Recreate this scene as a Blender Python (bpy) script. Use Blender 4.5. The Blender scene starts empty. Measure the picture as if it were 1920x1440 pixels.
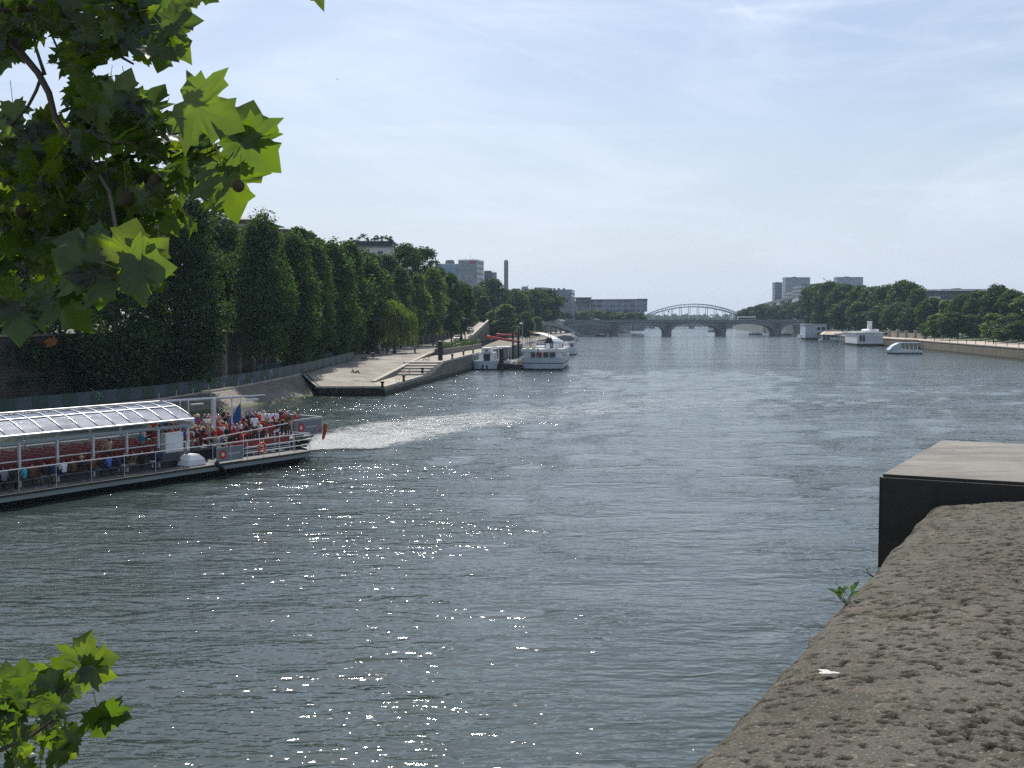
# A river seen from a stone bridge on a bright summer morning
HAZE = 0.00009
WATER_BUMP = 1.13
import bpy, bmesh, math, random
import numpy as np
from mathutils import Vector, Matrix, noise as mnoise

random.seed(7)
RNG = np.random.default_rng(7)
SC = bpy.context.scene
COL = SC.collection
PI = math.pi
R = math.radians

# ------------------------------------------------------------------ camera
CAM_H = 9.5
FPX = 2100.0
PITCH = math.atan(117.0 / FPX)
cam_data = bpy.data.cameras.new("camera")
cam_data.sensor_width = 36.0
cam_data.lens = 36.0 * FPX / 1920.0
cam_data.clip_start = 0.05
cam_data.clip_end = 12000
cam = bpy.data.objects.new("camera", cam_data)
COL.objects.link(cam)
cam.location = (0, 0, CAM_H)
cam.rotation_euler = (PI / 2 - PITCH, 0, 0)
SC.camera = cam


def ray(px, py):
    u = (px - 960) / FPX
    v = (720 - py) / FPX
    return Vector((u, math.cos(PITCH) + v * math.sin(PITCH), -math.sin(PITCH) + v * math.cos(PITCH)))


def gp(px, py, z=0.0):
    """survey point: where a sight line meets the level z"""
    d = ray(px, py)
    t = (z - CAM_H) / d.z
    return Vector((d.x * t, d.y * t, z))


def at(px, py, Y):
    """survey point at ground distance Y"""
    d = ray(px, py)
    t = Y / d.y
    return Vector((d.x * t, Y, CAM_H + d.z * t))


# ------------------------------------------------------------------ light
SUN_AZ, SUN_EL = R(-9), R(49)
to_sun = Vector((math.sin(SUN_AZ) * math.cos(SUN_EL), math.cos(SUN_AZ) * math.cos(SUN_EL), math.sin(SUN_EL)))
sd = bpy.data.lights.new("sun", 'SUN')
sd.energy = 4.2
sd.angle = R(0.53)
sd.color = (1.0, 0.95, 0.87)
sun = bpy.data.objects.new("sun", sd)
COL.objects.link(sun)
sun.location = (0, 0, 300)
sun.rotation_euler = to_sun.to_track_quat('Z', 'Y').to_euler()

SC.view_settings.view_transform = 'Standard'
SC.view_settings.look = 'None'
SC.view_settings.exposure = EXPOSURE = 0.36
SC.view_settings.gamma = 1.0
SC.render.engine = 'CYCLES'
SC.cycles.max_bounces = 8
SC.cycles.transparent_max_bounces = 24
SC.cycles.volume_bounces = 2
SC.cycles.use_denoising = False
SC.cycles.use_adaptive_sampling = False
SC.cycles.caustics_reflective = False
SC.cycles.caustics_refractive = False


# ------------------------------------------------------------------ node helpers
class NT:
    def __init__(self, tree):
        self.t = tree
        self.n = tree.nodes
        self.l = tree.links

    def new(self, typ, **kw):
        nd = self.n.new(typ)
        for k, v in kw.items():
            if k == 'inp':
                for kk, vv in v.items():
                    self.set(nd, kk, vv)
            else:
                setattr(nd, k, v)
        return nd

    def set(self, nd, key, val):
        s = nd.inputs[key]
        if isinstance(val, bpy.types.NodeSocket):
            self.l.new(val, s)
        elif isinstance(val, tuple) and len(val) == 3 and s.type == 'RGBA':
            s.default_value = (*val, 1.0)
        else:
            s.default_value = val

    def math(self, op, a, b=0.0, c=0.0, clamp=False):
        nd = self.n.new('ShaderNodeMath')
        nd.operation = op
        nd.use_clamp = clamp
        self.set(nd, 0, a)
        self.set(nd, 1, b)
        self.set(nd, 2, c)
        return nd.outputs[0]

    def vmath(self, op, a, b=(0, 0, 0)):
        nd = self.n.new('ShaderNodeVectorMath')
        nd.operation = op
        self.set(nd, 0, a)
        self.set(nd, 1, b)
        return nd.outputs['Value'] if op in ('DOT_PRODUCT', 'LENGTH') else nd.outputs[0]

    def mix(self, fac, a, b, mode='MIX'):
        nd = self.n.new('ShaderNodeMix')
        nd.data_type = 'RGBA'
        nd.blend_type = mode
        self.set(nd, 0, fac)
        self.set(nd, 6, a)
        self.set(nd, 7, b)
        return nd.outputs[2]

    def ramp(self, fac, stops):
        nd = self.n.new('ShaderNodeValToRGB')
        e = nd.color_ramp.elements
        while len(e) < len(stops):
            e.new(0.5)
        for el, (p, c) in zip(e, stops):
            el.position = p
            el.color = (*c, 1.0) if isinstance(c, tuple) else (c, c, c, 1.0)
        self.set(nd, 0, fac)
        return nd.outputs[0]

    def smooth(self, x, lo, hi):
        nd = self.n.new('ShaderNodeMapRange')
        nd.interpolation_type = 'SMOOTHSTEP'
        self.set(nd, 'Value', x)
        self.set(nd, 'From Min', lo)
        self.set(nd, 'From Max', hi)
        return nd.outputs[0]

    def noise(self, vec, scale=1.0, detail=2.0, rough=0.5, dist=0.0):
        nd = self.n.new('ShaderNodeTexNoise')
        self.set(nd, 'Vector', vec)
        self.set(nd, 'Scale', scale)
        self.set(nd, 'Detail', detail)
        self.set(nd, 'Roughness', rough)
        self.set(nd, 'Distortion', dist)
        return nd.outputs[0]

    def mapping(self, vec, scale=(1, 1, 1), rot=(0, 0, 0), loc=(0, 0, 0)):
        nd = self.n.new('ShaderNodeMapping')
        self.set(nd, 'Vector', vec)
        nd.inputs['Scale'].default_value = scale
        nd.inputs['Rotation'].default_value = rot
        nd.inputs['Location'].default_value = loc
        return nd.outputs[0]


def newmat(name):
    m = bpy.data.materials.new(name)
    m.use_nodes = True
    m.node_tree.nodes.clear()
    t = NT(m.node_tree)
    out = t.new('ShaderNodeOutputMaterial')
    return m, t, out


def geo_pos(t):
    return t.new('ShaderNodeNewGeometry').outputs['Position']


def principled(t, out, **kw):
    p = t.new('ShaderNodeBsdfPrincipled')
    for k, v in kw.items():
        t.set(p, k.replace('_', ' '), v)
    t.l.new(p.outputs[0], out.inputs['Surface'])
    return p


def bump(t, h, strength=1.0, dist=0.02):
    b = t.new('ShaderNodeBump')
    t.set(b, 'Strength', strength)
    t.set(b, 'Distance', dist)
    t.set(b, 'Height', h)
    return b.outputs[0]


def pm(name, col, rough=0.6, var=0.18, scale=1.5, bmp=0.0, bscale=12.0, spec=0.4, metal=0.0, streak=False):
    """weathered solid material: two scales of noise over a base colour"""
    m, t, out = newmat(name)
    tc = t.new('ShaderNodeTexCoord').outputs['Object']
    v = t.mapping(tc, (1, 1, 0.25)) if streak else tc
    n1 = t.noise(v, scale, 4, 0.6)
    n2 = t.noise(v, scale * 7.3, 3, 0.6)
    s = t.math('ADD', t.math('MULTIPLY', n1, 0.65), t.math('MULTIPLY', n2, 0.35))
    s = t.math('ADD', t.math('MULTIPLY', t.math('SUBTRACT', s, 0.5), var * 4), 1.0)
    c = t.mix(1.0, (*col, 1), (1, 1, 1, 1), 'MULTIPLY')
    cc = t.vmath('SCALE', c)
    nd = cc.node
    t.set(nd, 'Scale', s)
    p = principled(t, out, Base_Color=cc, Roughness=rough, Metallic=metal)
    p.inputs['Specular IOR Level'].default_value = spec
    if bmp:
        t.set(p, 'Normal', bump(t, t.noise(tc, bscale, 5, 0.65), 1.0, bmp))
    return m


def facade(name, wall, glass, wx, wz, fx, fz, glass_rough=0.15, var=0.12, x0=0.0, z0=0.0):
    """storeys and window bays of a distant facade; fx, fz are the glazed shares of a bay"""
    m, t, out = newmat(name)
    tc = t.new('ShaderNodeTexCoord').outputs['Object']
    sep = t.new('ShaderNodeSeparateXYZ')
    t.set(sep, 0, tc)
    h = t.math('ADD', t.math('ADD', sep.outputs[0], sep.outputs[1]), x0)
    u = t.math('DIVIDE', h, wx)
    v = t.math('DIVIDE', t.math('ADD', sep.outputs[2], z0), wz)
    fu = t.math('FRACT', t.math('ADD', u, 500))
    fv = t.math('FRACT', t.math('ADD', v, 500))
    iu = t.math('LESS_THAN', t.math('ABSOLUTE', t.math('SUBTRACT', fu, 0.5)), fx / 2)
    iv = t.math('LESS_THAN', t.math('ABSOLUTE', t.math('SUBTRACT', fv, 0.5)), fz / 2)
    up = t.new('ShaderNodeNewGeometry')
    sn = t.new('ShaderNodeSeparateXYZ')
    t.set(sn, 0, up.outputs['Normal'])
    side = t.math('LESS_THAN', t.math('ABSOLUTE', sn.outputs[2]), 0.5)
    w = t.math('MULTIPLY', t.math('MULTIPLY', iu, iv), side)
    wn = t.new('ShaderNodeTexWhiteNoise')
    cmb = t.new('ShaderNodeCombineXYZ')
    t.set(cmb, 0, t.math('FLOOR', u))
    t.set(cmb, 1, t.math('FLOOR', v))
    t.set(wn, 'Vector', cmb.outputs[0])
    g2 = tuple(min(1, c * 1.9 + 0.02) for c in glass)
    gcol = t.mix(t.math('POWER', wn.outputs[0], 2.0), glass, g2)
    nz = t.noise(tc, 0.15, 4, 0.6)
    wcol = t.mix(nz, tuple(c * (1 - var) for c in wall), tuple(min(1, c * (1 + var)) for c in wall))
    col = t.mix(w, wcol, gcol)
    rough = t.math('ADD', t.math('MULTIPLY', w, glass_rough - 0.7), 0.7)
    p = principled(t, out, Base_Color=col, Roughness=rough)
    return m


# ------------------------------------------------------------------ mesh builder
class MB:
    def __init__(self):
        self.v = []
        self.f = []
        self.m = []

    def add(self, vs, fs, m=0):
        o = len(self.v)
        self.v.extend([tuple(x) for x in vs])
        for f in fs:
            self.f.append([i + o for i in f])
            self.m.append(m)
        return self

    def poly(self, pts, m=0):
        return self.add(pts, [list(range(len(pts)))], m)

    def box(self, x0, x1, y0, y1, z0, z1, m=0):
        v = [(x, y, z) for z in (z0, z1) for y in (y0, y1) for x in (x0, x1)]
        return self.add(v, [(0, 2, 3, 1), (4, 5, 7, 6), (0, 1, 5, 4), (2, 6, 7, 3), (0, 4, 6, 2), (1, 3, 7, 5)], m)

    def prism(self, pts, z0, z1, m=0, top_scale=None):
        """closed plan polygon from z0 to z1; z1 may be a list"""
        n = len(pts)
        zz0 = z0 if isinstance(z0, (list, tuple)) else [z0] * n
        zz1 = z1 if isinstance(z1, (list, tuple)) else [z1] * n
        v = [(p[0], p[1], z) for p, z in zip(pts, zz0)] + [(p[0], p[1], z) for p, z in zip(pts, zz1)]
        a = sum(pts[i][0] * pts[(i + 1) % n][1] - pts[(i + 1) % n][0] * pts[i][1] for i in range(n))
        f = [[i, (i + 1) % n, (i + 1) % n + n, i + n] for i in range(n)]
        f += [list(range(n))[::-1], [i + n for i in range(n)]]
        if a < 0:
            f = [x[::-1] for x in f]
        return self.add(v, f, m)

    def loft(self, rings, m=0, cap=True):
        n = len(rings[0])
        v = [p for r in rings for p in r]
        f = []
        for k in range(len(rings) - 1):
            mm = []
            for i in range(n):
                j = (i + 1) % n
                f.append((k * n + i, k * n + j, (k + 1) * n + j, (k + 1) * n + i))
        if cap:
            f.append(list(range(n))[::-1])
            f.append([(len(rings) - 1) * n + i for i in range(n)])
        return self.add(v, f, m)

    def tube(self, pts, rad, n=6, m=0, cap=True):
        pts = [Vector(p) for p in pts]
        if not isinstance(rad, (list, tuple)):
            rad = [rad] * len(pts)
        rings = []
        prev = None
        for i, p in enumerate(pts):
            d = (pts[min(i + 1, len(pts) - 1)] - pts[max(i - 1, 0)]).normalized()
            if prev is None:
                ref = Vector((0, 0, 1)) if abs(d.z) < 0.9 else Vector((1, 0, 0))
                a = d.cross(ref).normalized()
            else:
                a = (prev - d * prev.dot(d)).normalized()
            b = d.cross(a)
            prev = a
            rings.append([p + (a * math.cos(2 * PI * k / n) + b * math.sin(2 * PI * k / n)) * rad[i] for k in range(n)])
        return self.loft(rings, m, cap)

    def lathe(self, prof, c=(0, 0, 0), n=12, m=0, sx=1, sy=1):
        rings = [[(c[0] + r * sx * math.cos(2 * PI * k / n), c[1] + r * sy * math.sin(2 * PI * k / n), c[2] + z) for k in range(n)] for r, z in prof]
        return self.loft(rings, m)

    def torus(self, c, r0, r1, ax='y', n=14, k=6, m=0):
        v = []
        for i in range(n):
            a = 2 * PI * i / n
            for j in range(k):
                b = 2 * PI * j / k
                q = (r0 + r1 * math.cos(b))
                u, w, h = q * math.cos(a), q * math.sin(a), r1 * math.sin(b)
                v.append((c[0] + u, c[1] + h, c[2] + w) if ax == 'y' else (c[0] + u, c[1] + w, c[2] + h))
        f = [(i * k + j, ((i + 1) % n) * k + j, ((i + 1) % n) * k + (j + 1) % k, i * k + (j + 1) % k) for i in range(n) for j in range(k)]
        return self.add(v, f, m)

    def grid(self, P, m=0):
        """P: rows of points"""
        nr, nc = len(P), len(P[0])
        v = [p for r in P for p in r]
        f = [(i * nc + j, i * nc + j + 1, (i + 1) * nc + j + 1, (i + 1) * nc + j) for i in range(nr - 1) for j in range(nc - 1)]
        return self.add(v, f, m)

    def mesh(self, name, mats, org=(0, 0, 0), smooth=False, bevel=0.0, recalc=False):
        me = bpy.data.meshes.new(name)
        o = Vector(org)
        me.from_pydata([tuple(Vector(p) - o) for p in self.v], [], self.f)
        for mt in (mats if isinstance(mats, (list, tuple)) else [mats]):
            me.materials.append(mt)
        me.polygons.foreach_set('material_index', self.m)
        if bevel or recalc:
            bm = bmesh.new()
            bm.from_mesh(me)
            if bevel:
                bmesh.ops.remove_doubles(bm, verts=bm.verts, dist=1e-4)
                es = [e for e in bm.edges if len(e.link_faces) == 2 and e.calc_face_angle(0) > 0.6]
                bmesh.ops.bevel(bm, geom=es, offset=bevel, segments=2, affect='EDGES', clamp_overlap=True)
            bmesh.ops.recalc_face_normals(bm, faces=bm.faces)
            bm.to_mesh(me)
            bm.free()
        if smooth:
            me.polygons.foreach_set('use_smooth', [True] * len(me.polygons))
        me.update()
        return me

    def build(self, name, mats, parent=None, org=(0, 0, 0), smooth=False, bevel=0.0, recalc=True):
        o = bpy.data.objects.new(name, self.mesh(name, mats, org, smooth, bevel, recalc))
        COL.objects.link(o)
        if parent is not None:
            o.parent = parent
        else:
            o.location = org
        return o


def tag(o, label, cat, group=None):
    o['label'] = label
    o['category'] = cat
    if group:
        o['group'] = group
    return o


def thing(name, label, cat, loc=(0, 0, 0), rotz=0.0, group=None):
    o = bpy.data.objects.new(name, None)
    o.empty_display_size = 0.3
    COL.objects.link(o)
    o.location = loc
    o.rotation_euler = (0, 0, rotz)
    return tag(o, label, cat, group)


def kids(o):
    return [c for c in COL.objects if c.parent is o]


def dup(root, loc=None, rotz=None, label=None, group=None, scale=None, children=None):
    r = root.copy()
    COL.objects.link(r)
    if loc is not None:
        r.location = loc
    if rotz is not None:
        r.rotation_euler = (0, 0, rotz)
    if scale is not None:
        r.scale = scale
    if label:
        r['label'] = label
    if group:
        r['group'] = group
    for ch in list(root.children):
        c = ch.copy()
        COL.objects.link(c)
        c.parent = r
        for g in list(ch.children):
            d = g.copy()
            COL.objects.link(d)
            d.parent = c
    return r


def structure(o, kind='structure'):
    o['kind'] = kind
    return o


def np_mesh(name, V, F, mats, smooth=False):
    """quads or triangles from arrays"""
    me = bpy.data.meshes.new(name)
    V = np.asarray(V, dtype=np.float32)
    F = np.asarray(F, dtype=np.int32)
    k = F.shape[1]
    me.vertices.add(len(V))
    me.vertices.foreach_set('co', V.ravel())
    me.loops.add(F.size)
    me.loops.foreach_set('vertex_index', F.ravel())
    me.polygons.add(len(F))
    me.polygons.foreach_set('loop_start', np.arange(0, F.size, k, dtype=np.int32))
    me.polygons.foreach_set('loop_total', np.full(len(F), k, dtype=np.int32))
    for mt in (mats if isinstance(mats, (list, tuple)) else [mats]):
        me.materials.append(mt)
    if smooth:
        me.polygons.foreach_set('use_smooth', np.ones(len(F), dtype=bool))
    me.update(calc_edges=True)
    return me


def obj(name, me, parent=None, loc=(0, 0, 0)):
    o = bpy.data.objects.new(name, me)
    COL.objects.link(o)
    o.location = loc
    if parent is not None:
        o.parent = parent
    return o


def lerp(a, b, t):
    return a + (b - a) * t


def pl(line, Y):
    """x of a bank line at distance Y"""
    for (x0, y0), (x1, y1) in zip(line, line[1:]):
        if y0 <= Y <= y1:
            return lerp(x0, x1, (Y - y0) / (y1 - y0))
    return line[0][0] if Y < line[0][1] else line[-1][0]


ORD = ['first', 'second', 'third', 'fourth', 'fifth', 'sixth', 'seventh', 'eighth', 'ninth', 'tenth', 'eleventh', 'twelfth', 'thirteenth', 'fourteenth', 'fifteenth', 'sixteenth', 'seventeenth', 'eighteenth', 'nineteenth', 'twentieth']

# ------------------------------------------------------------------ sky
W = bpy.data.worlds.new("World")
SC.world = W
W.use_nodes = True
W.node_tree.nodes.clear()
t = NT(W.node_tree)
wo = t.new('ShaderNodeOutputWorld')
bg = t.new('ShaderNodeBackground')
sky = t.new('ShaderNodeTexSky')
sky.sky_type = 'NISHITA'
sky.sun_disc = False
sky.sun_elevation = SUN_EL
sky.sun_rotation = SUN_AZ
sky.altitude = 50
sky.air_density = 1.15
sky.dust_density = 1.4
sky.ozone_density = 1.4
d = t.new('ShaderNodeTexCoord').outputs['Generated']
sp = t.new('ShaderNodeSeparateXYZ')
t.set(sp, 0, d)
zc = t.math('MAXIMUM', sp.outputs[2], 0.02)
cb = t.new('ShaderNodeCombineXYZ')
t.set(cb, 0, t.math('DIVIDE', sp.outputs[0], zc))
t.set(cb, 1, t.math('DIVIDE', sp.outputs[1], zc))
plan = cb.outputs[0]
# thin cirrus veil, long streaks drawn by the wind
az = t.math('ARCTAN2', sp.outputs[0], sp.outputs[1])
el = t.math('ARCSINE', sp.outputs[2])
ang = t.new('ShaderNodeCombineXYZ')
t.set(ang, 0, az)
t.set(ang, 1, el)
m1 = t.mapping(ang.outputs[0], (2.2, 7.5, 1), (0, 0, R(24)), (3.1, 0.7, 0))
c1 = t.noise(m1, 1.3, 8, 0.62, 1.1)
m2 = t.mapping(ang.outputs[0], (1.5, 8.0, 1), (0, 0, R(17)), (1.3, 5.2, 0))
c2 = t.noise(m2, 1.6, 8, 0.64, 0.7)
veil = t.math('MULTIPLY', t.smooth(c1, 0.36, 0.78), 0.55)
veil2 = t.math('MULTIPLY', t.smooth(c2, 0.46, 0.80), 0.5)
# contrail-like fine streaks
m3 = t.mapping(ang.outputs[0], (0.9, 34.0, 1), (0, 0, R(21)), (0.4, 2.9, 0))
c3 = t.math('MULTIPLY', t.smooth(t.noise(m3, 1.0, 3, 0.5, 0.25), 0.62, 0.78), 0.30)
cov = t.math('ADD', t.math('ADD', t.math('ADD', veil, 0.12), veil2), c3, clamp=True)
# three old vapour trails, spread and broken by the wind
brk = t.smooth(t.noise(ang.outputs[0], 16.0, 5, 0.65), 0.30, 0.70)
for (a0, e0), (a1, e1), wd_, amt in (((0.10, 0.345), (0.215, 0.25), 0.0050, 0.30), ((-0.17, 0.335), (0.42, 0.215), 0.0065, 0.26), ((-0.10, 0.275), (0.10, 0.20), 0.0045, 0.2)):
    sl = (e1 - e0) / (a1 - a0)
    dline = t.math('ABSOLUTE', t.math('SUBTRACT', el, t.math('ADD', t.math('MULTIPLY', t.math('SUBTRACT', az, a0), sl), e0)))
    core = t.math('SUBTRACT', 1.0, t.smooth(dline, 0.0, wd_))
    ends = t.math('MULTIPLY', t.smooth(az, a0 - .03, a0 + .04), t.math('SUBTRACT', 1.0, t.smooth(az, a1 - .05, a1 + .03)))
    cov = t.math('ADD', cov, t.math('MULTIPLY', t.math('MULTIPLY', t.math('MULTIPLY', core, ends), brk), amt), clamp=True)
# small fair-weather puffs low over the horizon
cb2 = t.new('ShaderNodeCombineXYZ')
t.set(cb2, 0, t.math('MULTIPLY', az, 11.0))
t.set(cb2, 1, t.math('MULTIPLY', sp.outputs[2], 46.0))
t.set(cb2, 2, 4.4)
pf = t.noise(cb2.outputs[0], 1.25, 5, 0.6, 0.2)
band = t.math('MULTIPLY', t.smooth(sp.outputs[2], 0.028, 0.045), t.math('SUBTRACT', 1.0, t.smooth(sp.outputs[2], 0.062, 0.08)))
puff = t.math('MULTIPLY', t.math('MULTIPLY', t.smooth(pf, 0.60, 0.72), band), 0.35)
fade = t.smooth(sp.outputs[2], 0.0, 0.10)
cov = t.math('ADD', t.math('MULTIPLY', cov, fade), puff, clamp=True)
SKYS = 0.092
cloud_col = (7.6, 8.25, 9.3, 1)
# pale summer mist lying along the horizon
mist = t.math('MULTIPLY', t.math('SUBTRACT', 1.0, t.smooth(sp.outputs[2], -0.03, 0.26)), 0.86)
base = t.mix(mist, t.mix(1.0, sky.outputs[0], (0.755, 0.785, 0.87, 1), 'MULTIPLY'), (5.35, 6.0, 7.2, 1))
col = t.mix(t.math('MULTIPLY', cov, 0.8), base, cloud_col)
t.set(bg, 'Color', col)
t.set(bg, 'Strength', SKYS)
t.l.new(bg.outputs[0], wo.inputs['Surface'])
# ------------------------------------------------------------------ setting materials
def mat_stone(name, col, rough=0.85, block=None, stain=0.5, algae=None, bmp=0.01):
    """limestone with soot runs, optional coursed joints, optional weed line near the water"""
    m, t, out = newmat(name)
    tc = t.new('ShaderNodeTexCoord').outputs['Object']
    P = geo_pos(t)
    run = t.noise(t.mapping(tc, (1.2, 1.2, 0.18)), 1.0, 5, 0.65)
    blot = t.noise(tc, 0.6, 5, 0.6)
    fine = t.noise(tc, 9.0, 4, 0.7)
    c = t.mix(t.smooth(run, 0.35, 0.75), tuple(x * (1 - stain) for x in col), col)
    c = t.mix(t.math('MULTIPLY', t.smooth(blot, 0.4, 0.75), 0.45), c, tuple(min(1, x * 1.25 + 0.02) for x in col))
    c = t.mix(t.math('MULTIPLY', fine, 0.35), c, tuple(x * 0.6 for x in col))
    h = t.math('MULTIPLY', fine, 0.5)
    if block:
        sep = t.new('ShaderNodeSeparateXYZ')
        t.set(sep, 0, tc)
        cmb = t.new('ShaderNodeCombineXYZ')
        t.set(cmb, 0, t.math('ADD', sep.outputs[0], sep.outputs[1]))
        t.set(cmb, 1, sep.outputs[2])
        br = t.new('ShaderNodeTexBrick')
        t.set(br, 'Vector', cmb.outputs[0])
        t.set(br, 'Scale', 1.0)
        t.set(br, 'Brick Width', block[0])
        t.set(br, 'Row Height', block[1])
        t.set(br, 'Mortar Size', block[2])
        br.inputs['Color1'].default_value = (0.82, 0.82, 0.82, 1)
        br.inputs['Color2'].default_value = (1.08, 1.04, 1.0, 1)
        br.inputs['Mortar'].default_value = (0.42, 0.40, 0.38, 1)
        c = t.mix(1.0, c, br.outputs[0], 'MULTIPLY')
        h = t.math('ADD', h, t.math('MULTIPLY', br.outputs[1], -1.0))
    if algae:
        sp = t.new('ShaderNodeSeparateXYZ')
        t.set(sp, 0, P)
        wob = t.math('MULTIPLY', t.math('SUBTRACT', t.noise(P, 0.8, 4, 0.6), 0.5), algae[1])
        k = t.math('SUBTRACT', 1.0, t.smooth(t.math('ADD', sp.outputs[2], wob), algae[0] * 0.5, algae[0]))
        c = t.mix(k, c, algae[2])
    p = principled(t, out, Base_Color=c, Roughness=rough)
    p.inputs['Specular IOR Level'].default_value = 0.3
    t.set(p, 'Normal', bump(t, h, 0.8, bmp))
    return m


M = {}
M['quay_stone'] = mat_stone('quay stone', (0.26, 0.25, 0.22), block=(1.6, 0.55, 0.025), stain=0.55, algae=(0.7, 0.5, (0.035, 0.036, 0.024)))
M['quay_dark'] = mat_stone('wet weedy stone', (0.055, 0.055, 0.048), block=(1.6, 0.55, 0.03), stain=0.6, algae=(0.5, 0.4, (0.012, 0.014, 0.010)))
M['coping'] = mat_stone('pale coping stone', (0.50, 0.46, 0.40), stain=0.2, block=(1.8, 4.0, 0.02))
M['bank'] = mat_stone('embankment concrete', (0.21, 0.195, 0.165), stain=0.45, algae=(0.20, 0.18, (0.07, 0.068, 0.024)), block=(3.0, 0.9, 0.012))
M['wall_stone'] = mat_stone('old rubble stone', (0.12, 0.10, 0.078), stain=0.5, block=(0.7, 0.33, 0.035), bmp=0.03)
M['pilaster'] = mat_stone('dressed pilaster stone', (0.34, 0.31, 0.25), stain=0.35, block=(3.0, 0.5, 0.01))
M['grey_stone'] = mat_stone('bridge stone', (0.24, 0.24, 0.235), stain=0.35, block=(1.4, 0.6, 0.02))
M['arch_stone'] = mat_stone('pale arch stone', (0.32, 0.33, 0.34), stain=0.3)
M['concrete'] = mat_stone('smooth concrete', (0.42, 0.41, 0.39), stain=0.3)


def mat_pave(name, a, b, bw, rh):
    m, t, out = newmat(name)
    P = geo_pos(t)
    br = t.new('ShaderNodeTexBrick')
    t.set(br, 'Vector', P)
    t.set(br, 'Scale', 1.0)
    t.set(br, 'Brick Width', bw)
    t.set(br, 'Row Height', rh)
    t.set(br, 'Mortar Size', 0.018)
    br.inputs['Color1'].default_value = (*a, 1)
    br.inputs['Color2'].default_value = (*b, 1)
    br.inputs['Mortar'].default_value = (*[x * 0.5 for x in a], 1)
    n = t.noise(P, 0.22, 6, 0.65)
    n2 = t.noise(P, 2.2, 4, 0.65)
    c = t.mix(t.smooth(n, 0.40, 0.66), t.mix(1, br.outputs[0], (0.66, 0.64, 0.62), 'MULTIPLY'), br.outputs[0])
    c = t.mix(t.math('MULTIPLY', t.smooth(n2, 0.5, 0.75), 0.3), c, tuple(x * 0.55 for x in a))
    p = principled(t, out, Base_Color=c, Roughness=0.9)
    p.inputs['Specular IOR Level'].default_value = 0.25
    t.set(p, 'Normal', bump(t, br.outputs[1], 0.6, -0.01))
    return m


M['pave'] = mat_pave('granite setts', (0.33, 0.30, 0.265), (0.40, 0.365, 0.32), 0.34, 0.18)
M['pave_pale'] = mat_pave('pale slabs', (0.42, 0.38, 0.32), (0.48, 0.43, 0.37), 1.1, 0.6)
M['earth'] = pm('compacted earth', (0.17, 0.15, 0.12), 0.95, 0.3, 0.4, 0.01, 6)
M['sand'] = pm('pinkish gravel', (0.44, 0.37, 0.31), 0.95, 0.15, 0.3)
M['land'] = pm('city ground', (0.12, 0.12, 0.10), 0.95, 0.25, 0.05)
M['lawn'] = pm('garden lawn', (0.075, 0.10, 0.035), 0.95, 0.35, 0.25)
M['asphalt'] = pm('asphalt', (0.07, 0.07, 0.072), 0.9, 0.2, 0.3)

# ------------------------------------------------------------------ water
WAKE = [(-12.6, 80.5), (-12.6, 86), (-9.6, 98.0), (-3.6, 109), (5, 117.5), (14.3, 127), (26, 143), (38, 165), (50, 195)]
wk = np.array(WAKE)


def resample(path, step):
    path = np.asarray(path, float)
    s = np.concatenate([[0], np.cumsum(np.linalg.norm(np.diff(path, axis=0), axis=1))])
    # smooth through a Catmull-Rom style cubic on arc length
    u = np.arange(0, s[-1], step)
    tan = np.gradient(path, s, axis=0)
    i = np.clip(np.searchsorted(s, u, side='right') - 1, 0, len(s) - 2)
    h = (s[i + 1] - s[i])[:, None]
    q = ((u - s[i])[:, None]) / h
    p = (2 * q**3 - 3 * q**2 + 1) * path[i] + (q**3 - 2 * q**2 + q) * h * tan[i] + (-2 * q**3 + 3 * q**2) * path[i + 1] + (q**3 - q**2) * h * tan[i + 1]
    return p


wake_line = resample(WAKE, 2.0)


def graded(lo, a, b, hi, step, n_lo, n_hi):
    mid = np.arange(a, b + step * 0.5, step)
    left = a - (a - lo) * (np.linspace(0, 1, n_lo + 1)[1:] ** 2.2)
    right = b + (hi - b) * (np.linspace(0, 1, n_hi + 1)[1:] ** 2.6)
    return np.concatenate([left[::-1], mid, right])


gx = graded(-420, -60, 110, 900, 0.55, 12, 30)
gy = graded(-70, 14, 235, 3300, 0.55, 8, 60)
GX, GY = np.meshgrid(gx, gy)
Z = np.zeros_like(GX)
# slow river swell: several short-crested trains
for k in range(16):
    lam = RNG.uniform(3.2, 9.0)
    a = RNG.normal(PI / 2 + 0.25, 0.55)
    ph = RNG.uniform(0, 2 * PI)
    Z += 0.0042 * lam ** 0.75 * np.sin(2 * PI * (GX * math.cos(a) + GY * math.sin(a)) / lam + ph) * (0.6 + 0.4 * np.sin(0.045 * GX * math.sin(a + 1) + 0.05 * GY + ph * 2))
# wash thrown by the trip boat: crests running alongside its curved track
D = np.full(GX.shape, 1e9)
S = np.zeros_like(GX)
SIDE = np.zeros_like(GX)
msk = (GX > -62) & (GX < 115) & (GY > 12) & (GY < 240)
pts = np.stack([GX[msk], GY[msk]], 1)
dm = np.full(len(pts), 1e9)
sm = np.zeros(len(pts))
sg = np.zeros(len(pts))
for i in range(len(wake_line) - 1):
    a0, b0 = wake_line[i], wake_line[i + 1]
    ab = b0 - a0
    L = np.linalg.norm(ab)
    tt = np.clip(((pts - a0) @ ab) / L**2, 0, 1)
    q = pts - a0 - tt[:, None] * ab
    dd = np.linalg.norm(q, axis=1)
    w = dd < dm
    dm[w] = dd[w]
    sm[w] = (i + tt[w]) * 2.0
    sg[w] = np.sign(ab[0] * q[w, 1] - ab[1] * q[w, 0])
D[msk] = dm
S[msk] = sm
SIDE[msk] = sg
off = 4.5 + S * 0.20
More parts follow.
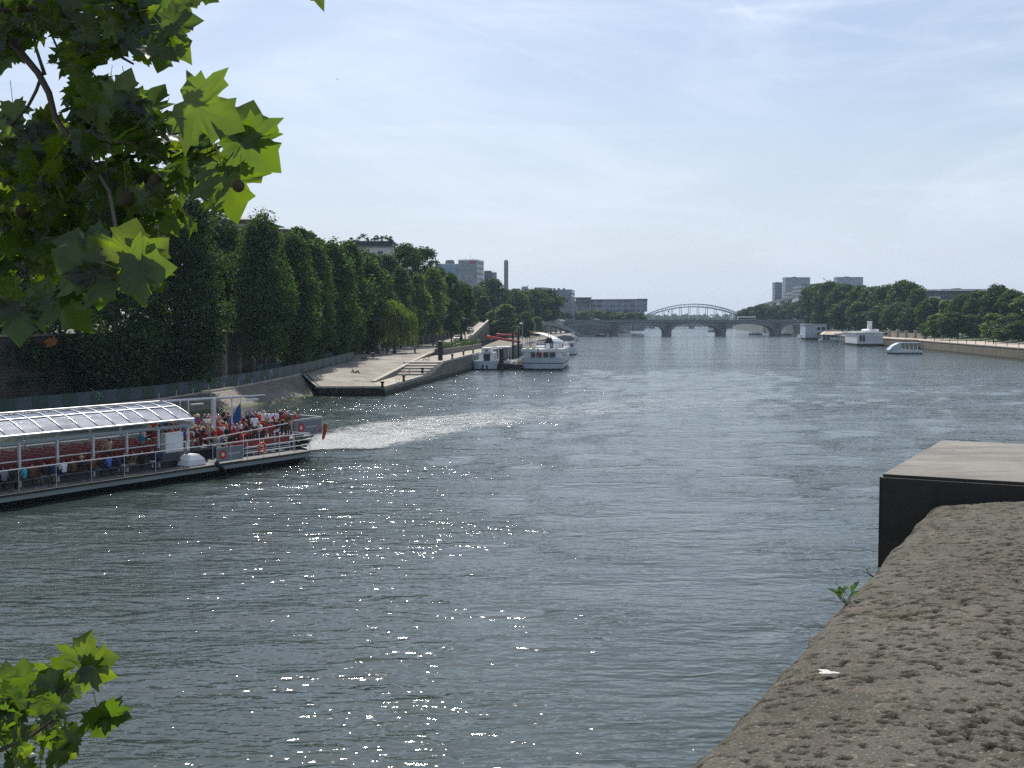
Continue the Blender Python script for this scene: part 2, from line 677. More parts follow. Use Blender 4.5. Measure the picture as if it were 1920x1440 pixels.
for lam, amp in ((4.2, 0.055), (5.8, 0.05), (3.0, 0.03)):
    env = np.exp(-((D - off - 2.5) / (4.5 + 0.06 * S)) ** 2) * np.exp(-S / 110.0) * np.clip(S / 8, 0, 1)
    Z += amp * env * np.sin(2 * PI * (D - 0.22 * S) / lam)
# the boat's bow wash along its near side
bx, by = GX + 13.4, GY - 75.9
al = -0.525 * bx - 0.85 * by
pe = 0.85 * bx - 0.525 * by
env = np.exp(-((pe - 3 - np.clip(30 - al, 0, 60) * 0.16) / 4.0) ** 2) * np.clip((45 - al) / 20, 0, 1) * np.clip((al + 12) / 10, 0, 1)
Z += 0.06 * env * np.sin(2 * PI * (pe - 0.25 * (30 - al)) / 3.4)
edge = np.clip((GX + 60) / 6, 0, 1) * np.clip((110 - GX) / 12, 0, 1) * np.clip((GY - 14) / 6, 0, 1) * np.clip((235 - GY) / 40, 0, 1)
Z *= edge
V = np.stack([GX.ravel(), GY.ravel(), Z.ravel()], 1)
nr, nc = GX.shape
ii = (np.arange(nr - 1)[:, None] * nc + np.arange(nc - 1)[None, :]).ravel()
F = np.stack([ii, ii + 1, ii + nc + 1, ii + nc], 1)

m, t, out = newmat('river water')
P = geo_pos(t)
big = t.noise(t.mapping(P, (0.5, 1, 1), (0, 0, R(12))), 0.055, 3, 0.55)
gust = t.math('ADD', t.math('MULTIPLY', t.smooth(big, 0.3, 0.7), 0.75), 0.5)
w1 = t.noise(t.mapping(P, (0.42, 1, 1), (0, 0, R(16))), 0.52, 2, 0.5, 0.6)
w2 = t.noise(t.mapping(P, (0.40, 1, 1), (0, 0, R(-12)), (7, 3, 0)), 2.1, 1.5, 0.5, 0.5)
w2b = t.noise(t.mapping(P, (0.38, 1, 1), (0, 0, R(9)), (2, 13, 0)), 1.05, 1.5, 0.5, 0.5)
w3 = t.noise(t.mapping(P, (0.50, 1, 1), (0, 0, R(20)), (1, 9, 0)), 4.9, 1.5, 0.5, 0.4)
w4 = t.noise(t.mapping(P, (0.75, 1, 1), (0, 0, R(-30)), (4, 2, 0)), 11.0, 2, 0.5)
h = t.math('MULTIPLY', w1, 0.15)
h = t.math('ADD', h, t.math('MULTIPLY', w2, 0.112))
h = t.math('ADD', h, t.math('MULTIPLY', w2b, 0.10))
h = t.math('ADD', h, t.math('MULTIPLY', w3, 0.043))
h = t.math('ADD', h, t.math('MULTIPLY', w4, 0.005))
h = t.math('MULTIPLY', h, gust)
silt = t.mix(t.noise(P, 0.03, 3, 0.5), (0.028, 0.042, 0.036), (0.042, 0.058, 0.050))
p = principled(t, out, Base_Color=silt, Roughness=0.06, IOR=1.48)
t.set(p, 'Normal', bump(t, h, 1.0, WATER_BUMP))
M['water'] = m
structure(obj('river_water', np_mesh('river_water', V, F, m, smooth=True)))

# churned foam behind the stern
fl = resample(WAKE[:7] + [(31, 152)], 0.6)
n = len(fl)
tn = np.gradient(fl, axis=0)
tn /= np.linalg.norm(tn, axis=1)[:, None]
nn = np.stack([-tn[:, 1], tn[:, 0]], 1)
s_ = np.arange(n) * 0.6
half = 2.9 + 4.8 * (1 - np.exp(-s_ / 9.0)) + s_ * 0.045
cross = np.linspace(-1, 1, 25)
pp = fl[:, None, :] + nn[:, None, :] * (half[:, None] * cross[None, :])[:, :, None]
dens = ((np.exp(-s_ / 24.0) * 0.50 + 0.90 * np.exp(-s_ / 160.0)) * np.clip(s_ / 2.5, 0.15, 1))[:, None] * (0.86 + 0.14 * np.abs(cross)[None, :] ** 1.5)
dens = dens * np.clip((1 - np.abs(cross)[None, :]) / 0.5, 0, 1) ** 0.8 * np.clip((s_[-1] - s_) / 14, 0, 1)[:, None]
gi = np.clip(np.searchsorted(gx, pp[..., 0].ravel()) - 1, 0, nc - 2)
gj = np.clip(np.searchsorted(gy, pp[..., 1].ravel()) - 1, 0, nr - 2)
fx = (pp[..., 0].ravel() - gx[gi]) / (gx[gi + 1] - gx[gi])
fy = (pp[..., 1].ravel() - gy[gj]) / (gy[gj + 1] - gy[gj])
zz = (Z[gj, gi] * (1 - fx) + Z[gj, gi + 1] * fx) * (1 - fy) + (Z[gj + 1, gi] * (1 - fx) + Z[gj + 1, gi + 1] * fx) * fy
bulge = (0.16 * np.exp(-s_ / 6.0))[:, None] * (1 - cross[None, :] ** 2)
FV = np.stack([pp[..., 0].ravel(), pp[..., 1].ravel(), zz + 0.03 + bulge.ravel()], 1)
ii = (np.arange(n - 1)[:, None] * 25 + np.arange(24)[None, :]).ravel()
FF = np.stack([ii, ii + 1, ii + 26, ii + 25], 1)
m, t, out = newmat('wake foam')
P = geo_pos(t)
at_ = t.new('ShaderNodeAttribute')
at_.attribute_name = 'foam_amount'
f1 = t.noise(t.mapping(P, (0.7, 1, 1), (0, 0, R(20)), (0, 0, 0)), 1.1, 7, 0.78, 1.0)
f2 = t.noise(P, 4.6, 5, 0.75, 0.6)
f = t.math('ADD', t.math('MULTIPLY', f1, 0.55), t.math('MULTIPLY', f2, 0.45))
thr = t.math('SUBTRACT', t.math('ADD', 0.565, t.math('MULTIPLY', t.noise(P, 0.16, 3, 0.6), 0.17)), t.math('MULTIPLY', at_.outputs['Fac'], 0.27))
cov = t.math('MULTIPLY', t.smooth(t.math('SUBTRACT', f, thr), 0.0, 0.13), 0.62)
pb = t.new('ShaderNodeBsdfPrincipled')
t.set(pb, 'Base Color', (0.62, 0.64, 0.62))
t.set(pb, 'Roughness', 0.28)
t.set(pb, 'Normal', bump(t, f, 1.0, 0.22))
tr = t.new('ShaderNodeBsdfTransparent')
mx = t.new('ShaderNodeMixShader')
t.set(mx, 0, cov)
t.l.new(tr.outputs[0], mx.inputs[1])
t.l.new(pb.outputs[0], mx.inputs[2])
t.l.new(mx.outputs[0], out.inputs['Surface'])
me = np_mesh('wake_foam', FV, FF, m, smooth=True)
a = me.attributes.new('foam_amount', 'FLOAT', 'POINT')
a.data.foreach_set('value', dens.ravel().astype(np.float32))
structure(obj('wake_foam', me), 'stuff')

# ------------------------------------------------------------------ left bank
T_ = [(-70, 20), (-44, 80), (-33.5, 110), (-29, 121), (-26.3, 132), (-24.7, 143.4)]
E_ = [(-76, 22, 1.1), (-49, 83, 1.2), (-37.5, 118, 1.28), (-33.6, 130, 1.6), (-30.6, 142, 2.0), (-29.3, 155, 2.2)]
mb = MB()
rows = []
for k in range(7):
    q = k / 6
    rows.append([(lerp(a[0], b[0], q), lerp(a[1], b[1], q), lerp(-0.6, b[2], q) if k else -0.6) for a, b in zip(T_, E_)])
mb.grid(rows)
o = mb.build('embankment', M['bank'], smooth=False)
structure(o)
# kerb along the top of the embankment
mb = MB()
for a, b in zip(E_, E_[1:]):
    a, b = Vector(a), Vector(b)
    d_ = (b - a).normalized()
    s = Vector((d_.y, -d_.x, 0)) * 0.2
    mb.loft([[a + s + Vector((0, 0, z1)) if 1 else 0 for s, z1 in ((s, -.05), (-s, -.05), (-s, .12), (s, .12))],
             [b + s + Vector((0, 0, z1)) for s, z1 in ((s, -.05), (-s, -.05), (-s, .12), (s, .12))]])
structure(mb.build('kerb', M['coping']))

PL_L = [(-25.1, 143.5, 1.2), (-27, 149, 1.65), (-29.1, 155.5, 2.2), (-27.9, 172, 2.6), (-26.5, 189.6, 3.0), (-28.5, 205, 3.12), (-31, 225, 3.3), (-29, 262, 3.5), (-24, 290, 3.6)]
PL_R = [(-17.0, 144.0, 1.2), (-19.1, 151.5, 1.35), (-18.3, 166, 1.9), (-17.5, 182, 2.5), (-16.1, 210, 3.4), (-15.6, 222, 3.46), (-15.2, 231, 3.5), (-11.5, 262, 3.6), (-8.0, 290, 3.7)]
mb = MB()
mb.grid([[tuple(lerp(Vector(a), Vector(b), k / 8)) for a, b in zip(PL_L, PL_R)] for k in range(9)])
structure(mb.build('plaza_paving', M['pave'], smooth=True))
# promenade behind the fence, up to the retaining wall
PR_E = E_ + [(-27.9, 172, 2.6), (-26.5, 189.6, 3.0), (-28.5, 205, 3.12), (-31, 225, 3.3)]
PR_W = [(-90, 25, 1.4), (-58, 85, 1.5), (-46, 118, 1.6), (-41, 130, 1.7), (-37.4, 143, 1.95), (-36.4, 158, 2.2), (-35.8, 175, 2.6), (-35.2, 195, 2.95), (-34.4, 213, 3.1), (-33.2, 238, 3.4)]
mb = MB()
mb.grid([[tuple(lerp(Vector(a), Vector(b), k / 4)) for a, b in zip(PR_E, PR_W)] for k in range(5)])
structure(mb.build('quay_promenade', M['earth']))
# sliver of paving to the foot of the stairs and the wall
mb = MB()
mb.poly([(-31, 225, 3.296), (-29, 262, 3.496), (-24, 290, 3.596), (-20, 312, 3.6), (-22.3, 295, 3.6), (-27, 275, 3.5), (-32.2, 252, 3.4), (-33.2, 238, 3.38)])
structure(mb.build('quay_pavement', M['pave_pale']))

LQ = [(-16.4, 143.5), (-14.0, 165.4), (-12.9, 175), (-11.6, 188), (-7.0, 230), (3.6, 330), (16.0, 445), (37, 643)]
LZ = [1.17, 1.30, 1.35, 2.85, 3.2, 3.3, 3.3, 3.3]
# low terrace between the sloping wall and the water
mb = MB()
mb.poly([(-17.05, 144.0, 1.196), (-16.4, 143.5, 1.196), (-14.0, 165.4, 1.30), (-18.2, 166, 1.30), (-19.1, 151.5, 1.30)])
mb.poly([(-14.0, 165.4, 1.30), (-13.45, 170, 1.34), (-18.0, 170, 1.34), (-18.2, 166, 1.30)])
mb.poly([(-11.6, 188, 2.85), (-7.0, 230, 3.2), (-13.0, 231, 3.2), (-17.0, 190, 2.85)])
mb.poly([(-7.0, 230, 3.2), (-3.6, 262, 3.23), (-7.8, 262, 3.3), (-13.0, 231, 3.2)])
structure(mb.build('lower_quay', M['pave_pale']))
mb = MB()
mb.poly([(-3.6, 262, 3.23), (3.6, 330, 3.3), (16, 445, 3.3), (37, 643, 3.3), (20, 643, 3.3), (-2, 445, 3.3), (-6, 330, 3.3), (-7.8, 262, 3.3)])
structure(mb.build('port_road', M['earth']))
mb = MB()
for i in range(5):
    y0 = 170 + i * 3.6
    z1 = 1.62 + i * 0.307
    xr0, xr1 = pl(LQ, y0), pl(LQ, y0 + 3.6)
    mb.prism([(xr0, y0), (xr1, y0 + 3.6), (-17.4, y0 + 3.6), (-17.9, y0)], 0.8, z1)
st = thing('terrace_steps', 'wide pale stone steps climbing the quay beside the water', 'steps', (-15, 170, 1.34))
mb.build('step', M['coping'], st, org=(-15, 170, 1.34))
# quay wall with its coping
mb = MB()
mb2 = MB()
qw = thing('quay_wall', 'grey stone quay wall stained by weed running towards the moored boats', 'wall', (-16.4, 143.5, 0))
org = (-16.4, 143.5, 0)
for (a, za), (b, zb) in zip(list(zip(LQ, LZ)), list(zip(LQ, LZ))[1:]):
    mb.add([(a[0] + .12, a[1], -0.6), (b[0] + .12, b[1], -0.6), (b[0], b[1], zb - 0.02), (a[0], a[1], za - 0.02)], [(0, 1, 2, 3)])
    mb2.loft([[(a[0] + dx, a[1], za + dz) for dx, dz in ((.10, -.30), (.10, .03), (-.5, .03), (-.5, -.30))], [(b[0] + dx, b[1], zb + dz) for dx, dz in ((.10, -.30), (.10, .03), (-.5, .03), (-.5, -.30))]])
mb.build('wall_face', M['quay_stone'], qw, org)
mb2.build('coping', M['coping'], qw, org)
mb = MB()
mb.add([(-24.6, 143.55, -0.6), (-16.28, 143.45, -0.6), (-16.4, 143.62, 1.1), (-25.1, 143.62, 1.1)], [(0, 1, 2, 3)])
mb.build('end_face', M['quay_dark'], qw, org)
mb = MB()
mb.prism([(-25.2, 143.46), (-16.28, 143.40), (-16.5, 144.05), (-25.2, 144.1)], 0.98, 1.24)
mb.build('end_coping', M['coping'], qw, org)
# sloping retaining wall and its pale coping
sw = thing('sloping_wall', 'low sloping wall with pale coping dividing plaza from steps', 'wall', (-19.1, 151.5, 1.3))
org = (-19.1, 151.5, 1.3)
mb, mb2 = MB(), MB()
SL = [PL_R[i] for i in (1, 2, 3, 4, 5, 6)]
for a, b in zip(SL, SL[1:]):
    w_ = .55
    ka, kb = a[2] + .14, b[2] + .14
    mb.loft([[(a[0] + .02, a[1], .9), (a[0] + w_ - .03, a[1], .9), (a[0] + w_ - .03, a[1], ka - .13), (a[0] + .02, a[1], ka - .13)], [(b[0] + .02, b[1], .9), (b[0] + w_ - .03, b[1], .9), (b[0] + w_ - .03, b[1], kb - .13), (b[0] + .02, b[1], kb - .13)]])
    mb2.loft([[(a[0] - .03, a[1], ka - .13), (a[0] + w_ + .03, a[1], ka - .13), (a[0] + w_ + .03, a[1], ka), (a[0] - .03, a[1], ka)], [(b[0] - .03, b[1], kb - .13), (b[0] + w_ + .03, b[1], kb - .13), (b[0] + w_ + .03, b[1], kb), (b[0] - .03, b[1], kb)]])
mb.build('wall_body', M['quay_stone'], sw, org)
mb2.build('coping', M['coping'], sw, org)
# drainage slot and dotted grating on the plaza's left corner
mb = MB()
a, b = Vector((-25.0, 143.9, 1.225)), Vector((-28.6, 155.3, 2.2))
for q in (0,):
    s = Vector((0.25, 0.05, 0.02))
    mb.poly([a, a + s, b + s, b])
structure(mb.build('drain_channel', M['quay_dark']))
GR_A, GR_B = gp(596, 696, 2.0), gp(623, 718, 1.35)
for i in range(12):
    c = lerp(GR_A, GR_B, i / 11)
    mb = MB()
    mb.box(c.x - .28, c.x + .28, c.y - .32, c.y + .32, c.z + .0, c.z + .09)
    o = mb.build('paving_stud', M['quay_dark'], org=tuple(c), bevel=.02)
    tag(o, 'dark rectangular stud, %s from the top in the slanting line on the plaza' % ORD[i], 'stud', 'studs in a slanting line on the plaza')

# ------------------------------------------------------------------ retaining wall of the upper street
def street_z(Y):
    return float(np.interp(Y, [0, 150, 250, 300, 410, 650, 3000], [7.2, 7.3, 8.0, 8.5, 9.2, 9.3, 9.3]))


RW = PR_W + [(-32.2, 252, 3.4), (-27, 275, 3.5), (-22.3, 295, 3.6), (-17.2, 330, 3.6), (-14.2, 370, 3.6), (-12.6, 410, 3.6)]
rwl = [(p[0], p[1]) for p in RW]
rw = thing('retaining_wall', 'long rubble stone street wall with pilasters behind the quay trees', 'wall', (-37.4, 143, 1.9))
org = (-37.4, 143, 1.9)
mb, mb2 = MB(), MB()
for a, b in zip(RW, RW[1:]):
    za, zb = street_z(a[1]), street_z(b[1])
    mb.add([(a[0], a[1], a[2] - .5), (b[0], b[1], b[2] - .5), (b[0], b[1], zb + .75), (a[0], a[1], za + .75)], [(0, 1, 2, 3)])
    sct = lambda p, z: [(p[0] + dx, p[1] - .1 * dx, z + dz) for dx, dz in ((.22, .75), (.22, 1.0), (-.4, 1.0), (-.4, .75))]
    mb2.loft([sct(a, za), sct(b, zb)])
mb.build('wall_face', M['wall_stone'], rw, org)
mb2.build('coping', M['pilaster'], rw, org)
Yp = 138.5
while Yp < 405:
    if not (240 < Yp < 262):
        x = pl(rwl, Yp)
        zb = float(np.interp(Yp, [p[1] for p in RW], [p[2] for p in RW]))
        mb = MB()
        mb.box(x - .05, x + .35, Yp - .55, Yp + .55, zb - .2, street_z(Yp) + .74)
        mb.box(x - .05, x + .42, Yp - .68, Yp + .68, zb - .2, zb + .5)
        mb.build('pilaster', M['pilaster'], rw, org)
    Yp += 6.2 if Yp < 240 else 5.2
# stone stair tower against the wall
stc = thing('stone_stairs', 'flight of grey stone steps climbing from quay to street beside willow', 'stairs', tuple(gp(690, 660, 3.3)))
o0 = Vector(stc.location)
mb, mb2 = MB(), MB()
for i in range(15):
    y0 = o0.y + 2 + i * .62
    mb.box(o0.x - 1.7, o0.x + 1.7, y0, y0 + .62, 2.8, 3.45 + i * .27)
for sx in (-1, 1):
    x0 = o0.x + sx * 1.9
    mb2.add([(x0 - .2, o0.y + 1, 2.8), (x0 + .2, o0.y + 1, 2.8), (x0 + .2, o0.y + 11.3, 2.8), (x0 - .2, o0.y + 11.3, 2.8), (x0 - .2, o0.y + 1, 4.4), (x0 + .2, o0.y + 1, 4.4), (x0 + .2, o0.y + 11.3, 8.4), (x0 - .2, o0.y + 11.3, 8.4)],
            [(0, 3, 2, 1), (4, 5, 6, 7), (0, 1, 5, 4), (1, 2, 6, 5), (2, 3, 7, 6), (3, 0, 4, 7)])
mb.build('steps', M['grey_stone'], stc, o0)
mb2.build('side_wall', M['pilaster'], stc, o0)

# sloping ramp from the street down to the quay, with its parapets
ZR = lambda Y: float(np.interp(Y, [290, 300, 410], [3.6, 3.75, 9.15]))
RAMP_L = [(-22.2, 292), (-19.2, 315), (-17.0, 330), (-14.0, 370), (-12.4, 410)]
RAMP_R = [(-9.0, 292), (-11.6, 315), (-11.2, 330), (-10.0, 370), (-8.6, 410)]
mb = MB()
mb.grid([[(lerp(a[0], b[0], k), lerp(a[1], b[1], k), ZR(a[1]) + .006) for a, b in zip(RAMP_L, RAMP_R)] for k in (0, .5, 1)])
structure(mb.build('road_ramp', M['pave_pale']))
rp = thing('ramp_wall', 'pale ramp parapet wall with arcaded side rising to the street', 'wall', (-11.6, 315, 3.4))
org = (-11.6, 315, 3.4)
mb = MB()
RR = [(-12.4, 300)] + RAMP_R[1:]
for a, b in zip(RR, RR[1:]):
    mb.loft([[(a[0], a[1], 3.0), (a[0] + .4, a[1], 3.0), (a[0] + .4, a[1], ZR(a[1]) + 1.0), (a[0], a[1], ZR(a[1]) + 1.0)], [(b[0], b[1], 3.0), (b[0] + .4, b[1], 3.0), (b[0] + .4, b[1], ZR(b[1]) + 1.0), (b[0], b[1], ZR(b[1]) + 1.0)]])
mb.build('parapet', M['pilaster'], rp, org)
mb2 = MB()
for a, b in zip(RR, RR[1:]):
    mb2.loft([[(p[0] + dx, p[1], ZR(p[1]) + dz) for dx, dz in ((-.1, 1.0), (.52, 1.0), (.52, 1.2), (-.1, 1.2))] for p in (a, b)])
mb2.build('coping', M['coping'], rp, org)
for i in range(16):
    Y = 318 + i * 5.8
    x = pl(RR, Y)
    mb = MB()
    mb.box(x + .39, x + .85, Y - .6, Y + .6, 3.0, ZR(Y) - .1)
    mb.build('rib', M['pilaster'], rp, org)

# ------------------------------------------------------------------ street level ground, both banks, far land
mb = MB()
LE = [(-62, -60), (-90, 25), (-58.4, 85), (-46.3, 118), (-41.3, 130), (-37.7, 143), (-36.7, 158), (-35.5, 195), (-33.5, 238), (-32.5, 252), (-27.3, 275), (-22.6, 295), (-17.5, 330), (-14.5, 370), (-12.7, 410), (-12, 425), (-2.5, 445), (19.5, 643), (34, 735), (34, 752), (52, 800), (95, 1000), (160, 1400), (300, 2300)]
rows = [[(x, y, street_z(y)) for x, y in LE], [(x - 60, y, street_z(y)) for x, y in LE], [(-760, y, street_z(y)) for x, y in LE]]
mb.grid(rows)
RQ = [(92, 60), (105, 150), (125.6, 275), (141, 384), (146, 440), (152, 520), (165, 620), (203, 735), (206, 752), (225, 1000), (280, 1400), (430, 2300)]
rows = [[(x, y, 3.0 if y < 740 else 8.5) for x, y in RQ], [(x + 16, y, 3.05 if y < 740 else 8.8) for x, y in RQ], [(x + 45, y, 6.5 if y < 740 else 9) for x, y in RQ], [(x + 80, y, 7.5 if y < 740 else 9) for x, y in RQ], [(1150, y, 9) for x, y in RQ]]
mb2 = MB()
mb2.grid(rows[:2])
structure(mb2.build('sandy_quay', M['sand']))
mb2 = MB()
mb2.grid(rows[1:4])
structure(mb2.build('garden_slope', M['lawn']))
mb.grid(rows[3:])
mb.poly([(-760, 2300, 9.3), (300, 2300, 9.3), (430, 2300, 9), (1150, 2300, 9), (1150, 3400, 9), (-760, 3400, 9)])
mb.add([(300, 2300, -1), (430, 2300, -1), (430, 2300, 9.0), (300, 2300, 9.2)], [(0, 1, 2, 3)])
structure(mb.build('ground', M['land']))

# right hand quay wall
qr = thing('quay_wall', 'long brown stone quay wall below the sandy promenade on the right', 'wall', (125.6, 275, 0))
org = (125.6, 275, 0)
mb, mb2 = MB(), MB()
for a, b in zip(RQ[:8], RQ[1:8]):
    mb.add([(a[0] - .2, a[1], -.6), (b[0] - .2, b[1], -.6), (b[0], b[1], 2.85), (a[0], a[1], 2.85)], [(3, 2, 1, 0)])
    mb2.loft([[(p[0] + dx, p[1], 3.0 + dz) for dx, dz in ((-.12, -.2), (.6, -.2), (.6, .05), (-.12, .05))] for p in (a, b)])
M['quay_brown'] = mat_stone('brown quay stone', (0.22, 0.185, 0.14), block=(1.8, 0.6, 0.03), stain=0.55, algae=(0.6, 0.5, (0.06, 0.055, 0.035)))
mb.build('wall_face', M['quay_brown'], qr, org)
mb2.build('coping', M['coping'], qr, org)
# far banks beyond the bridge
for nm, line, lab in (('quay_wall', LE[-6:], 'far left embankment wall beyond the arched stone bridge'), ('quay_wall', RQ[7:], 'far right embankment wall beyond the arched stone bridge')):
    mb = MB()
    for a, b in zip(line, line[1:]):
        mb.add([(a[0], a[1], -.6), (b[0], b[1], -.6), (b[0], b[1], 9.3), (a[0], a[1], 9.3)], [(0, 1, 2, 3)])
    tag(mb.build(nm, M['grey_stone'], org=(line[0][0], line[0][1], 0)), lab, 'wall')
# wall between low port and street on the left, beyond the ramp
pw = thing('port_wall', 'grey ribbed wall behind the moored boats below the street trees', 'wall', (-2, 445, 3.3))
mb = MB()
PW = [(-8.4, 410), (-2.5, 445), (19.5, 643), (34, 735)]
for a, b in zip(PW, PW[1:]):
    mb.add([(a[0], a[1], 2.8), (b[0], b[1], 2.8), (b[0], b[1], 9.9), (a[0], a[1], 9.9)], [(0, 1, 2, 3)])
mb.add([(37, 643, -.6), (34, 735, -.6), (34, 735, 3.3), (37, 643, 3.3)], [(0, 1, 2, 3)])
mb.poly([(37, 643, 3.3), (34, 735, 3.3), (20, 643, 3.3)])
mb.build('wall_face', M['concrete'], pw, (-2, 445, 3.3))
for i in range(24):
    Y = 520 + i * 7.5
    x = pl(PW, Y)
    mb = MB()
    mb.box(x - .1, x + .6, Y - .7, Y + .7, 2.9, 9.6)
    mb.build('rib', M['pilaster'], pw, (-2, 445, 3.3))
# ------------------------------------------------------------------ foliage
def mat_leaf(name, dark, light, trans=0.35, rough=0.45, gloss=0.05):
    m, t, out = newmat(name)
    g = t.new('ShaderNodeNewGeometry')
    oi = t.new('ShaderNodeObjectInfo')
    tc = t.new('ShaderNodeTexCoord').outputs['Object']
    r = g.outputs['Random Per Island']
    n = t.noise(tc, 0.35, 2, 0.5)
    k = t.math('ADD', t.math('MULTIPLY', r, 0.55), t.math('MULTIPLY', n, 0.6))
    c = t.mix(t.smooth(k, 0.25, 0.9), dark, light)
    c = t.mix(t.math('MULTIPLY', oi.outputs['Random'], 0.3), c, tuple(x * 0.75 for x in light))
    df = t.new('ShaderNodeBsdfDiffuse')
    t.set(df, 'Color', c)
    tr = t.new('ShaderNodeBsdfTranslucent')
    t.set(tr, 'Color', t.mix(1, c, (1.5, 1.6, 0.7, 1), 'MULTIPLY'))
    gl = t.new('ShaderNodeBsdfGlossy')
    t.set(gl, 'Color', (0.9, 0.9, 0.9))
    t.set(gl, 'Roughness', rough)
    m1 = t.new('ShaderNodeMixShader')
    t.set(m1, 0, trans)
    t.l.new(df.outputs[0], m1.inputs[1])
    t.l.new(tr.outputs[0], m1.inputs[2])
    m2 = t.new('ShaderNodeMixShader')
    t.set(m2, 0, gloss)
    t.l.new(m1.outputs[0], m2.inputs[1])
    t.l.new(gl.outputs[0], m2.inputs[2])
    t.l.new(m2.outputs[0], out.inputs['Surface'])
    return m


M['leaf_dark'] = mat_leaf('dark plane foliage', (0.018, 0.040, 0.009), (0.055, 0.100, 0.022), 0.36, 0.5, 0.02)
M['leaf_poplar'] = mat_leaf('poplar foliage', (0.024, 0.052, 0.011), (0.075, 0.135, 0.028), 0.42, 0.5, 0.02)
M['leaf_light'] = mat_leaf('light green foliage', (0.055, 0.095, 0.022), (0.15, 0.21, 0.048), 0.45, 0.5, 0.02)
M['leaf_far'] = mat_leaf('far foliage', (0.026, 0.056, 0.014), (0.078, 0.13, 0.032), 0.36, 0.55, 0.015)
M['leaf_willow'] = mat_leaf('willow foliage', (0.075, 0.115, 0.020), (0.18, 0.235, 0.046), 0.48, 0.5, 0.02)
M['leaf_hedge'] = mat_leaf('hedge foliage', (0.030, 0.060, 0.014), (0.09, 0.14, 0.035), 0.3, 0.45, 0.04)
M['bark'] = pm('tree bark', (0.085, 0.07, 0.055), 0.9, 0.3, 1.2, 0.03, 8, streak=True)

SHAPES = {
    'round': lambda h: np.sqrt(np.clip(1 - (2 * h - 1.0) ** 2, 0, 1)) ** 0.8,
    'oval': lambda h: np.clip(np.sin(np.pi * np.clip(h * 0.93 + 0.05, 0, 1)), 0, 1) ** 0.62,
    'column': lambda h: np.clip(np.minimum((h + 0.10) * 4.0, 1.0) * np.clip((1.02 - h) * 3.6, 0, 1) ** 0.5, 0, 1),
    'cone': lambda h: np.clip(1.03 - h, 0, 1) ** 0.75 * np.clip((h + 0.08) * 6, 0, 1),
}


def crown(rng, h0, h1, rad, shape, nclump, nleaf, leaf, csize, upright=0.0, ell=1.0):
    """leaf clumps spread through a crown's volume; returns quads"""
    hh = rng.random(nclump) ** 0.9
    prof = SHAPES[shape]
    rr = rad * prof(hh)
    ang = rng.uniform(0, 2 * PI, nclump)
    rad_f = 0.25 + 0.75 * np.sqrt(rng.random(nclump))
    jit = 1 + 0.16 * np.sin(3 * ang + rng.uniform(0, 6)) * np.cos(7 * hh + rng.uniform(0, 6))
    cs = csize * rng.uniform(0.65, 1.25, nclump)
    rc = np.maximum(rr * rad_f * jit - cs * 0.55, 0)
    C = np.stack([rc * np.cos(ang), rc * np.sin(ang), h0 + (h1 - h0) * hh], 1)
    C[:, 2] = np.minimum(C[:, 2], h1 - cs * 0.5)
    per = rng.multinomial(nleaf, (cs**2) / (cs**2).sum())
    idx = np.repeat(np.arange(nclump), per)
    n = len(idx)
    dirv = rng.normal(size=(n, 3))
    dirv /= np.linalg.norm(dirv, axis=1)[:, None]
    dirv[:, 2] = np.where(dirv[:, 2] < -0.35, -dirv[:, 2] * 0.6, dirv[:, 2])
    rl = cs[idx] * (0.45 + 0.6 * rng.random(n) ** 0.6)
    st = np.array([1, 1, ell])
    pos = C[idx] + dirv * rl[:, None] * st
    nor = dirv * 0.75 + rng.normal(size=(n, 3)) * 0.6
    nor[:, 2] += 0.25
    nor /= np.linalg.norm(nor, axis=1)[:, None]
    return leaf_quads(rng, pos, nor, leaf * rng.uniform(0.6, 1.25, n), upright)


def leaf_quads(rng, pos, nor, size, upright=0.0):
    n = len(pos)
    up = rng.normal(size=(n, 3))
    up[:, 2] -= upright
    tng = np.cross(nor, up)
    tng /= np.linalg.norm(tng, axis=1)[:, None] + 1e-9
    bit = np.cross(nor, tng)
    a = tng * (size * 0.42)[:, None]
    b = bit * (size * 0.62)[:, None]
    fold = nor * (size * 0.10)[:, None]
    V = np.stack([pos - b, pos + a + fold, pos + b, pos - a + fold], 1).reshape(-1, 3)
    F = np.arange(4 * n).reshape(n, 4)
    return V, F


def trunk_mb(rng, h_base, h_top, r, crown_r, lean=0.0, n=7, limbs=6, split=0.35):
    mb = MB()
    pts = []
    N = 7
    for i in range(N):
        q = i / (N - 1)
        pts.append((lean * q * q + rng.normal() * 0.012 * h_top * (q > 0), rng.normal() * 0.012 * h_top * (q > 0), h_base + (h_top * 0.86 - h_base) * q))
    rad = [r * (1.35 if i == 0 else 1.0) * (1 - 0.82 * i / (N - 1)) for i in range(N)]
    mb.tube(pts, rad, n)
    for k in range(limbs):
        q = split + (0.85 - split) * k / max(1, limbs - 1)
        i = min(int(q * (N - 1)), N - 2)
        p0 = Vector(pts[i]).lerp(Vector(pts[i + 1]), q * (N - 1) - i)
        a = k * 2.4 + rng.uniform(-.4, .4)
        L = crown_r * (0.75 - 0.35 * q) * rng.uniform(.8, 1.15)
        p1 = p0 + Vector((math.cos(a) * L * .5, math.sin(a) * L * .5, L * .45))
        p2 = p0 + Vector((math.cos(a) * L, math.sin(a) * L, L * .75))
        rr = r * (1 - 0.8 * q) * .55
        mb.tube([p0, p1, p2], [rr, rr * .6, rr * .2], 5)
    return mb


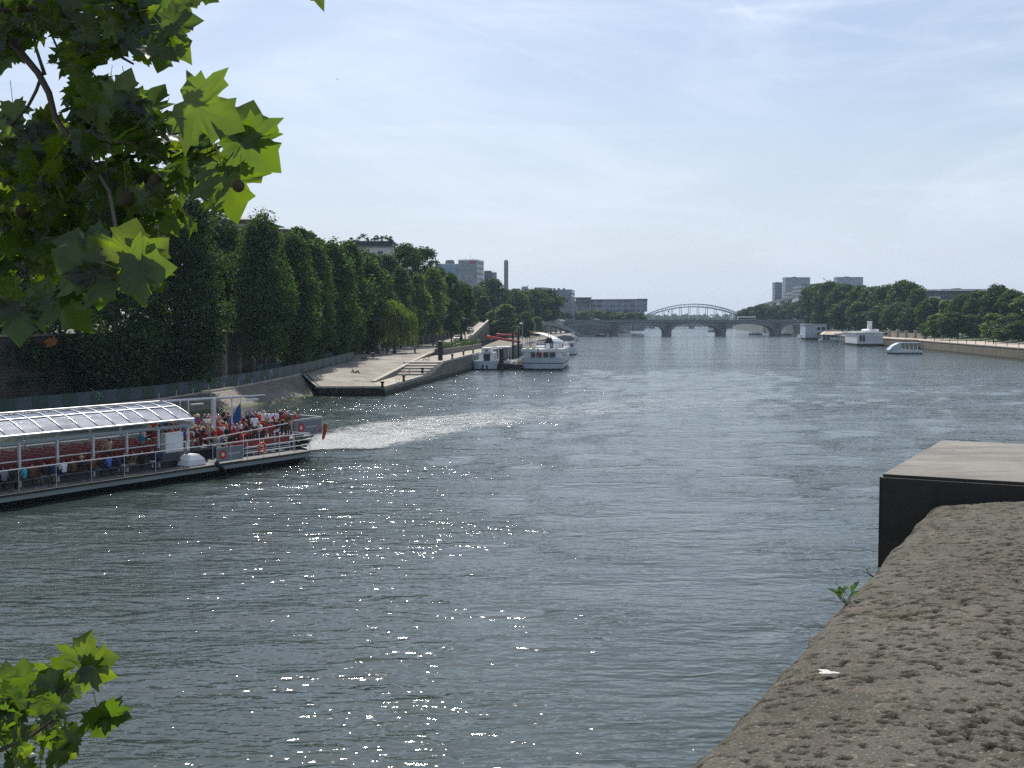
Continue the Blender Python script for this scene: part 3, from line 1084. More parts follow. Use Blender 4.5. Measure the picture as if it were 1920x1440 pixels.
def near_tree(name, label, base, ztop, width, shape, nleaf, leaf, mat, seed, cb=0.15, csize=None, nclump=None, cat='tree', group=None, ell=1.0, tr=0.22, upright=0.0):
    rng = np.random.default_rng(seed)
    t_ = thing(name, label, cat, tuple(base), rng.uniform(0, 6.28), group)
    H = ztop - base[2]
    V, F = crown(rng, H * cb, H, width / 2, shape, nclump or max(30, int(H * width / 2.2)), nleaf, leaf, csize or width * 0.16, upright, ell)
    obj('crown', np_mesh('crown', V, F, mat), t_)
    trunk_mb(rng, -0.3, H, tr, width / 2).build('trunk', M['bark'], t_, smooth=True)
    return t_


# the great plane and its neighbours at the left, on the promenade
def promenade_z(Y):
    return float(np.interp(Y, [25, 118, 130, 143, 158, 175, 195, 213, 238], [1.3, 1.45, 1.65, 1.95, 2.2, 2.6, 2.95, 3.1, 3.35]))


def prom(px, Y):
    p = at(px, 603, Y)
    return (p.x, Y, promenade_z(Y))


near_tree('plane_tree', 'largest dark plane tree whose crown hangs over the fence behind the tour boat', prom(352, 127), 22.6, 11.8, 'oval', 36000, 0.34, M['leaf_dark'], 11, 0.06, 1.85, 140, ell=1.2, tr=.38)
near_tree('plane_tree', 'dark plane tree just left of the largest one behind the covered boat roof', prom(215, 117), 24.0, 12.5, 'oval', 30000, 0.36, M['leaf_dark'], 12, 0.02, 1.9, 140, ell=1.2, tr=.36)
near_tree('plane_tree', 'shaded plane tree with thick bare trunk at the far left quay', prom(38, 113), 24.5, 13.5, 'oval', 26000, 0.38, M['leaf_dark'], 13, 0.09, 2.0, 120, ell=1.1, tr=.55)
near_tree('plane_tree', 'plane tree partly outside the left edge above the quay', prom(-170, 108), 24.0, 12.0, 'oval', 9000, 0.45, M['leaf_dark'], 14, 0.2, 1.9, 90, tr=.4)
near_tree('plane_tree', 'tall dark tree in the back row between the two largest planes', (-50, 138, 7.3), 27.5, 12, 'oval', 11000, 0.5, M['leaf_dark'], 15, 0.1, 2.0, 90)
near_tree('plane_tree', 'tall back row street tree above the leftmost plane tree', (-61, 132, 7.3), 28.5, 13, 'oval', 10000, 0.5, M['leaf_dark'], 16, 0.1, 2.0, 90)

near_tree('street_tree', 'dense street tree filling the gap left of the largest plane', (-48.5, 152, 7.3), 25.5, 13, 'oval', 15000, 0.48, M['leaf_dark'], 17, 0.02, 2.1, 100, group='street trees behind the quay')
near_tree('street_tree', 'dense street tree behind the trunk at the far left', (-64, 150, 7.3), 26.5, 13, 'oval', 12000, 0.5, M['leaf_dark'], 18, 0.02, 2.1, 100, group='street trees behind the quay')
for i, (px, Y, h_, w_, lab) in enumerate(((8, 112, 5.6, 8.5, 'dark shrub against the wall at the very left edge'), (84, 116, 6.4, 8.0, 'dark shrub against the wall right of the thick trunk'), (150, 119, 5.8, 7.5, 'dark shrub between the two left plane trees'), (226, 121, 6.2, 8.0, 'dark shrub below the second plane tree'), (292, 124, 5.2, 6.0, 'dark shrub at the left foot of the largest plane'))):
    b_ = prom(px, Y)
    near_tree('wall_shrub', lab, b_, b_[2] + h_, w_, 'round', 5200, 0.36, M['leaf_dark'], 120 + i, 0.0, 1.5, 40, cat='shrub', group='dark shrubs along the street wall', tr=.08)
# columnar row along the quay
row = [(494, 150, 21.9, 9.0), (551, 161, 20.4, 7.8), (588, 174, 19.9, 8.2), (625, 188, 21.5, 8.6), (656, 203, 21.7, 8.8), (688, 219, 20.2, 8.6), (716, 236, 18.6, 7.8)]
rowlab = ['broadest and nearest tree of the dark columnar quay row', 'second tree of the columnar quay row, right of the broadest one', 'third tree of the columnar row counted from the broad near one', 'middle tree of the seven columnar trees on the quay', 'fifth columnar quay tree, above the left end of the stairs', 'sixth columnar quay tree, just left of the stone stairs', 'last and farthest columnar quay tree, directly behind the willow']
for i, ((px, Y, zt, w), lab) in enumerate(zip(row, rowlab)):
    near_tree('poplar_tree', lab, prom(px, Y), zt, w, ['oval', 'column'][i % 2], 24000 if i == 0 else 19000, 0.36 + i * .02, M['leaf_poplar'], 30 + i, 0.06, w * .21, 95, group='columnar trees in a row along the quay', ell=1.7, tr=.2)

# street trees rising behind that row
back = [(398, 160, 24.2, 9, 'street tree in the gap behind the right side of the largest plane'), (432, 166, 22.6, 8, 'street tree just left of the flared apartment roofs'), (470, 172, 22.8, 8, 'street tree showing left of the broadest columnar tree'), (560, 185, 24.4, 7.0, 'rounded street tree top below the flared apartment roofs'), (600, 205, 24.2, 7, 'street tree top just right of the flared apartment roofs'), (652, 232, 25.2, 9, 'street tree standing left of the roof garden building'), (694, 250, 24.0, 8, 'street tree directly in front of the roof garden building'), (726, 268, 24.5, 9, 'street tree at the right corner of the roof garden building'), (762, 285, 28.2, 10.5, 'large dark street tree right of the roof garden building'), (797, 310, 29.0, 10.5, 'large dark street tree left of the blue glass building'), (818, 335, 25, 9, 'dark street tree touching the foot of the blue glass building')]
for i, (px, Y, zt, w, lab) in enumerate(back):
    p = at(px, 603, Y)
    near_tree('street_tree', lab, (p.x, Y, street_z(Y)), zt, w * 1.2, 'round', 11000, 0.5, M['leaf_dark'], 50 + i, 0.06, w * .19, 90, group='street trees behind the quay')
# paler trees past the willow
pale = [(752, 252, 20.8, 7.0, 'darker green tree behind the left half of the willow'), (783, 262, 19.8, 6, 'pale green tree rising just right of the willow'), (812, 275, 21.6, 8.5, 'pale tall tree in the middle of the group by the ramp'), (846, 296, 21.2, 7.5, 'darker green tree next to the black street lamp'), (872, 318, 19.0, 6.5, 'green tree on the ramp right behind the lamp')]
for i, (px, Y, zt, w, lab) in enumerate(pale):
    p = at(px, 603, Y)
    near_tree('quay_tree', lab, (p.x, Y, 3.55 if i < 3 else 3.6), zt, w, 'column' if i != 2 else 'oval', 9000, 0.42, M['leaf_light'] if i in (1, 2) else M['leaf_poplar'], 70 + i, 0.16, w * .19, 70, group='trees between willow and ramp', ell=1.3, tr=.18)

# weeping willow
wb = gp(740, 661, 3.44)
rng = np.random.default_rng(91)
wt = thing('willow_tree', 'weeping willow with drooping yellow green strands alone on the plaza', 'tree', tuple(wb))
Vs, Fs, o0 = [], [], 0
pos, nor, sz = [], [], []
for k in range(760):
    a = rng.uniform(0, 2 * PI)
    q = math.sqrt(rng.random())
    lob = 1 + 0.15 * math.sin(2 * a + 0.8) + 0.08 * math.sin(5 * a)
    r0 = 3.75 * q * lob
    top = 9.6 - 2.7 * q**2.2 + rng.normal() * 0.3 + (0.5 if math.cos(a - 2.6) > .2 else -.3)
    L = rng.uniform(2.0, 5.6) * (0.55 + 0.55 * q)
    zb = max(top - L, 0.9 + rng.random() * 0.9)
    n = int((top - zb) / 0.105)
    s = np.linspace(0, 1, n)
    drift = 0.28 * s**0.6
    x = (r0 + drift) * math.cos(a) + rng.normal(size=n) * 0.08
    y = (r0 + drift) * math.sin(a) + rng.normal(size=n) * 0.08
    pos.append(np.stack([x, y, top + (zb - top) * s + rng.normal(size=n) * .05], 1))
P_ = np.concatenate(pos)
n = len(P_)
nr_ = np.stack([P_[:, 0], P_[:, 1], np.full(n, 0.6)], 1)
nr_ = nr_ / (np.linalg.norm(nr_, axis=1)[:, None] + 1e-6) + rng.normal(size=(n, 3)) * 0.5
nr_ /= np.linalg.norm(nr_, axis=1)[:, None]
dn = np.array([0, 0, -1.0]) + rng.normal(size=(n, 3)) * 0.22
tg = np.cross(nr_, dn)
tg /= np.linalg.norm(tg, axis=1)[:, None]
bt = np.cross(tg, nr_)
szz = rng.uniform(0.22, 0.46, n)[:, None]
V = np.stack([P_ - bt * szz * .6, P_ + tg * szz * .16, P_ + bt * szz * .6, P_ - tg * szz * .16], 1).reshape(-1, 3)
obj('crown', np_mesh('crown', V, np.arange(4 * n).reshape(n, 4), M['leaf_willow']), wt)
trunk_mb(rng, -.2, 8.5, .3, 3.2, .2, limbs=7).build('trunk', M['bark'], wt, smooth=True)

# far trees: four crowns in real size classes, copied
protos = []
for k, (shape, wd, mat, nl) in enumerate([('round', 11, 'leaf_far', 9000), ('oval', 9, 'leaf_far', 8000), ('round', 12, 'leaf_dark', 9000), ('oval', 8, 'leaf_light', 7000), ('cone', 6, 'leaf_far', 6000)]):
    rng = np.random.default_rng(200 + k)
    V, F = crown(rng, 0.6, 14, wd / 2, shape, 70, nl, 0.66, wd * .19)
    protos.append((np_mesh('crown', V, F, M[mat]), trunk_mb(rng, -.5, 13, .3, wd / 2, limbs=4).mesh('trunk', M['bark'], smooth=True), wd, 14.0))


def far_tree(px, ytop, wpx, Y, zb, label, kind=0, group=None, name='broadleaf_tree'):
    p = at(px, ytop, Y)
    cm, tm, wd, h = protos[kind]
    o = thing(name, label, 'tree', (p.x, Y, zb), random.uniform(0, 6.28), group)
    sx = 1.25 * wpx * Y / FPX / wd
    o.scale = (sx, sx, (p.z - zb) / h)
    obj('crown', cm, o)
    obj('trunk', tm, o)
    return o


G1 = 'street trees between the ramp and the stone bridge'
for px, yt, w, Y, zb, k, lab in [
    (893, 541, 46, 470, 9.3, 0, 'tree crown below the grey office tower'), (924, 527, 56, 520, 9.3, 2, 'tall tree crown below the small dark tower'),
    (906, 557, 36, 425, 9.2, 4, 'dark pointed tree at the top of the ramp'), (948, 574, 44, 400, 3.3, 3, 'bright green rounded tree behind the red boom'),
    (926, 585, 34, 408, 3.3, 3, 'small bright green tree beside the ramp wall end'), (963, 546, 56, 540, 9.3, 0, 'tree crown under the slender tower, right side'),
    (940, 545, 50, 560, 9.3, 2, 'tree crown under the slender tower, left side'), (995, 546, 62, 560, 9.3, 0, 'wide tree crown left of the biggest rounded one'),
    (1024, 545, 64, 600, 9.3, 2, 'biggest rounded tree crown before the pale office block'), (986, 587, 34, 440, 3.3, 1, 'dark small tree above the white canopy'),
    (1006, 596, 26, 470, 3.3, 3, 'light shrub-like tree left of the curved footbridge'), (968, 592, 26, 430, 3.3, 2, 'dark low tree behind the masts')]:
    far_tree(px, yt, w, Y, zb, lab, k, G1)
G2 = 'pale trees in front of the long ministry block'
for i, px in enumerate(range(1062, 1205, 15)):
    far_tree(px + random.uniform(-3, 3), 582 + random.uniform(0, 7), random.uniform(22, 32), 800 + random.uniform(-20, 60), 9.3, '%s tree from the left in the pale row before the ministry' % ORD[i], [3, 1, 3, 0][i % 4], G2)
G3 = 'trees beyond the bridge on the right bank'
for i, (px, yt, w) in enumerate([(1392, 583, 24), (1408, 577, 30), (1430, 572, 34), (1455, 574, 32), (1478, 569, 34), (1500, 566, 36)]):
    far_tree(px, yt, w, 900 - i * 12, 9, '%s tree from the left in the row beyond the bridge' % ORD[i], [0, 1, 0][i % 3], G3)
G4 = 'big rounded trees along the right bank street'
for i, (px, yt, w, Y) in enumerate([(1530, 538, 54, 640), (1556, 533, 56, 600), (1585, 537, 52, 575), (1612, 540, 54, 555), (1640, 542, 60, 540), (1668, 539, 62, 525), (1697, 531, 62, 510), (1722, 545, 48, 500)]):
    far_tree(px, yt, w, Y, 7.0, '%s tree from the bridge in the big rounded right bank row' % ORD[i], [0, 2, 0, 1][i % 4], G4)
G5 = 'lower trees in front of the right bank row'
for i, (px, yt, w, Y) in enumerate([(1545, 580, 44, 600), (1580, 572, 48, 560), (1615, 570, 46, 530), (1650, 575, 52, 500), (1685, 570, 52, 485), (1712, 580, 44, 470)]):
    far_tree(px, yt, w, Y, 5.0, '%s from the bridge of the lower dark trees behind the white houseboat' % ORD[i], [2, 0, 2][i % 3], G5)
G6 = 'garden trees at the right edge'
gl = [(1748, 562, 44, 440, 'garden tree just right of the big rounded row'), (1778, 566, 46, 430, 'garden tree above the white flagpole'), (1806, 556, 46, 410, 'garden tree left of the kiosk, taller one'), (1836, 550, 52, 400, 'garden tree right above the small kiosk'), (1868, 540, 56, 390, 'tallest garden tree near the right edge'), (1898, 548, 50, 380, 'garden tree second from the right edge'), (1928, 556, 60, 370, 'garden tree cut by the right edge')]
for i, (px, yt, w, Y, lab) in enumerate(gl):
    far_tree(px, yt, w, Y, 5.2, lab, [0, 3, 0, 1, 2, 0, 3][i], G6)
bl = [(1758, 592, 40, 395, 'dense round garden bush left of the white flagpole'), (1786, 588, 48, 385, 'dense round dark bush right of the white flagpole'), (1822, 592, 40, 382, 'wide bush left of the kiosk roof'), (1862, 590, 44, 360, 'bush behind the kiosk at its right'), (1890, 596, 50, 345, 'large dark bush between kiosk and right edge'), (1918, 604, 56, 325, 'lowest dark bush at the right edge'), (1880, 616, 34, 330, 'small bush at the back of the sandy quay'), (1740, 606, 30, 420, 'small bush by the stairs to the quay')]
for i, (px, yt, w, Y, lab) in enumerate(bl):
    p = at(px, yt, Y)
    far_tree(px, yt, w, Y, 4.0, lab, [3, 2, 0, 3, 2, 2, 3, 0][i], 'garden bushes', name='garden_bush')

# far shore woods under the arches
rng = np.random.default_rng(5)
pts_ = []
for k in range(260):
    x = rng.uniform(150, 560)
    pts_.append((x, 2320 + rng.uniform(0, 60), 9.0))
Vs, Fs = [], []
oo = 0
for (x, y, z) in pts_:
    V, F = crown(rng, 0, rng.uniform(8, 16), 8, 'round', 10, 70, 3.0, 3)
    Vs.append(V + np.array([x, y, z]))
    Fs.append(F + oo)
    oo += len(V)
structure(obj('far_woods', np_mesh('far_woods', np.concatenate(Vs), np.concatenate(Fs), M['leaf_far'])), 'stuff')
# ------------------------------------------------------------------ stone parapet in the foreground
WT = 8.95
P1, P2 = gp(1270, 1440, WT), gp(1742, 946, WT)
wd = (P2 - P1).normalized()
wr = Vector((wd.y, -wd.x, 0))
s_end = (P2 - P1).length


def wpt(s, tt, z):
    return P1 + wd * s + wr * tt + Vector((0, 0, z - WT))


m, t, out = newmat('pitted limestone')
tc = t.new('ShaderNodeTexCoord').outputs['Object']
at_ = t.new('ShaderNodeAttribute')
at_.attribute_name = 'pit'
n1 = t.noise(tc, 2.2, 5, 0.65)
n2 = t.noise(tc, 17, 6, 0.75)
n3 = t.noise(tc, 240, 3, 0.8)
n4 = t.noise(tc, 95, 4, 0.8)
c = t.mix(t.smooth(n1, 0.34, 0.68), (0.078, 0.074, 0.057), (0.128, 0.119, 0.099))
c = t.mix(t.math('MULTIPLY', t.smooth(n2, 0.48, 0.66), 0.75), c, (0.175, 0.158, 0.132))
c = t.mix(t.math('MULTIPLY', t.smooth(t.noise(tc, 6.5, 5, 0.7), 0.52, 0.66), 0.55), c, (0.085, 0.092, 0.046))
c = t.mix(t.math('MULTIPLY', t.smooth(t.noise(tc, 9.5, 5, 0.7, 0.3), 0.56, 0.68), 0.5), c, (0.17, 0.125, 0.105))
c = t.mix(t.math('MULTIPLY', t.smooth(n4, 0.52, 0.62), 0.55), c, (0.085, 0.08, 0.065))
c = t.mix(t.math('MULTIPLY', t.smooth(n3, 0.52, 0.66), 0.7), c, (0.05, 0.047, 0.04))
c = t.mix(t.math('MULTIPLY', t.smooth(t.noise(tc, 210, 2, 0.6), 0.58, 0.66), 0.6), c, (0.31, 0.29, 0.24))
c = t.mix(t.smooth(t.noise(tc, 24, 3, 0.6), 0.70, 0.74), c, (0.27, 0.255, 0.19))
c = t.mix(t.math('MULTIPLY', at_.outputs['Fac'], 0.94), c, (0.014, 0.013, 0.011))  # pits painted dark: dirt plus the shade inside them
p = principled(t, out, Base_Color=c, Roughness=0.95)
p.inputs['Specular IOR Level'].default_value = 0.2
hh = t.math('ADD', t.math('MULTIPLY', t.noise(tc, 130, 5, 0.8), 1.0), t.math('MULTIPLY', t.noise(tc, 320, 2, 0.7), 0.5))
t.set(p, 'Normal', bump(t, hh, 1.0, 0.0042))
M['parapet'] = m

prof = []  # (t, z) across the coping, from low on the river face over the top
for k in range(14):
    prof.append((-0.012 + 0.0 * k, WT - 0.62 + k * 0.042))
for k in range(1, 16):
    a = PI - (PI / 2) * k / 15
    prof.append((0.055 + 0.067 * math.cos(a), WT - 0.066 + 0.066 * math.sin(a)))
for k in range(1, 160):
    tt = 0.055 + k * 0.0037
    prof.append((tt, WT + 0.03 * math.sin(min(1, (tt - 0.055) / 0.30) * PI / 2)))
for k in range(1, 8):
    prof.append((prof[-1][0] + 0.004, prof[-1][1] - 0.06 * k))
ss = np.concatenate([np.arange(-1.8, -0.25, 0.03), np.arange(-0.25, s_end + 0.02, 0.0034)])
PR_ = []
pit = []
for s in ss:
    rowp = []
    for (tt, z) in prof:
        q = Vector((s * 1.0, tt, z))
        f1 = mnoise.fractal(Vector((s * 7, tt * 7, z * 7)), 0.9, 2.0, 3)
        ed = 0.012 * mnoise.noise(Vector((s * 11, 3.3, z * 11))) + 0.006 * mnoise.noise(Vector((s * 37, 1.3, z * 30)))
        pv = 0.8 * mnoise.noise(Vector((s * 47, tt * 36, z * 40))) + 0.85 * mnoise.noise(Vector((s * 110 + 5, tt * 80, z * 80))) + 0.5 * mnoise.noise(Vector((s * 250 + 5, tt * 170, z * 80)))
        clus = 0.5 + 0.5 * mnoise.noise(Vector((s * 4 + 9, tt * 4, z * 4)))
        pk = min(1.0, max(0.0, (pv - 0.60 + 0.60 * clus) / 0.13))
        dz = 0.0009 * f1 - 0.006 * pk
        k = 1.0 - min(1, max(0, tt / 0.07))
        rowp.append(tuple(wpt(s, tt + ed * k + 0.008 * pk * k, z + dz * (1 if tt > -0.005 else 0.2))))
        pit.append(pk)
    PR_.append(rowp)
pw_ = thing('stone_parapet', 'rough pitted brown stone parapet sloping across the bottom right corner', 'parapet', tuple(wpt(1, .3, 8)))
mb = MB()
mb.grid(PR_)
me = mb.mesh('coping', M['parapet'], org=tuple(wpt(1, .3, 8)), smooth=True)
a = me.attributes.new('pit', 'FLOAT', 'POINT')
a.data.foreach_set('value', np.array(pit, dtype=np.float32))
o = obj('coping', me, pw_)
mb = MB()
q0, q1 = wpt(-1.8, 0.02, 0), wpt(s_end + 1.6, 0.02, 0)
q2, q3 = wpt(s_end + 1.6, .6, 0), wpt(-1.8, .6, 0)
mb.prism([q0, q1, q2, q3], 5.5, WT - .3)
mb.build('wall_body', M['quay_stone'], pw_, tuple(wpt(1, .3, 8)))
# white bird dropping on the coping
dp = gp(1551, 1262, WT + .012)
mb = MB()
pts_ = []
for k in range(18):
    a = 2 * PI * k / 18
    r = 1 + .35 * math.sin(3 * a + 1) + .2 * math.sin(5 * a)
    pts_.append(dp + wr * (math.cos(a) * .013 * r) + wd * (math.sin(a) * .010 * r) + Vector((0, 0, .002)))
mb.add([dp + Vector((0, 0, .003))] + pts_, [(0, k + 1, (k + 1) % 18 + 1) for k in range(18)])
mb.build('bird_dropping', pm('chalk white', (0.52, 0.51, 0.48), .8, .05), pw_, tuple(wpt(1, .3, 8)), smooth=True)

# pier block at the end of the parapet
m, t, out = newmat('sooty shaded pier stone')
tc = t.new('ShaderNodeTexCoord').outputs['Object']
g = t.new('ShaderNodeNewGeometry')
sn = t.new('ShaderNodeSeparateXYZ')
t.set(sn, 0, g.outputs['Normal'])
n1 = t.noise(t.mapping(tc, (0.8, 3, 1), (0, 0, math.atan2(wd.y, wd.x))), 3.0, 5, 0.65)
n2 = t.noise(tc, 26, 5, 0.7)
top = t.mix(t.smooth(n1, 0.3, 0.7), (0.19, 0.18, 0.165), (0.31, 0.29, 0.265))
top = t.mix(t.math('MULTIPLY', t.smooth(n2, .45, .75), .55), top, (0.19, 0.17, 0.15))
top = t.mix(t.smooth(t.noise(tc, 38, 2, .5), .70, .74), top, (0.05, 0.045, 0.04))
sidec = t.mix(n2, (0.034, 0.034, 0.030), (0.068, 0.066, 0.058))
c = t.mix(t.smooth(sn.outputs[2], 0.30, 0.55), sidec, top)  # sides painted dark for shade as well as soot; upward faces stay pale
p = principled(t, out, Base_Color=c, Roughness=0.95)
p.inputs['Specular IOR Level'].default_value = 0.15
t.set(p, 'Normal', bump(t, t.noise(tc, 60, 6, .75), 1.0, 0.006))
M['pier'] = m
CF = at(1648, 889, 3.46)
CB = gp(1762, 825, CF.z)
CR = gp(1920, 905, CF.z)
ud = (CB - CF)
vd = (CR - CF).normalized()
pc = thing('pier_block', 'massive square stone pier with sooty front darkened for shade and pale top', 'pier', (CF.x, CF.y, 7.5))
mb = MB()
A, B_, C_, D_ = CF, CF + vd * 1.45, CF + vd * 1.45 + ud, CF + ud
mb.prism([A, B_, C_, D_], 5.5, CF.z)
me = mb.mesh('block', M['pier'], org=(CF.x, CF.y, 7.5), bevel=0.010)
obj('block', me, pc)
mb = MB()
j = CF + vd * 0.165
nrm = Vector((vd.y, -vd.x, 0))
mb.prism([j + nrm * .003, j + vd * .006 + nrm * .003, j + vd * .006 - nrm * .02, j - nrm * .02], 5.5, CF.z - .03)
mb.build('joint', M['quay_dark'], pc, (CF.x, CF.y, 7.5))

# weeds rooted in the joint of the parapet
mlw = mat_leaf('weed leaf', (0.03, 0.07, 0.015), (0.06, 0.13, 0.03), 0.35, 0.35, 0.10)


def weed(px, py, s, n, label, seed):
    b = gp(px, py, WT - .02)
    rng = random.Random(seed)
    w = thing('weed_sprig', label, 'weed', tuple(b))
    mb = MB()
    mbl = MB()
    for k in range(3):
        a = rng.uniform(0, 6.28)
        tip = b + Vector((math.cos(a) * .02, math.sin(a) * .02 - .01, s * rng.uniform(.75, 1)))
        mb.tube([b + Vector((0.02, 0, -.01)), b.lerp(tip, .5) + Vector((0.004, 0, 0)), tip], [.0012, .001, .0007], 5)
        for j in range(n):
            q = .35 + .65 * (j + 1) / n
            base = b.lerp(tip, q)
            aa = a + j * 2.4
            L = s * rng.uniform(.6, .95)
            dr = Vector((math.cos(aa), math.sin(aa) * .6, rng.uniform(.3, .9))).normalized()
            sd_ = dr.cross(Vector((0, 0, 1))).normalized() * L * .2
            mid = base + dr * L * .5 + Vector((0, 0, .006))
            mbl.add([base, mid + sd_, base + dr * L, mid - sd_], [(0, 1, 2, 3)])
    mb.build('stem', mlw, w, tuple(b))
    mbl.build('leaves', mlw, w, tuple(b), recalc=False)
    return w


weed(1577, 1136, .036, 4, 'larger green weed sprig growing from the parapet edge', 3)
weed(1631, 1081, .018, 2, 'tiny weed tuft on the parapet edge beside the black pier', 5)

# ------------------------------------------------------------------ plane tree overhanging the viewpoint
HALF = [(.14, -.12), (.33, -.09), (.51, -.17), (.47, .00), (.62, .05), (.51, .18), (.67, .25), (.88, .45), (.66, .45), (.60, .56), (.46, .50), (.335, .47), (.375, .63), (.47, .75), (.305, .80), (.20, .93)]
OUT = [(0, 0)] + HALF + [(0, 1.15)] + [(-x, y) for x, y in HALF[::-1]]
CEN = np.array([0, .26])
OUTA = np.array(OUT)
MID = CEN + (OUTA - CEN) * 0.55
LV2 = np.concatenate([[CEN], MID, OUTA])
NO = len(OUT)
LT = []
for i in range(NO):
    j = (i + 1) % NO
    LT += [(0, 1 + i, 1 + j), (1 + i, 1 + NO + i, 1 + NO + j), (1 + i, 1 + NO + j, 1 + j)]
LT = np.array(LT)

m, t, out = newmat('plane leaf')
uv = t.new('ShaderNodeUVMap')
uv.uv_map = 'UVMap'
g = t.new('ShaderNodeNewGeometry')
ri = g.outputs['Random Per Island']
vein = None
sx = t.new('ShaderNodeSeparateXYZ')
t.set(sx, 0, uv.outputs[0])
for a in (0, 62, -62, 108, -108):
    dx, dy = math.sin(R(a)), math.cos(R(a))
    dt = t.math('ADD', t.math('MULTIPLY', sx.outputs[0], dx), t.math('MULTIPLY', sx.outputs[1], dy))
    cr = t.math('ABSOLUTE', t.math('SUBTRACT', t.math('MULTIPLY', sx.outputs[0], dy), t.math('MULTIPLY', sx.outputs[1], dx)))
    w = t.math('MULTIPLY', t.math('LESS_THAN', cr, t.math('MULTIPLY', t.math('SUBTRACT', 1.2, dt), 0.013)), t.math('GREATER_THAN', dt, 0.0))
    vein = w if vein is None else t.math('MAXIMUM', vein, w)
nz = t.noise(g.outputs['Position'], 14, 4, .6)
c1 = t.mix(ri, (0.008, 0.018, 0.004), (0.018, 0.036, 0.006))
c1 = t.mix(t.math('MULTIPLY', nz, .5), c1, (0.012, 0.026, 0.006))
ct = t.mix(ri, (0.10, 0.20, 0.009), (0.235, 0.33, 0.015))
ct = t.mix(t.math('MULTIPLY', t.smooth(nz, .35, .75), .45), ct, (0.10, 0.18, 0.010))
ct = t.mix(t.math('MULTIPLY', vein, .6), ct, (0.10, 0.15, 0.02))
c1 = t.mix(t.math('MULTIPLY', vein, .6), c1, (0.11, 0.14, 0.05))
df = t.new('ShaderNodeBsdfDiffuse')
t.set(df, 'Color', c1)
tr = t.new('ShaderNodeBsdfTranslucent')
t.set(tr, 'Color', ct)
gl = t.new('ShaderNodeBsdfGlossy')
t.set(gl, 'Roughness', 0.33)
t.set(gl, 'Color', (.9, .9, .95))
ms = t.new('ShaderNodeMixShader')
t.set(ms, 0, .62)
t.l.new(df.outputs[0], ms.inputs[1])
t.l.new(tr.outputs[0], ms.inputs[2])
ms2 = t.new('ShaderNodeMixShader')
t.set(ms2, 0, .035)
t.l.new(ms.outputs[0], ms2.inputs[1])
t.l.new(gl.outputs[0], ms2.inputs[2])
t.l.new(ms2.outputs[0], out.inputs['Surface'])
M['plane_leaf'] = m
M['twig'] = pm('young bark', (0.10, 0.08, 0.06), .85, .3, 6, .003, 60)
M['petiole'] = pm('petiole', (0.16, 0.20, 0.06), .6, .1)

cam_r = Vector((1, 0, 0))
cam_u = Vector((0, math.sin(PITCH), math.cos(PITCH)))
LR = np.random.default_rng(77)


class Spray:
    def __init__(self):
        self.V, self.F, self.U, self.mi = [], [], [], []
        self.n = 0

    def leaf(self, base, tip, normal, size, cup=None, petiole=True):
        y = Vector(tip).normalized()
        nrm = Vector(normal)
        nrm = (nrm - y * nrm.dot(y)).normalized()
        x = y.cross(nrm)
        c = LR.uniform(-.1, .55) if cup is None else cup + LR.uniform(.05, .2)
        dr = LR.uniform(-.42, .12)
        tw = LR.uniform(-.35, .35)
        X = LV2[:, 0] * LR.uniform(.88, 1.12)
        Y = LV2[:, 1]
        Zl = c * np.abs(X) - .55 * c * X * X + dr * Y * Y + tw * X * Y + .03 * np.sin(9 * Y + LR.uniform(0, 6)) + .03 * np.sin(8 * X + LR.uniform(0, 6))
        P = np.array(base)[None] + size * (X[:, None] * np.array(x) + Y[:, None] * np.array(y) + Zl[:, None] * np.array(nrm))
        self.V.append(P)
        self.F.append(LT + self.n)
        self.U.append(LV2)
        self.mi += [0] * len(LT)
        self.n += len(P)
        if petiole:
            b = Vector(base)
            L = size * LR.uniform(.35, .7)
            e = b - y * L * .8 + Vector((0, 0, L * LR.uniform(.1, .5)))
            w = x * size * .012
            h = nrm * size * .012
            pv = [b + w, b - w, b + h, e + w, e - w, e + h]
            self.V.append(np.array([tuple(q) for q in pv]))
            f = np.array([(0, 1, 4), (0, 4, 3), (1, 2, 5), (1, 5, 4), (2, 0, 3), (2, 3, 5)])
            self.F.append(f + self.n)
            self.U.append(np.zeros((6, 2)) + 5)
            self.mi += [1] * 6
            self.n += 6

    def shot(self, px, py, Y, size_px, ang, tilt=(0, 0), fore=0.0, cup=None):
        """a leaf whose middle is at (px,py): tip angle in the view plane, normal tilted from the viewer"""
        sz = (.86 if cup is not None else .62) * size_px * Y / FPX
        a = R(ang)
        y = cam_r * math.cos(a) + cam_u * math.sin(a) + Vector((0, 1, 0)) * fore
        y.normalize()
        nrm = Vector((0, -1, 0)) + cam_r * tilt[0] + cam_u * tilt[1]
        mid = at(px, py, Y)
        self.leaf(mid - y * sz * .45, y, nrm, sz, cup, size_px < 126)

    def cluster(self, px, py, rx, ry, n, Y0, Y1, s0=60, s1=115):
        for _ in range(int(n * 1.25)):
            a = LR.uniform(0, 2 * PI)
            q = math.sqrt(LR.random())
            x, yy = px + rx * q * math.cos(a), py + ry * q * math.sin(a)
            Y = LR.uniform(Y0, Y1)
            ang = LR.normal(-60, 75)
            nrm = (LR.normal(0, .9), LR.normal(.9, .9))
            self.shot(x, yy, Y, LR.uniform(s0, s1) * .80 * 4.2 / Y, ang, nrm, LR.normal(0, .6))

    def build(self, parent, org):
        V = np.concatenate(self.V) - np.array(org)
        F = np.concatenate(self.F)
        me = np_mesh('leaf_spray', V, F, [M['plane_leaf'], M['petiole']], smooth=True)
        me.polygons.foreach_set('material_index', np.array(self.mi, dtype=np.int32))
        U = np.concatenate(self.U)
        l = me.uv_layers.new(name='UVMap')
        l.data.foreach_set('uv', U[F.ravel()].astype(np.float32).ravel())
        return obj('leaf_spray', me, parent)


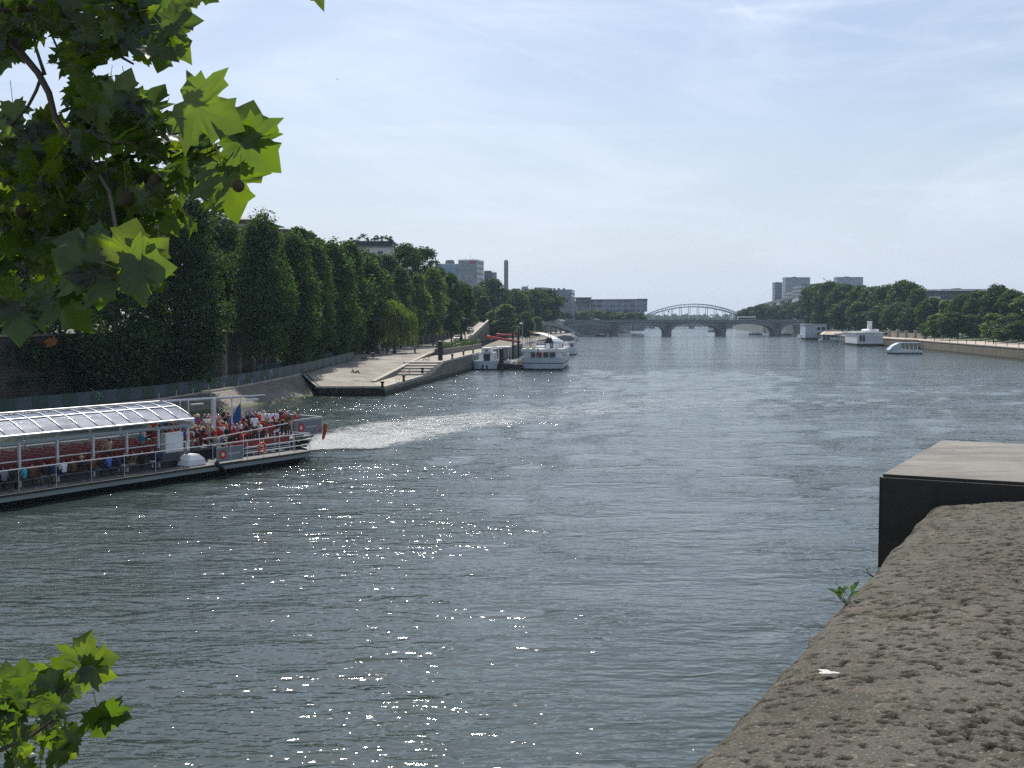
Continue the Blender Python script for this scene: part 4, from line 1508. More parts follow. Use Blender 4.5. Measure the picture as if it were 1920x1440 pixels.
TB = (-7.5, 4.6, 0.9)
pt = thing('plane_tree', 'near plane tree with large lobed leaves hanging in at the top left', 'tree', TB)
mb = MB()
mb.tube([(-7.5, 4.6, .5), (-7.3, 4.7, 4), (-7.2, 4.5, 8), (-6.6, 4.6, 12), (-6.2, 4.9, 15)], [.42, .33, .28, .2, .1], 12)
mb.build('trunk', M['bark'], pt, TB, smooth=True)


def limb(pts, rad, n=7):
    mb = MB()
    mb.tube(pts, rad, n)
    mb.build('branch', M['twig'], pt, TB, smooth=True)


A = lambda px, py, Y: at(px, py, Y)
limb([(-7.1, 4.6, 9.5), A(-420, -160, 4.5), A(-60, 20, 4.5), A(30, 88, 4.45), A(72, 138, 4.4), A(92, 175, 4.38), A(104, 222, 4.36), A(128, 255, 4.3), A(170, 300, 4.2), A(215, 345, 4.2)], [.09, .05, .022, .015, .0135, .013, .011, .009, .007, .005])
limb([A(78, 142, 4.4), A(68, 170, 4.4), A(55, 195, 4.42), A(40, 215, 4.45), A(20, 235, 4.5)], [.007, .0065, .006, .005, .004])
limb([A(84, 140, 4.4), A(74, 110, 4.4), A(66, 85, 4.4), A(60, 40, 4.45), A(40, -30, 4.5)], [.008, .0065, .006, .005, .004])
limb([A(112, 100, 4.5), A(98, 68, 4.5), A(88, 45, 4.5)], [.005, .004, .003])
limb([A(-60, 20, 4.5), A(90, 15, 4.4), A(170, 50, 4.3), A(215, 100, 4.2), A(250, 120, 4.15)], [.02, .010, .007, .006, .004])
limb([A(128, 255, 4.3), A(200, 262, 4.1), A(275, 270, 4.0), A(330, 288, 3.9), A(385, 290, 3.85), A(440, 262, 3.8)], [.009, .008, .007, .0055, .004, .003])
limb([A(170, 300, 4.2), A(205, 360, 3.8), A(216, 420, 3.45), A(222, 470, 3.2), A(232, 503, 3.06)], [.007, .006, .0055, .0055, .006])
limb([A(170, 300, 4.2), A(100, 370, 4.3), A(60, 440, 4.4), A(48, 510, 4.5), A(62, 560, 4.5)], [.007, .006, .006, .005, .004])
limb([A(268, 268, 4.0), A(300, 238, 3.85), A(336, 222, 3.72), A(350, 220, 3.72)], [.004, .003, .002, .0015])
limb([A(330, 288, 3.9), A(350, 315, 3.9), A(392, 335, 3.85)], [.0045, .004, .003])
limb([A(-60, 20, 4.5), A(260, -60, 4.2), A(430, -80, 4.1), A(560, -60, 4.0)], [.014, .010, .007, .004])

# upper mass
s = Spray()
s.cluster(55, 30, 100, 55, 30, 4.0, 5.2)
s.cluster(25, 70, 36, 30, 10, 4.3, 5.0)
s.cluster(60, 10, 100, 60, 34, 4.7, 5.6)
s.build(pt, TB)
s = Spray()
s.cluster(195, 35, 95, 60, 40, 3.9, 5.0)
s.cluster(250, 15, 100, 50, 30, 4.7, 5.6)
s.cluster(150, 95, 55, 38, 14, 4.0, 4.8)
s.cluster(285, 55, 55, 50, 24, 3.9, 4.8)
s.shot(330, 75, 3.9, 95, -40, (.3, .5))
s.shot(300, 95, 3.85, 90, -20, (.1, 1.0))
s.shot(335, 35, 3.9, 90, 20, (-.4, .2))
s.shot(355, 5, 4.1, 80, 10, (0, .4))
s.shot(385, -8, 4.1, 70, -30, (0, .4))
s.shot(10, 100, 4.6, 95, -120, (.2, .3))
s.build(pt, TB)
s = Spray()
for (x, y, a) in ((28, 215, -80), (80, 235, -30), (98, 235, -10), (20, 250, -110), (60, 262, -60)):
    s.shot(x, y, 4.5, 80, a, (LR.normal(0, .3), LR.normal(.2, .3)))
s.cluster(130, 310, 120, 62, 64, 4.0, 5.2)
s.cluster(40, 300, 60, 32, 14, 4.2, 5.0)
s.build(pt, TB)
s = Spray()
s.cluster(185, 215, 58, 62, 38, 3.9, 5.0)
s.cluster(160, 165, 34, 26, 8, 4.0, 4.8)
s.cluster(255, 240, 60, 45, 24, 3.8, 4.6)
s.shot(232, 165, 3.9, 95, 70, (.2, .3))
s.shot(280, 190, 3.9, 100, 80, (-.5, .1))
s.shot(250, 200, 3.9, 95, -70, (.7, .2))
s.shot(305, 225, 3.85, 80, 30, (-.2, .9))
s.shot(330, 255, 3.8, 90, -10, (.1, 1.3))
s.build(pt, TB)
# right hand tip with its big translucent leaves
s = Spray()
s.shot(391, 212, 3.72, 128, -26, (-.15, .05), .1, .10)
s.shot(462, 232, 3.8, 92, 75, (.45, .25), .2, .2)
s.shot(480, 278, 3.78, 105, -45, (-.25, .30), .2, .2)
s.shot(432, 352, 3.8, 112, -70, (.55, .2), .2, .25)
s.shot(415, 300, 3.9, 85, 20, (.1, .9))
s.shot(372, 268, 3.85, 85, -60, (.2, 1.4))
s.shot(398, 330, 3.9, 80, -40, (0, .7))
s.shot(440, 272, 3.9, 70, -110, (.5, .5))
s.cluster(325, 320, 58, 48, 30, 3.85, 4.6, 60, 100)
s.cluster(365, 300, 40, 30, 10, 3.8, 4.2, 55, 90)
s.shot(402, 385, 4.0, 55, -40, (.6, .4))
s.build(pt, TB)
# lower left mass
s = Spray()
s.cluster(70, 410, 95, 66, 58, 4.1, 5.2)
s.cluster(215, 405, 95, 60, 46, 4.0, 5.0)
s.cluster(310, 400, 60, 40, 16, 4.1, 4.9, 55, 95)
s.build(pt, TB)
s = Spray()
s.shot(272, 505, 3.03, 96, 5, (.05, .1), .05, .08)
s.shot(258, 528, 3.06, 80, -95, (-.2, .1), .0, .1)
s.shot(240, 455, 3.08, 85, 80, (.1, .4), 0, .1)
s.shot(282, 478, 3.08, 75, 50, (.2, .2), 0, .1)
s.shot(145, 495, 3.08, 100, 150, (.1, .25), 0, .1)
s.shot(180, 520, 3.08, 95, 175, (-.1, .5), 0, .1)
s.shot(188, 535, 3.08, 80, -100, (.2, .1), 0, .1)
s.shot(150, 455, 3.18, 95, 160, (.5, 1.2), 0, .2)
s.shot(200, 475, 3.13, 80, 120, (.2, .4), 0, .15)
s.shot(175, 450, 3.18, 80, 30, (0, 1.4))
s.shot(292, 530, 3.18, 60, -60, (.3, .3))
s.build(pt, TB)
s = Spray()
s.cluster(45, 520, 62, 50, 22, 4.2, 5.0)
s.shot(128, 580, 4.2, 92, -55, (-.2, .25), 0, .1)
s.shot(95, 570, 4.25, 78, -80, (.1, .4))
s.shot(35, 600, 4.3, 88, -85, (.25, .2), 0, .1)
s.shot(75, 590, 4.3, 76, -100, (0, .5))
s.shot(10, 585, 4.3, 76, -110, (.2, .3))
s.shot(140, 545, 4.2, 90, -10, (.1, .6))
s.build(pt, TB)
s = Spray()
s.shot(588, -26, 4.0, 66, -42, (.2, 1.2), 0, .2)
s.shot(540, -60, 4.0, 95, -120, (.2, .4))
s.build(pt, TB)
s = Spray()
# unseen leaves added above the picture to shade the mass below
for _ in range(800):
    s.shot(LR.uniform(-330, 340), LR.uniform(-620, -90), LR.uniform(4.75, 6.6), LR.uniform(70, 110), LR.normal(-60, 70), (LR.normal(0, .8), LR.normal(1.3, .8)), LR.normal(0, .5))
s.build(pt, TB)
s = Spray()
s.cluster(-90, 360, 60, 260, 40, 4.0, 5.2)
s.build(pt, TB)
# lower shoot, bottom left corner
limb([(-7.4, 4.65, 5.0), A(-300, 1500, 4.3), A(-30, 1420, 4.3), A(60, 1380, 4.3), A(112, 1340, 4.3), A(118, 1300, 4.3), A(140, 1270, 4.3)], [.05, .02, .009, .007, .005, .004, .003])
limb([A(112, 1345, 4.3), A(140, 1338, 4.25), A(175, 1330, 4.2)], [.004, .003, .002])
limb([A(30, 1390, 4.3), A(50, 1320, 4.3), A(62, 1280, 4.3)], [.005, .004, .003])
s = Spray()
s.shot(152, 1222, 4.3, 66, 68, (.3, .25), .1, .15)
s.shot(182, 1240, 4.28, 72, 10, (.1, .35), .1, .1)
s.shot(178, 1262, 4.27, 66, -25, (-.2, .2), .1, .15)
s.shot(108, 1258, 4.32, 60, 60, (.3, .2), 0, .2)
s.shot(100, 1290, 4.3, 84, 120, (.25, .1), 0, .2)
s.shot(128, 1290, 4.33, 60, -60, (.2, 1.0))
s.shot(190, 1352, 4.2, 80, -80, (.7, .3), .3, .35)
s.shot(215, 1345, 4.22, 60, -8, (.1, 1.4), 0, .2)
s.shot(45, 1262, 4.35, 70, 95, (.3, .4))
s.shot(22, 1300, 4.35, 80, 120, (.2, .3))
s.shot(75, 1290, 4.35, 70, 150, (-.2, .6))
s.shot(12, 1275, 4.4, 80, 100, (.1, .5))
s.cluster(55, 1370, 75, 70, 30, 4.1, 4.8, 55, 95)
s.cluster(0, 1330, 40, 70, 14, 4.2, 4.8, 55, 95)
s.cluster(110, 1400, 32, 40, 8, 4.2, 4.6, 55, 80)
s.build(pt, TB)

# seed balls on their long stalks
msb = pm('seed ball', (0.07, 0.055, 0.03), .95, .4, 30, .004, 140)
for (px, py, r, Y, up) in ((447, 349, 11.5, 3.75, 60), (292, 335, 10.5, 3.9, 75), (236, 372, 15, 4.0, 70), (44, 396, 14, 4.3, 70), (172, 333, 10, 4.1, 50)):
    c = at(px, py, Y)
    rad = r * Y / FPX
    bm = bmesh.new()
    bmesh.ops.create_icosphere(bm, subdivisions=3, radius=rad)
    for v in bm.verts:
        v.co *= 1 + .10 * mnoise.noise(v.co * 260)
    me = bpy.data.meshes.new('seed_ball')
    bm.to_mesh(me)
    bm.free()
    me.materials.append(msb)
    o = obj('seed_ball', me, pt, tuple(c - Vector(TB)))
    mb = MB()
    tp = at(px + random.uniform(-6, 6), py - up, Y)
    mb.tube([c + Vector((0, 0, rad * .9)), c.lerp(tp, .5) + Vector((.004, 0, 0)), tp], [.0012] * 3, 4)
    st_ = mb.build('stalk', M['petiole'], o, tuple(c))
# one withered curled leaf
mbr = pm('withered leaf', (0.22, 0.10, 0.04), .8, .3, 20)
s = Spray()
s.shot(94, 645, 4.3, 21, 160, (.3, 1.0), 0, .9)
V = np.concatenate(s.V) - np.array(TB)
F = np.concatenate(s.F)
obj('withered_leaf', np_mesh('withered_leaf', V, F, mbr), pt)
# ground of the island quay at the foot of that tree
mb = MB()
mb.prism([(-30, -25), (-4.2, -25), (-4.2, 6.2), (-9, 9.5), (-30, 11)], -.6, .9)
structure(mb.build('island_quay', M['quay_stone']))
# ------------------------------------------------------------------ bridges
BY = 741.0
bx_ = lambda px: at(px, 603, BY).x
piers = [bx_(1152), bx_(1252.5), bx_(1354.5), bx_(1458)]
sp = piers[1] - piers[0]
ends = [piers[0] - sp, piers[3] + sp]
Z_DECK, Z_CROWN, Z_SPR = 9.3, 7.9, 3.3
ab = thing('stone_bridge', 'grey five arched stone bridge crossing the river in the distance', 'bridge', (piers[1], BY, 0))
org = (piers[1], BY, 0)
BW = 15.0
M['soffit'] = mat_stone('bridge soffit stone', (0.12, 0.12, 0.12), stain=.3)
xs = [ends[0]] + piers + [ends[1]]
mbS, mbu = {1: MB(), -1: MB()}, MB()
pw2 = 2.3
for a, b in zip(xs, xs[1:]):
    x0, x1 = a + pw2, b - pw2
    n = 22
    arc = []
    for k in range(n + 1):
        q = -1 + 2 * k / n
        arc.append((lerp(x0, x1, k / n), Z_SPR + (Z_CROWN - Z_SPR) * math.sqrt(max(0, 1 - abs(q) ** 2.1))))
    for y, sgn in ((BY, 1), (BY + BW, -1)):
        mbs, mba = mbS[sgn], MB()
        # spandrel wall above the voussoir band
        for (xa, za), (xb, zb) in zip(arc, arc[1:]):
            mbs.add([(xa, y, min(za + .75, Z_DECK)), (xb, y, min(zb + .75, Z_DECK)), (xb, y, Z_DECK), (xa, y, Z_DECK)], [(0, 1, 2, 3)])
            yy = y - .25 * sgn
            mba.add([(xa, yy, za), (xb, yy, zb), (xb, yy, min(zb + .95, Z_DECK)), (xa, yy, min(za + .95, Z_DECK)), (xa, y + .1 * sgn, za), (xb, y + .1 * sgn, zb), (xb, y + .1 * sgn, min(zb + .95, Z_DECK)), (xa, y + .1 * sgn, min(za + .95, Z_DECK))],
                    [(0, 1, 2, 3), (0, 4, 5, 1), (3, 2, 6, 7)])
        mba.build('arch_ring', M['arch_stone'], ab, org, recalc=False)
        mbs.add([(a - pw2, y, Z_SPR), (a + pw2, y, Z_SPR), (a + pw2, y, Z_DECK), (a - pw2, y, Z_DECK)], [(0, 1, 2, 3)])
    for (xa, za), (xb, zb) in zip(arc, arc[1:]):
        mbu.add([(xa, BY, za), (xb, BY, zb), (xb, BY + BW, zb), (xa, BY + BW, za)], [(0, 1, 2, 3)])
mbS[1].add([(xs[-1] - pw2, BY, Z_SPR), (xs[-1] + 14, BY, Z_SPR), (xs[-1] + 14, BY, Z_DECK), (xs[-1] - pw2, BY, Z_DECK)], [(0, 1, 2, 3)])
for q in (1, -1):
    mbS[q].build('spandrel', M['grey_stone'], ab, org, recalc=False)
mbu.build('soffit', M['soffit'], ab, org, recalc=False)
mb = MB()
mb.box(xs[0] - 3, xs[-1] + 16, BY - .5, BY + BW + .5, Z_DECK, Z_DECK + .5)
mb.build('cornice', M['arch_stone'], ab, org)
for y in (BY - .2, BY + BW - .2):
    mb = MB()
    mb.box(xs[0] - 3, xs[-1] + 16, y, y + .35, Z_DECK + .5, Z_DECK + 1.5)
    mb.build('parapet', M['grey_stone'], ab, org)
mb = MB()
mb.box(xs[0] - 3, xs[-1] + 16, BY + .2, BY + BW - .3, Z_DECK + .5, Z_DECK + .56)
mb.build('roadway', M['asphalt'], ab, org)
for x in piers:
    mb = MB()
    nose = [(x - pw2, BY - .3), (x - pw2 * .7, BY - 2.4), (x, BY - 3.3), (x + pw2 * .7, BY - 2.4), (x + pw2, BY - .3), (x + pw2, BY + BW), (x - pw2, BY + BW)]
    mb.prism(nose, -.8, Z_SPR)
    mb.prism([(x + (px_ - x) * 1.1, BY - 1 + (py_ - BY + 1) * 1.08) for px_, py_ in nose], Z_SPR, Z_SPR + .4)
    mb.build('pier', M['grey_stone'], ab, org)
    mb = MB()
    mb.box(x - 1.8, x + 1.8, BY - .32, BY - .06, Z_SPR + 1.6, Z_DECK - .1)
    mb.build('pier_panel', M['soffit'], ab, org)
mb = MB()
mb.box(xs[0] - 6, xs[0] + pw2, BY - .02, BY + BW, -.6, Z_DECK)
mb.build('abutment', M['grey_stone'], ab, org)
mb = MB()
mb.box(xs[-1] - pw2, xs[-1] + 18, BY + .02, BY + BW, -.6, Z_DECK)
mb.build('abutment', M['grey_stone'], ab, org)

# steel arch viaduct behind
VY = 1000.0
va = thing('arch_viaduct', 'slender steel arch viaduct rising above the stone bridge', 'bridge', (at(1296, 603, VY).x, VY, 0))
org = tuple(va.location)
M['steel'] = pm('grey painted steel', (0.30, 0.34, 0.33), .5, .15, .3)
xl, xr = at(1196, 600, VY).x, at(1408, 600, VY).x
zc, zs = at(1290, 570, VY).z, at(1205, 594, VY).z
for y in (VY, VY + 10):
    for dz, mm in ((0, .75), (2.6, .55)):
        mb = MB()
        n = 28
        pts_ = []
        for k in range(n + 1):
            q = -1 + 2 * k / n
            z = zs - 2 + (zc - zs + 2 - (2.6 if not dz else 0)) * (1 - q * q) + (0 if not dz else 0)
            z = zs - 3.5 + (zc - zs + 3.5 - 2.4) * (1 - q * q) + (2.4 - .9 * q * q if dz else 0)
            pts_.append((lerp(xl, xr, k / n), y, z))
        mb.tube(pts_, mm * .55, 4)
        mb.build('arch_rib', M['steel'], va, org)
    mb = MB()
    for k in range(25):
        q = -1 + 2 * (k + .5) / 25
        x = (xl + xr) / 2 + q * (xr - xl) / 2
        z = zs - 3.5 + (zc - zs + 1.1) * (1 - q * q)
        mb.tube([(x - .9, y, z), (x + .9, y, z + 2.2)], .16, 4)
    mb.build('lattice', M['steel'], va, org)
    for k in range(1, 13):
        q = -1 + 2 * k / 13
        x = (xl + xr) / 2 + q * (xr - xl) / 2
        z = zs - 3.5 + (zc - zs + 1.1) * (1 - q * q)
        if z > 11.5:
            mb = MB()
            mb.tube([(x, y, 10), (x, y, z)], .26, 5)
            mb.build('hanger', M['steel'], va, org)
mb = MB()
mb.box(xl - 40, xr + 60, VY - .5, VY + 10.5, 9.2, 10.4)
mb.build('deck', M['steel'], va, org)

# farther stone bridge seen through the arches
FY = 1560.0
fb = thing('stone_bridge', 'farthest low arched bridge glimpsed under the nearer stone bridge', 'bridge', (at(1300, 603, FY).x, FY, 0))
org = tuple(fb.location)
mb, mbp = MB(), []
px0 = [1180, 1225, 1262, 1299, 1336, 1373, 1410]
X = [at(p, 603, FY).x for p in px0]
for a, b in zip(X, X[1:]):
    n = 12
    arc = [(lerp(a + 2.2, b - 2.2, k / n), 1.4 + 3.4 * math.sqrt(max(0, 1 - (-1 + 2 * k / n) ** 2))) for k in range(n + 1)]
    for (xa, za), (xb, zb) in zip(arc, arc[1:]):
        mb.add([(xa, FY, za), (xb, FY, zb), (xb, FY, 6.6), (xa, FY, 6.6), (xa, FY + 20, za), (xb, FY + 20, zb)], [(0, 1, 2, 3), (0, 4, 5, 1)])
mb.box(X[0] - 30, X[-1] + 40, FY - .1, FY + 20, 6.6, 7.6)
mb.build('deck', M['grey_stone'], fb, org, recalc=False)
for x in X:
    q = MB()
    q.box(x - 2.2, x + 2.2, FY - 1, FY + 20, -.8, 6.6)
    q.build('pier', M['grey_stone'], fb, org)

# curved concrete footbridge beside the lock
cbx = thing('footbridge', 'pale curved concrete footbridge descending to the quay behind the boats', 'bridge', (18, 560, 3.3))
org = (18, 560, 3.3)
pA, pB = at(1004, 603, 545), at(1086, 632, 640)
mb, mb2 = MB(), MB()
ringsA, ringsB = [], []
for k in range(19):
    q = k / 18
    x, y = lerp(pA.x, pB.x, q), lerp(pA.y, pB.y, q)
    z = lerp(9.7, 2.6, q ** 2.1)
    th = 1.5 + .3 * math.sin(q * PI)
    nx, ny = .83, -.55
    ringsA.append([(x, y, z), (x + nx * .4, y + ny * .4, z), (x + nx * .4, y + ny * .4, z - th), (x, y, z - th)])
    ringsB.append([(x - nx * 4, y - ny * 4, z - .9), (x, y, z - .9), (x, y, z - th + .15), (x - nx * 4, y - ny * 4, z - th + .15)])
mb.loft(ringsA)
mb2.loft(ringsB)
mb.build('parapet', M['arch_stone'], cbx, org)
mb2.build('deck', M['concrete'], cbx, org)
for k in range(9):
    q = k / 9
    x, y = lerp(pA.x, pB.x, q), lerp(pA.y, pB.y, q)
    z = lerp(9.7, 2.6, q ** 2.1)
    mb = MB()
    mb.box(x - .8, x + .1, y + .4, y + 1.4, 2.6, z - 1.6)
    mb.build('column', M['pilaster'], cbx, org)

# ------------------------------------------------------------------ buildings
M['tower_glass'] = facade('blue curtain wall', (0.20, 0.27, 0.33), (0.10, 0.17, 0.24), 3.0, 3.4, .9, .75, .12)
M['tower_grey'] = facade('grey curtain wall', (0.24, 0.265, 0.28), (0.13, 0.16, 0.185), 1.8, 3.3, .72, .55, .2)
M['tower_dark'] = facade('dark curtain wall', (0.06, 0.07, 0.085), (0.035, 0.045, 0.06), 2.2, 3.2, .8, .6, .15)
M['tower_pale'] = facade('pale office facade', (0.36, 0.38, 0.40), (0.12, 0.15, 0.19), 3.2, 3.3, .68, .5)
M['ministry'] = facade('ministry facade', (0.28, 0.29, 0.30), (0.09, 0.11, 0.14), 3.6, 3.7, .8, .58)
M['apartment'] = facade('rendered apartment wall', (0.42, 0.36, 0.29), (0.07, 0.07, 0.07), 3.4, 3.0, .36, .5)
M['slab_block'] = facade('grey slab block', (0.21, 0.235, 0.27), (0.12, 0.14, 0.17), 3.0, 2.9, .6, .45)
M['white_panel'] = facade('white panel wall', (0.74, 0.76, 0.78), (0.45, 0.5, 0.56), 4.0, 3.2, .7, .25)
M['roof_grey'] = pm('grey roof', (0.16, 0.165, 0.17), .7, .15, .3)
M['roof_dark'] = pm('dark slate roof', (0.05, 0.055, 0.065), .6, .2, .3)
M['pale_metal'] = pm('pale metal', (0.55, 0.57, 0.58), .45, .08, .5)
M['render_white'] = pm('white render', (0.62, 0.59, 0.53), .85, .1, .4)
M['red_sign'] = pm('red sign', (0.45, 0.03, 0.03), .5, .05)
M['glass_dark'] = pm('dark window glass', (0.025, 0.03, 0.035), .12, .1, 1, spec=.6)


def block(parent, part, px0, px1, py0, Y, depth, mat, zb=9.0, skew=0.0):
    """one rectangular mass, front face at distance Y"""
    a, b = at(px0, py0, Y), at(px1, py0, Y)
    o = Vector(parent.location)
    mb = MB()
    mb.prism([(a.x, Y), (b.x, Y), (b.x + skew, Y + depth), (a.x + skew, Y + depth)], zb, a.z)
    return mb.build(part, mat, parent, tuple(o))


def bld(name, label, px, Y, cat='building', zb=9.2):
    p = at(px, 603, Y)
    return thing(name, label, cat, (p.x, Y, zb))


def mast(parent, px, py0, py1, Y, r=.25):
    a, b = at(px, py0, Y), at(px, py1, Y)
    mb = MB()
    mb.tube([a, b], [r, r * .5], 5)
    mb.build('antenna', M['steel'], parent, tuple(parent.location))


Y = 720
b = bld('glass_building', 'blue glass block with round turret left of grey tower', 838, Y)
block(b, 'wall', 816, 861, 495.5, Y, 40, M['tower_glass'], 9.2)
block(b, 'roof_parapet', 815.5, 861.2, 494.5, Y - .3, 1.2, M['pale_metal'], at(0, 496, Y).z)
c = at(843.5, 487, Y + 6)
mb = MB()
mb.lathe([(3.0, 40), (3.0, c.z - 1.3), (2.4, c.z - .3), (.5, c.z)], (c.x, c.y, 0), 14)
mb.build('turret', M['roof_grey'], b, tuple(b.location), smooth=False)
Y = 690
b = bld('office_tower', 'tall grey glass tower with small red sign on top', 880, Y)
a0, a1, a2 = at(859.5, 487, Y), at(894, 487, Y - 3), at(907, 487, Y + 14)
top_z = a0.z
mb = MB()
mb.prism([(a0.x, a0.y), (a1.x, a1.y), (a2.x, a2.y), (a0.x + 4, a0.y + 24)], 9.2, top_z - .8)
mb.build('wall', M['tower_grey'], b, tuple(b.location))
mb = MB()
mb.prism([(a0.x - .2, a0.y - .2), (a1.x, a1.y - .3), (a2.x + .2, a2.y), (a0.x + 4, a0.y + 24.2)], top_z - .8, top_z)
mb.build('roof_parapet', M['pale_metal'], b, tuple(b.location))
mb = MB()
s0, s1 = at(881, 490, Y - 3), at(891, 492.5, Y - 3)
mb.box(s0.x, s1.x, Y - 3.0, Y - 2.2, s1.z, s0.z)
mb.build('sign', M['red_sign'], b, tuple(b.location))
for px, py in ((873, 483), (882.5, 477), (886, 484)):
    mast(b, px, 487.5, py, Y + 6, .14)
Y = 800
b = bld('dark_tower', 'small dark tower just right of the grey office tower', 915, Y)
block(b, 'wall', 907.5, 921.5, 508.5, Y, 16, M['tower_dark'])
block(b, 'roof', 908, 921, 507.6, Y + 1, 10, M['roof_grey'], at(0, 508.6, Y).z)
b = bld('pale_tower', 'narrow pale tower touching the small dark tower', 926.5, Y + 12)
block(b, 'wall', 921.8, 931, 510.5, Y + 12, 14, M['tower_pale'])
mast(b, 924.5, 510.5, 506, Y + 14, .2)
Y = 760
b = bld('chimney_tower', 'slender round-topped concrete tower standing alone on the skyline', 949, Y)
a0, a1 = at(945, 487, Y), at(953, 487, Y)
w = (a1.x - a0.x) / 2
mb = MB()
prof_ = [(a0.x + w - w, 9.2)]
cxx = a0.x + w
outl = [(-w, 9.2), (-w, a0.z - w * .8)] + [(-w * math.cos(k * PI / 10), a0.z - w * .8 + w * .8 * math.sin(k * PI / 10)) for k in range(1, 10)] + [(w, a0.z - w * .8), (w, 9.2)]
mb.loft([[(cxx + x, Y, z) for x, z in outl], [(cxx + x, Y + 4.5, z) for x, z in outl]])
mb.build('shaft', M['concrete'], b, tuple(b.location))
for dx in (-.45, .45):
    mb = MB()
    mb.box(cxx + dx * w - .22, cxx + dx * w + .22, Y - .12, Y + .05, 12, a0.z - w)
    mb.build('fin', M['roof_grey'], b, tuple(b.location))
Y = 840
b = bld('office_block', 'long low pale office row behind trees right of slender tower', 1005, Y)
block(b, 'wall', 930, 1044, 544, Y, 26, M['tower_pale'])
block(b, 'roof', 962, 976, 541, Y + 4, 14, M['roof_grey'], 25)
block(b, 'roof_house', 978, 990, 537, Y + 3, 12, M['tower_pale'], 25)
block(b, 'roof_house', 1002, 1024, 539, Y + 3, 12, M['roof_grey'], 25)
block(b, 'roof_house', 1027, 1031, 540, Y + 2, 5, M['roof_grey'], 25)
mast(b, 990, 538, 533, Y + 4, .25)
mast(b, 997, 544, 536, Y + 4, .15)
Y = 800
b = bld('office_block', 'grey blue cube office with lighter left side before the ministry', 1058, Y)
a0, a1, a2 = at(1036, 542.5, Y + 26), at(1053, 542.5, Y - 2), at(1071.5, 542.5, Y + 2)
mb = MB()
mb.prism([(a0.x, a0.y), (a1.x, a1.y), (a2.x, a2.y), (a2.x + 4, a2.y + 30)], 9.2, a1.z)
mb.build('wall', M['slab_block'], b, tuple(b.location))
for px in (1034, 1040, 1048, 1058):
    block(b, 'roof_house', px - 2.5, px + 2, 540.5, Y + 8, 6, M['roof_grey'], a1.z - .2)
Y = 900
b = bld('ministry_building', 'very long grey blue office slab ending in a portal leg by the river', 1140, Y)
a0, a1 = at(1072, 567, Y + 18), at(1213, 563, Y)
mb = MB()
mb.prism([(a0.x, a0.y), (a1.x, a1.y), (a1.x + 3, a1.y + 22), (a0.x, a0.y + 22)], at(0, 584, Y).z, a1.z)
mb.build('wall', M['ministry'], b, tuple(b.location))
mb = MB()
mb.prism([(a0.x, a0.y + 4), (at(1190, 0, Y).x, a1.y + 4), (at(1190, 0, Y).x, a1.y + 16), (a0.x, a0.y + 16)], 9.2, at(0, 584, Y).z)
mb.build('base', M['tower_dark'], b, tuple(b.location))
for px in (1086, 1112, 1138, 1164):
    mb = MB()
    x = at(px, 600, Y).x
    mb.box(x - 1.6, x + 1.6, Y + 1, Y + 4, 9.2, at(0, 584, Y).z)
    mb.build('column', M['concrete'], b, tuple(b.location))
mb = MB()
mb.box(at(1192, 0, Y).x, at(1212.5, 0, Y).x, Y - .6, Y + 20, 2, a1.z - 2)
mb.build('portal_leg', M['ministry'], b, tuple(b.location))
mb = MB()
zc_ = at(0, 560.5, Y).z
mb.prism([(a0.x + 14, a0.y - 1), (a1.x + .6, a1.y - 1), (a1.x + .6, a1.y + 20), (a0.x + 14, a0.y + 20)], zc_ - .7, zc_)
mb.build('roof_canopy', M['roof_grey'], b, tuple(b.location))
for k in range(22):
    q = k / 21
    mb = MB()
    x, y = lerp(a0.x + 15, a1.x, q), lerp(a0.y, a1.y, q)
    mb.box(x - .3, x + .3, y - .3, y + .3, a1.z - 1, zc_ - .6)
    mb.build('roof_post', M['roof_grey'], b, tuple(b.location))
block(b, 'roof_house', 1080, 1108, 558.5, Y + 6, 14, M['tower_dark'], a1.z - 2)
block(b, 'roof', 1077, 1110, 557.5, Y + 4, 18, M['roof_dark'], at(0, 558.8, Y).z)
block(b, 'roof_house', 1196, 1213, 560, Y + 2, 16, M['tower_dark'], a1.z - 1)

# apartment building with flared eaves, top left
Y = 215
b = bld('apartment_building', 'brown apartment building with wide flared flat roof above tree tops', 450, Y, zb=7.8)
block(b, 'wall', 428, 470, 407, Y, 12, M['apartment'], 7.8)
for pa, pb, pk, yt, Yq in ((396, 484, 412, 400.5, Y - 3),):
    e0, e1 = at(pa, 412, Yq), at(pb, 412, Yq)
    zt = at(0, 403.5, Yq).z
    mb = MB()
    mb.loft([[(e0.x, Yq, e0.z - .1), (e1.x, Yq, e0.z - .1), (e1.x + 1.5, Yq + 17, e0.z - .1), (e0.x, Yq + 17, e0.z - .1)],
             [(e0.x, Yq, e0.z + .1), (e1.x, Yq, e0.z + .1), (e1.x + 1.5, Yq + 17, e0.z + .1), (e0.x, Yq + 17, e0.z + .1)],
             [(e0.x + 1.5, Yq + 3, zt), (e1.x - 3.4, Yq + 3, zt), (e1.x - 3, Yq + 14, zt), (e0.x + 1.5, Yq + 14, zt)]])
    mb.build('roof', M['roof_grey'], b, tuple(b.location))
for px, w_ in ((436, 4), (448, 5), (460, 3.5)):
    a, c = at(px - w_ / 2, 410.5, Y), at(px + w_ / 2, 416.5, Y)
    mb = MB()
    mb.box(a.x, c.x, Y - .06, Y + .1, c.z, a.z)
    w = mb.build('window', M['glass_dark'], b, tuple(b.location))
block(b, 'balcony', 424, 474, 421, Y - 1.2, 1.4, M['render_white'], at(0, 424, Y).z)
Y = 250
b = bld('apartment_building', 'neighbouring block with flared eave, right of the brown apartment', 515, Y, zb=7.9)
block(b, 'wall', 478, 530, 428, Y, 12, M['apartment'], 7.9)
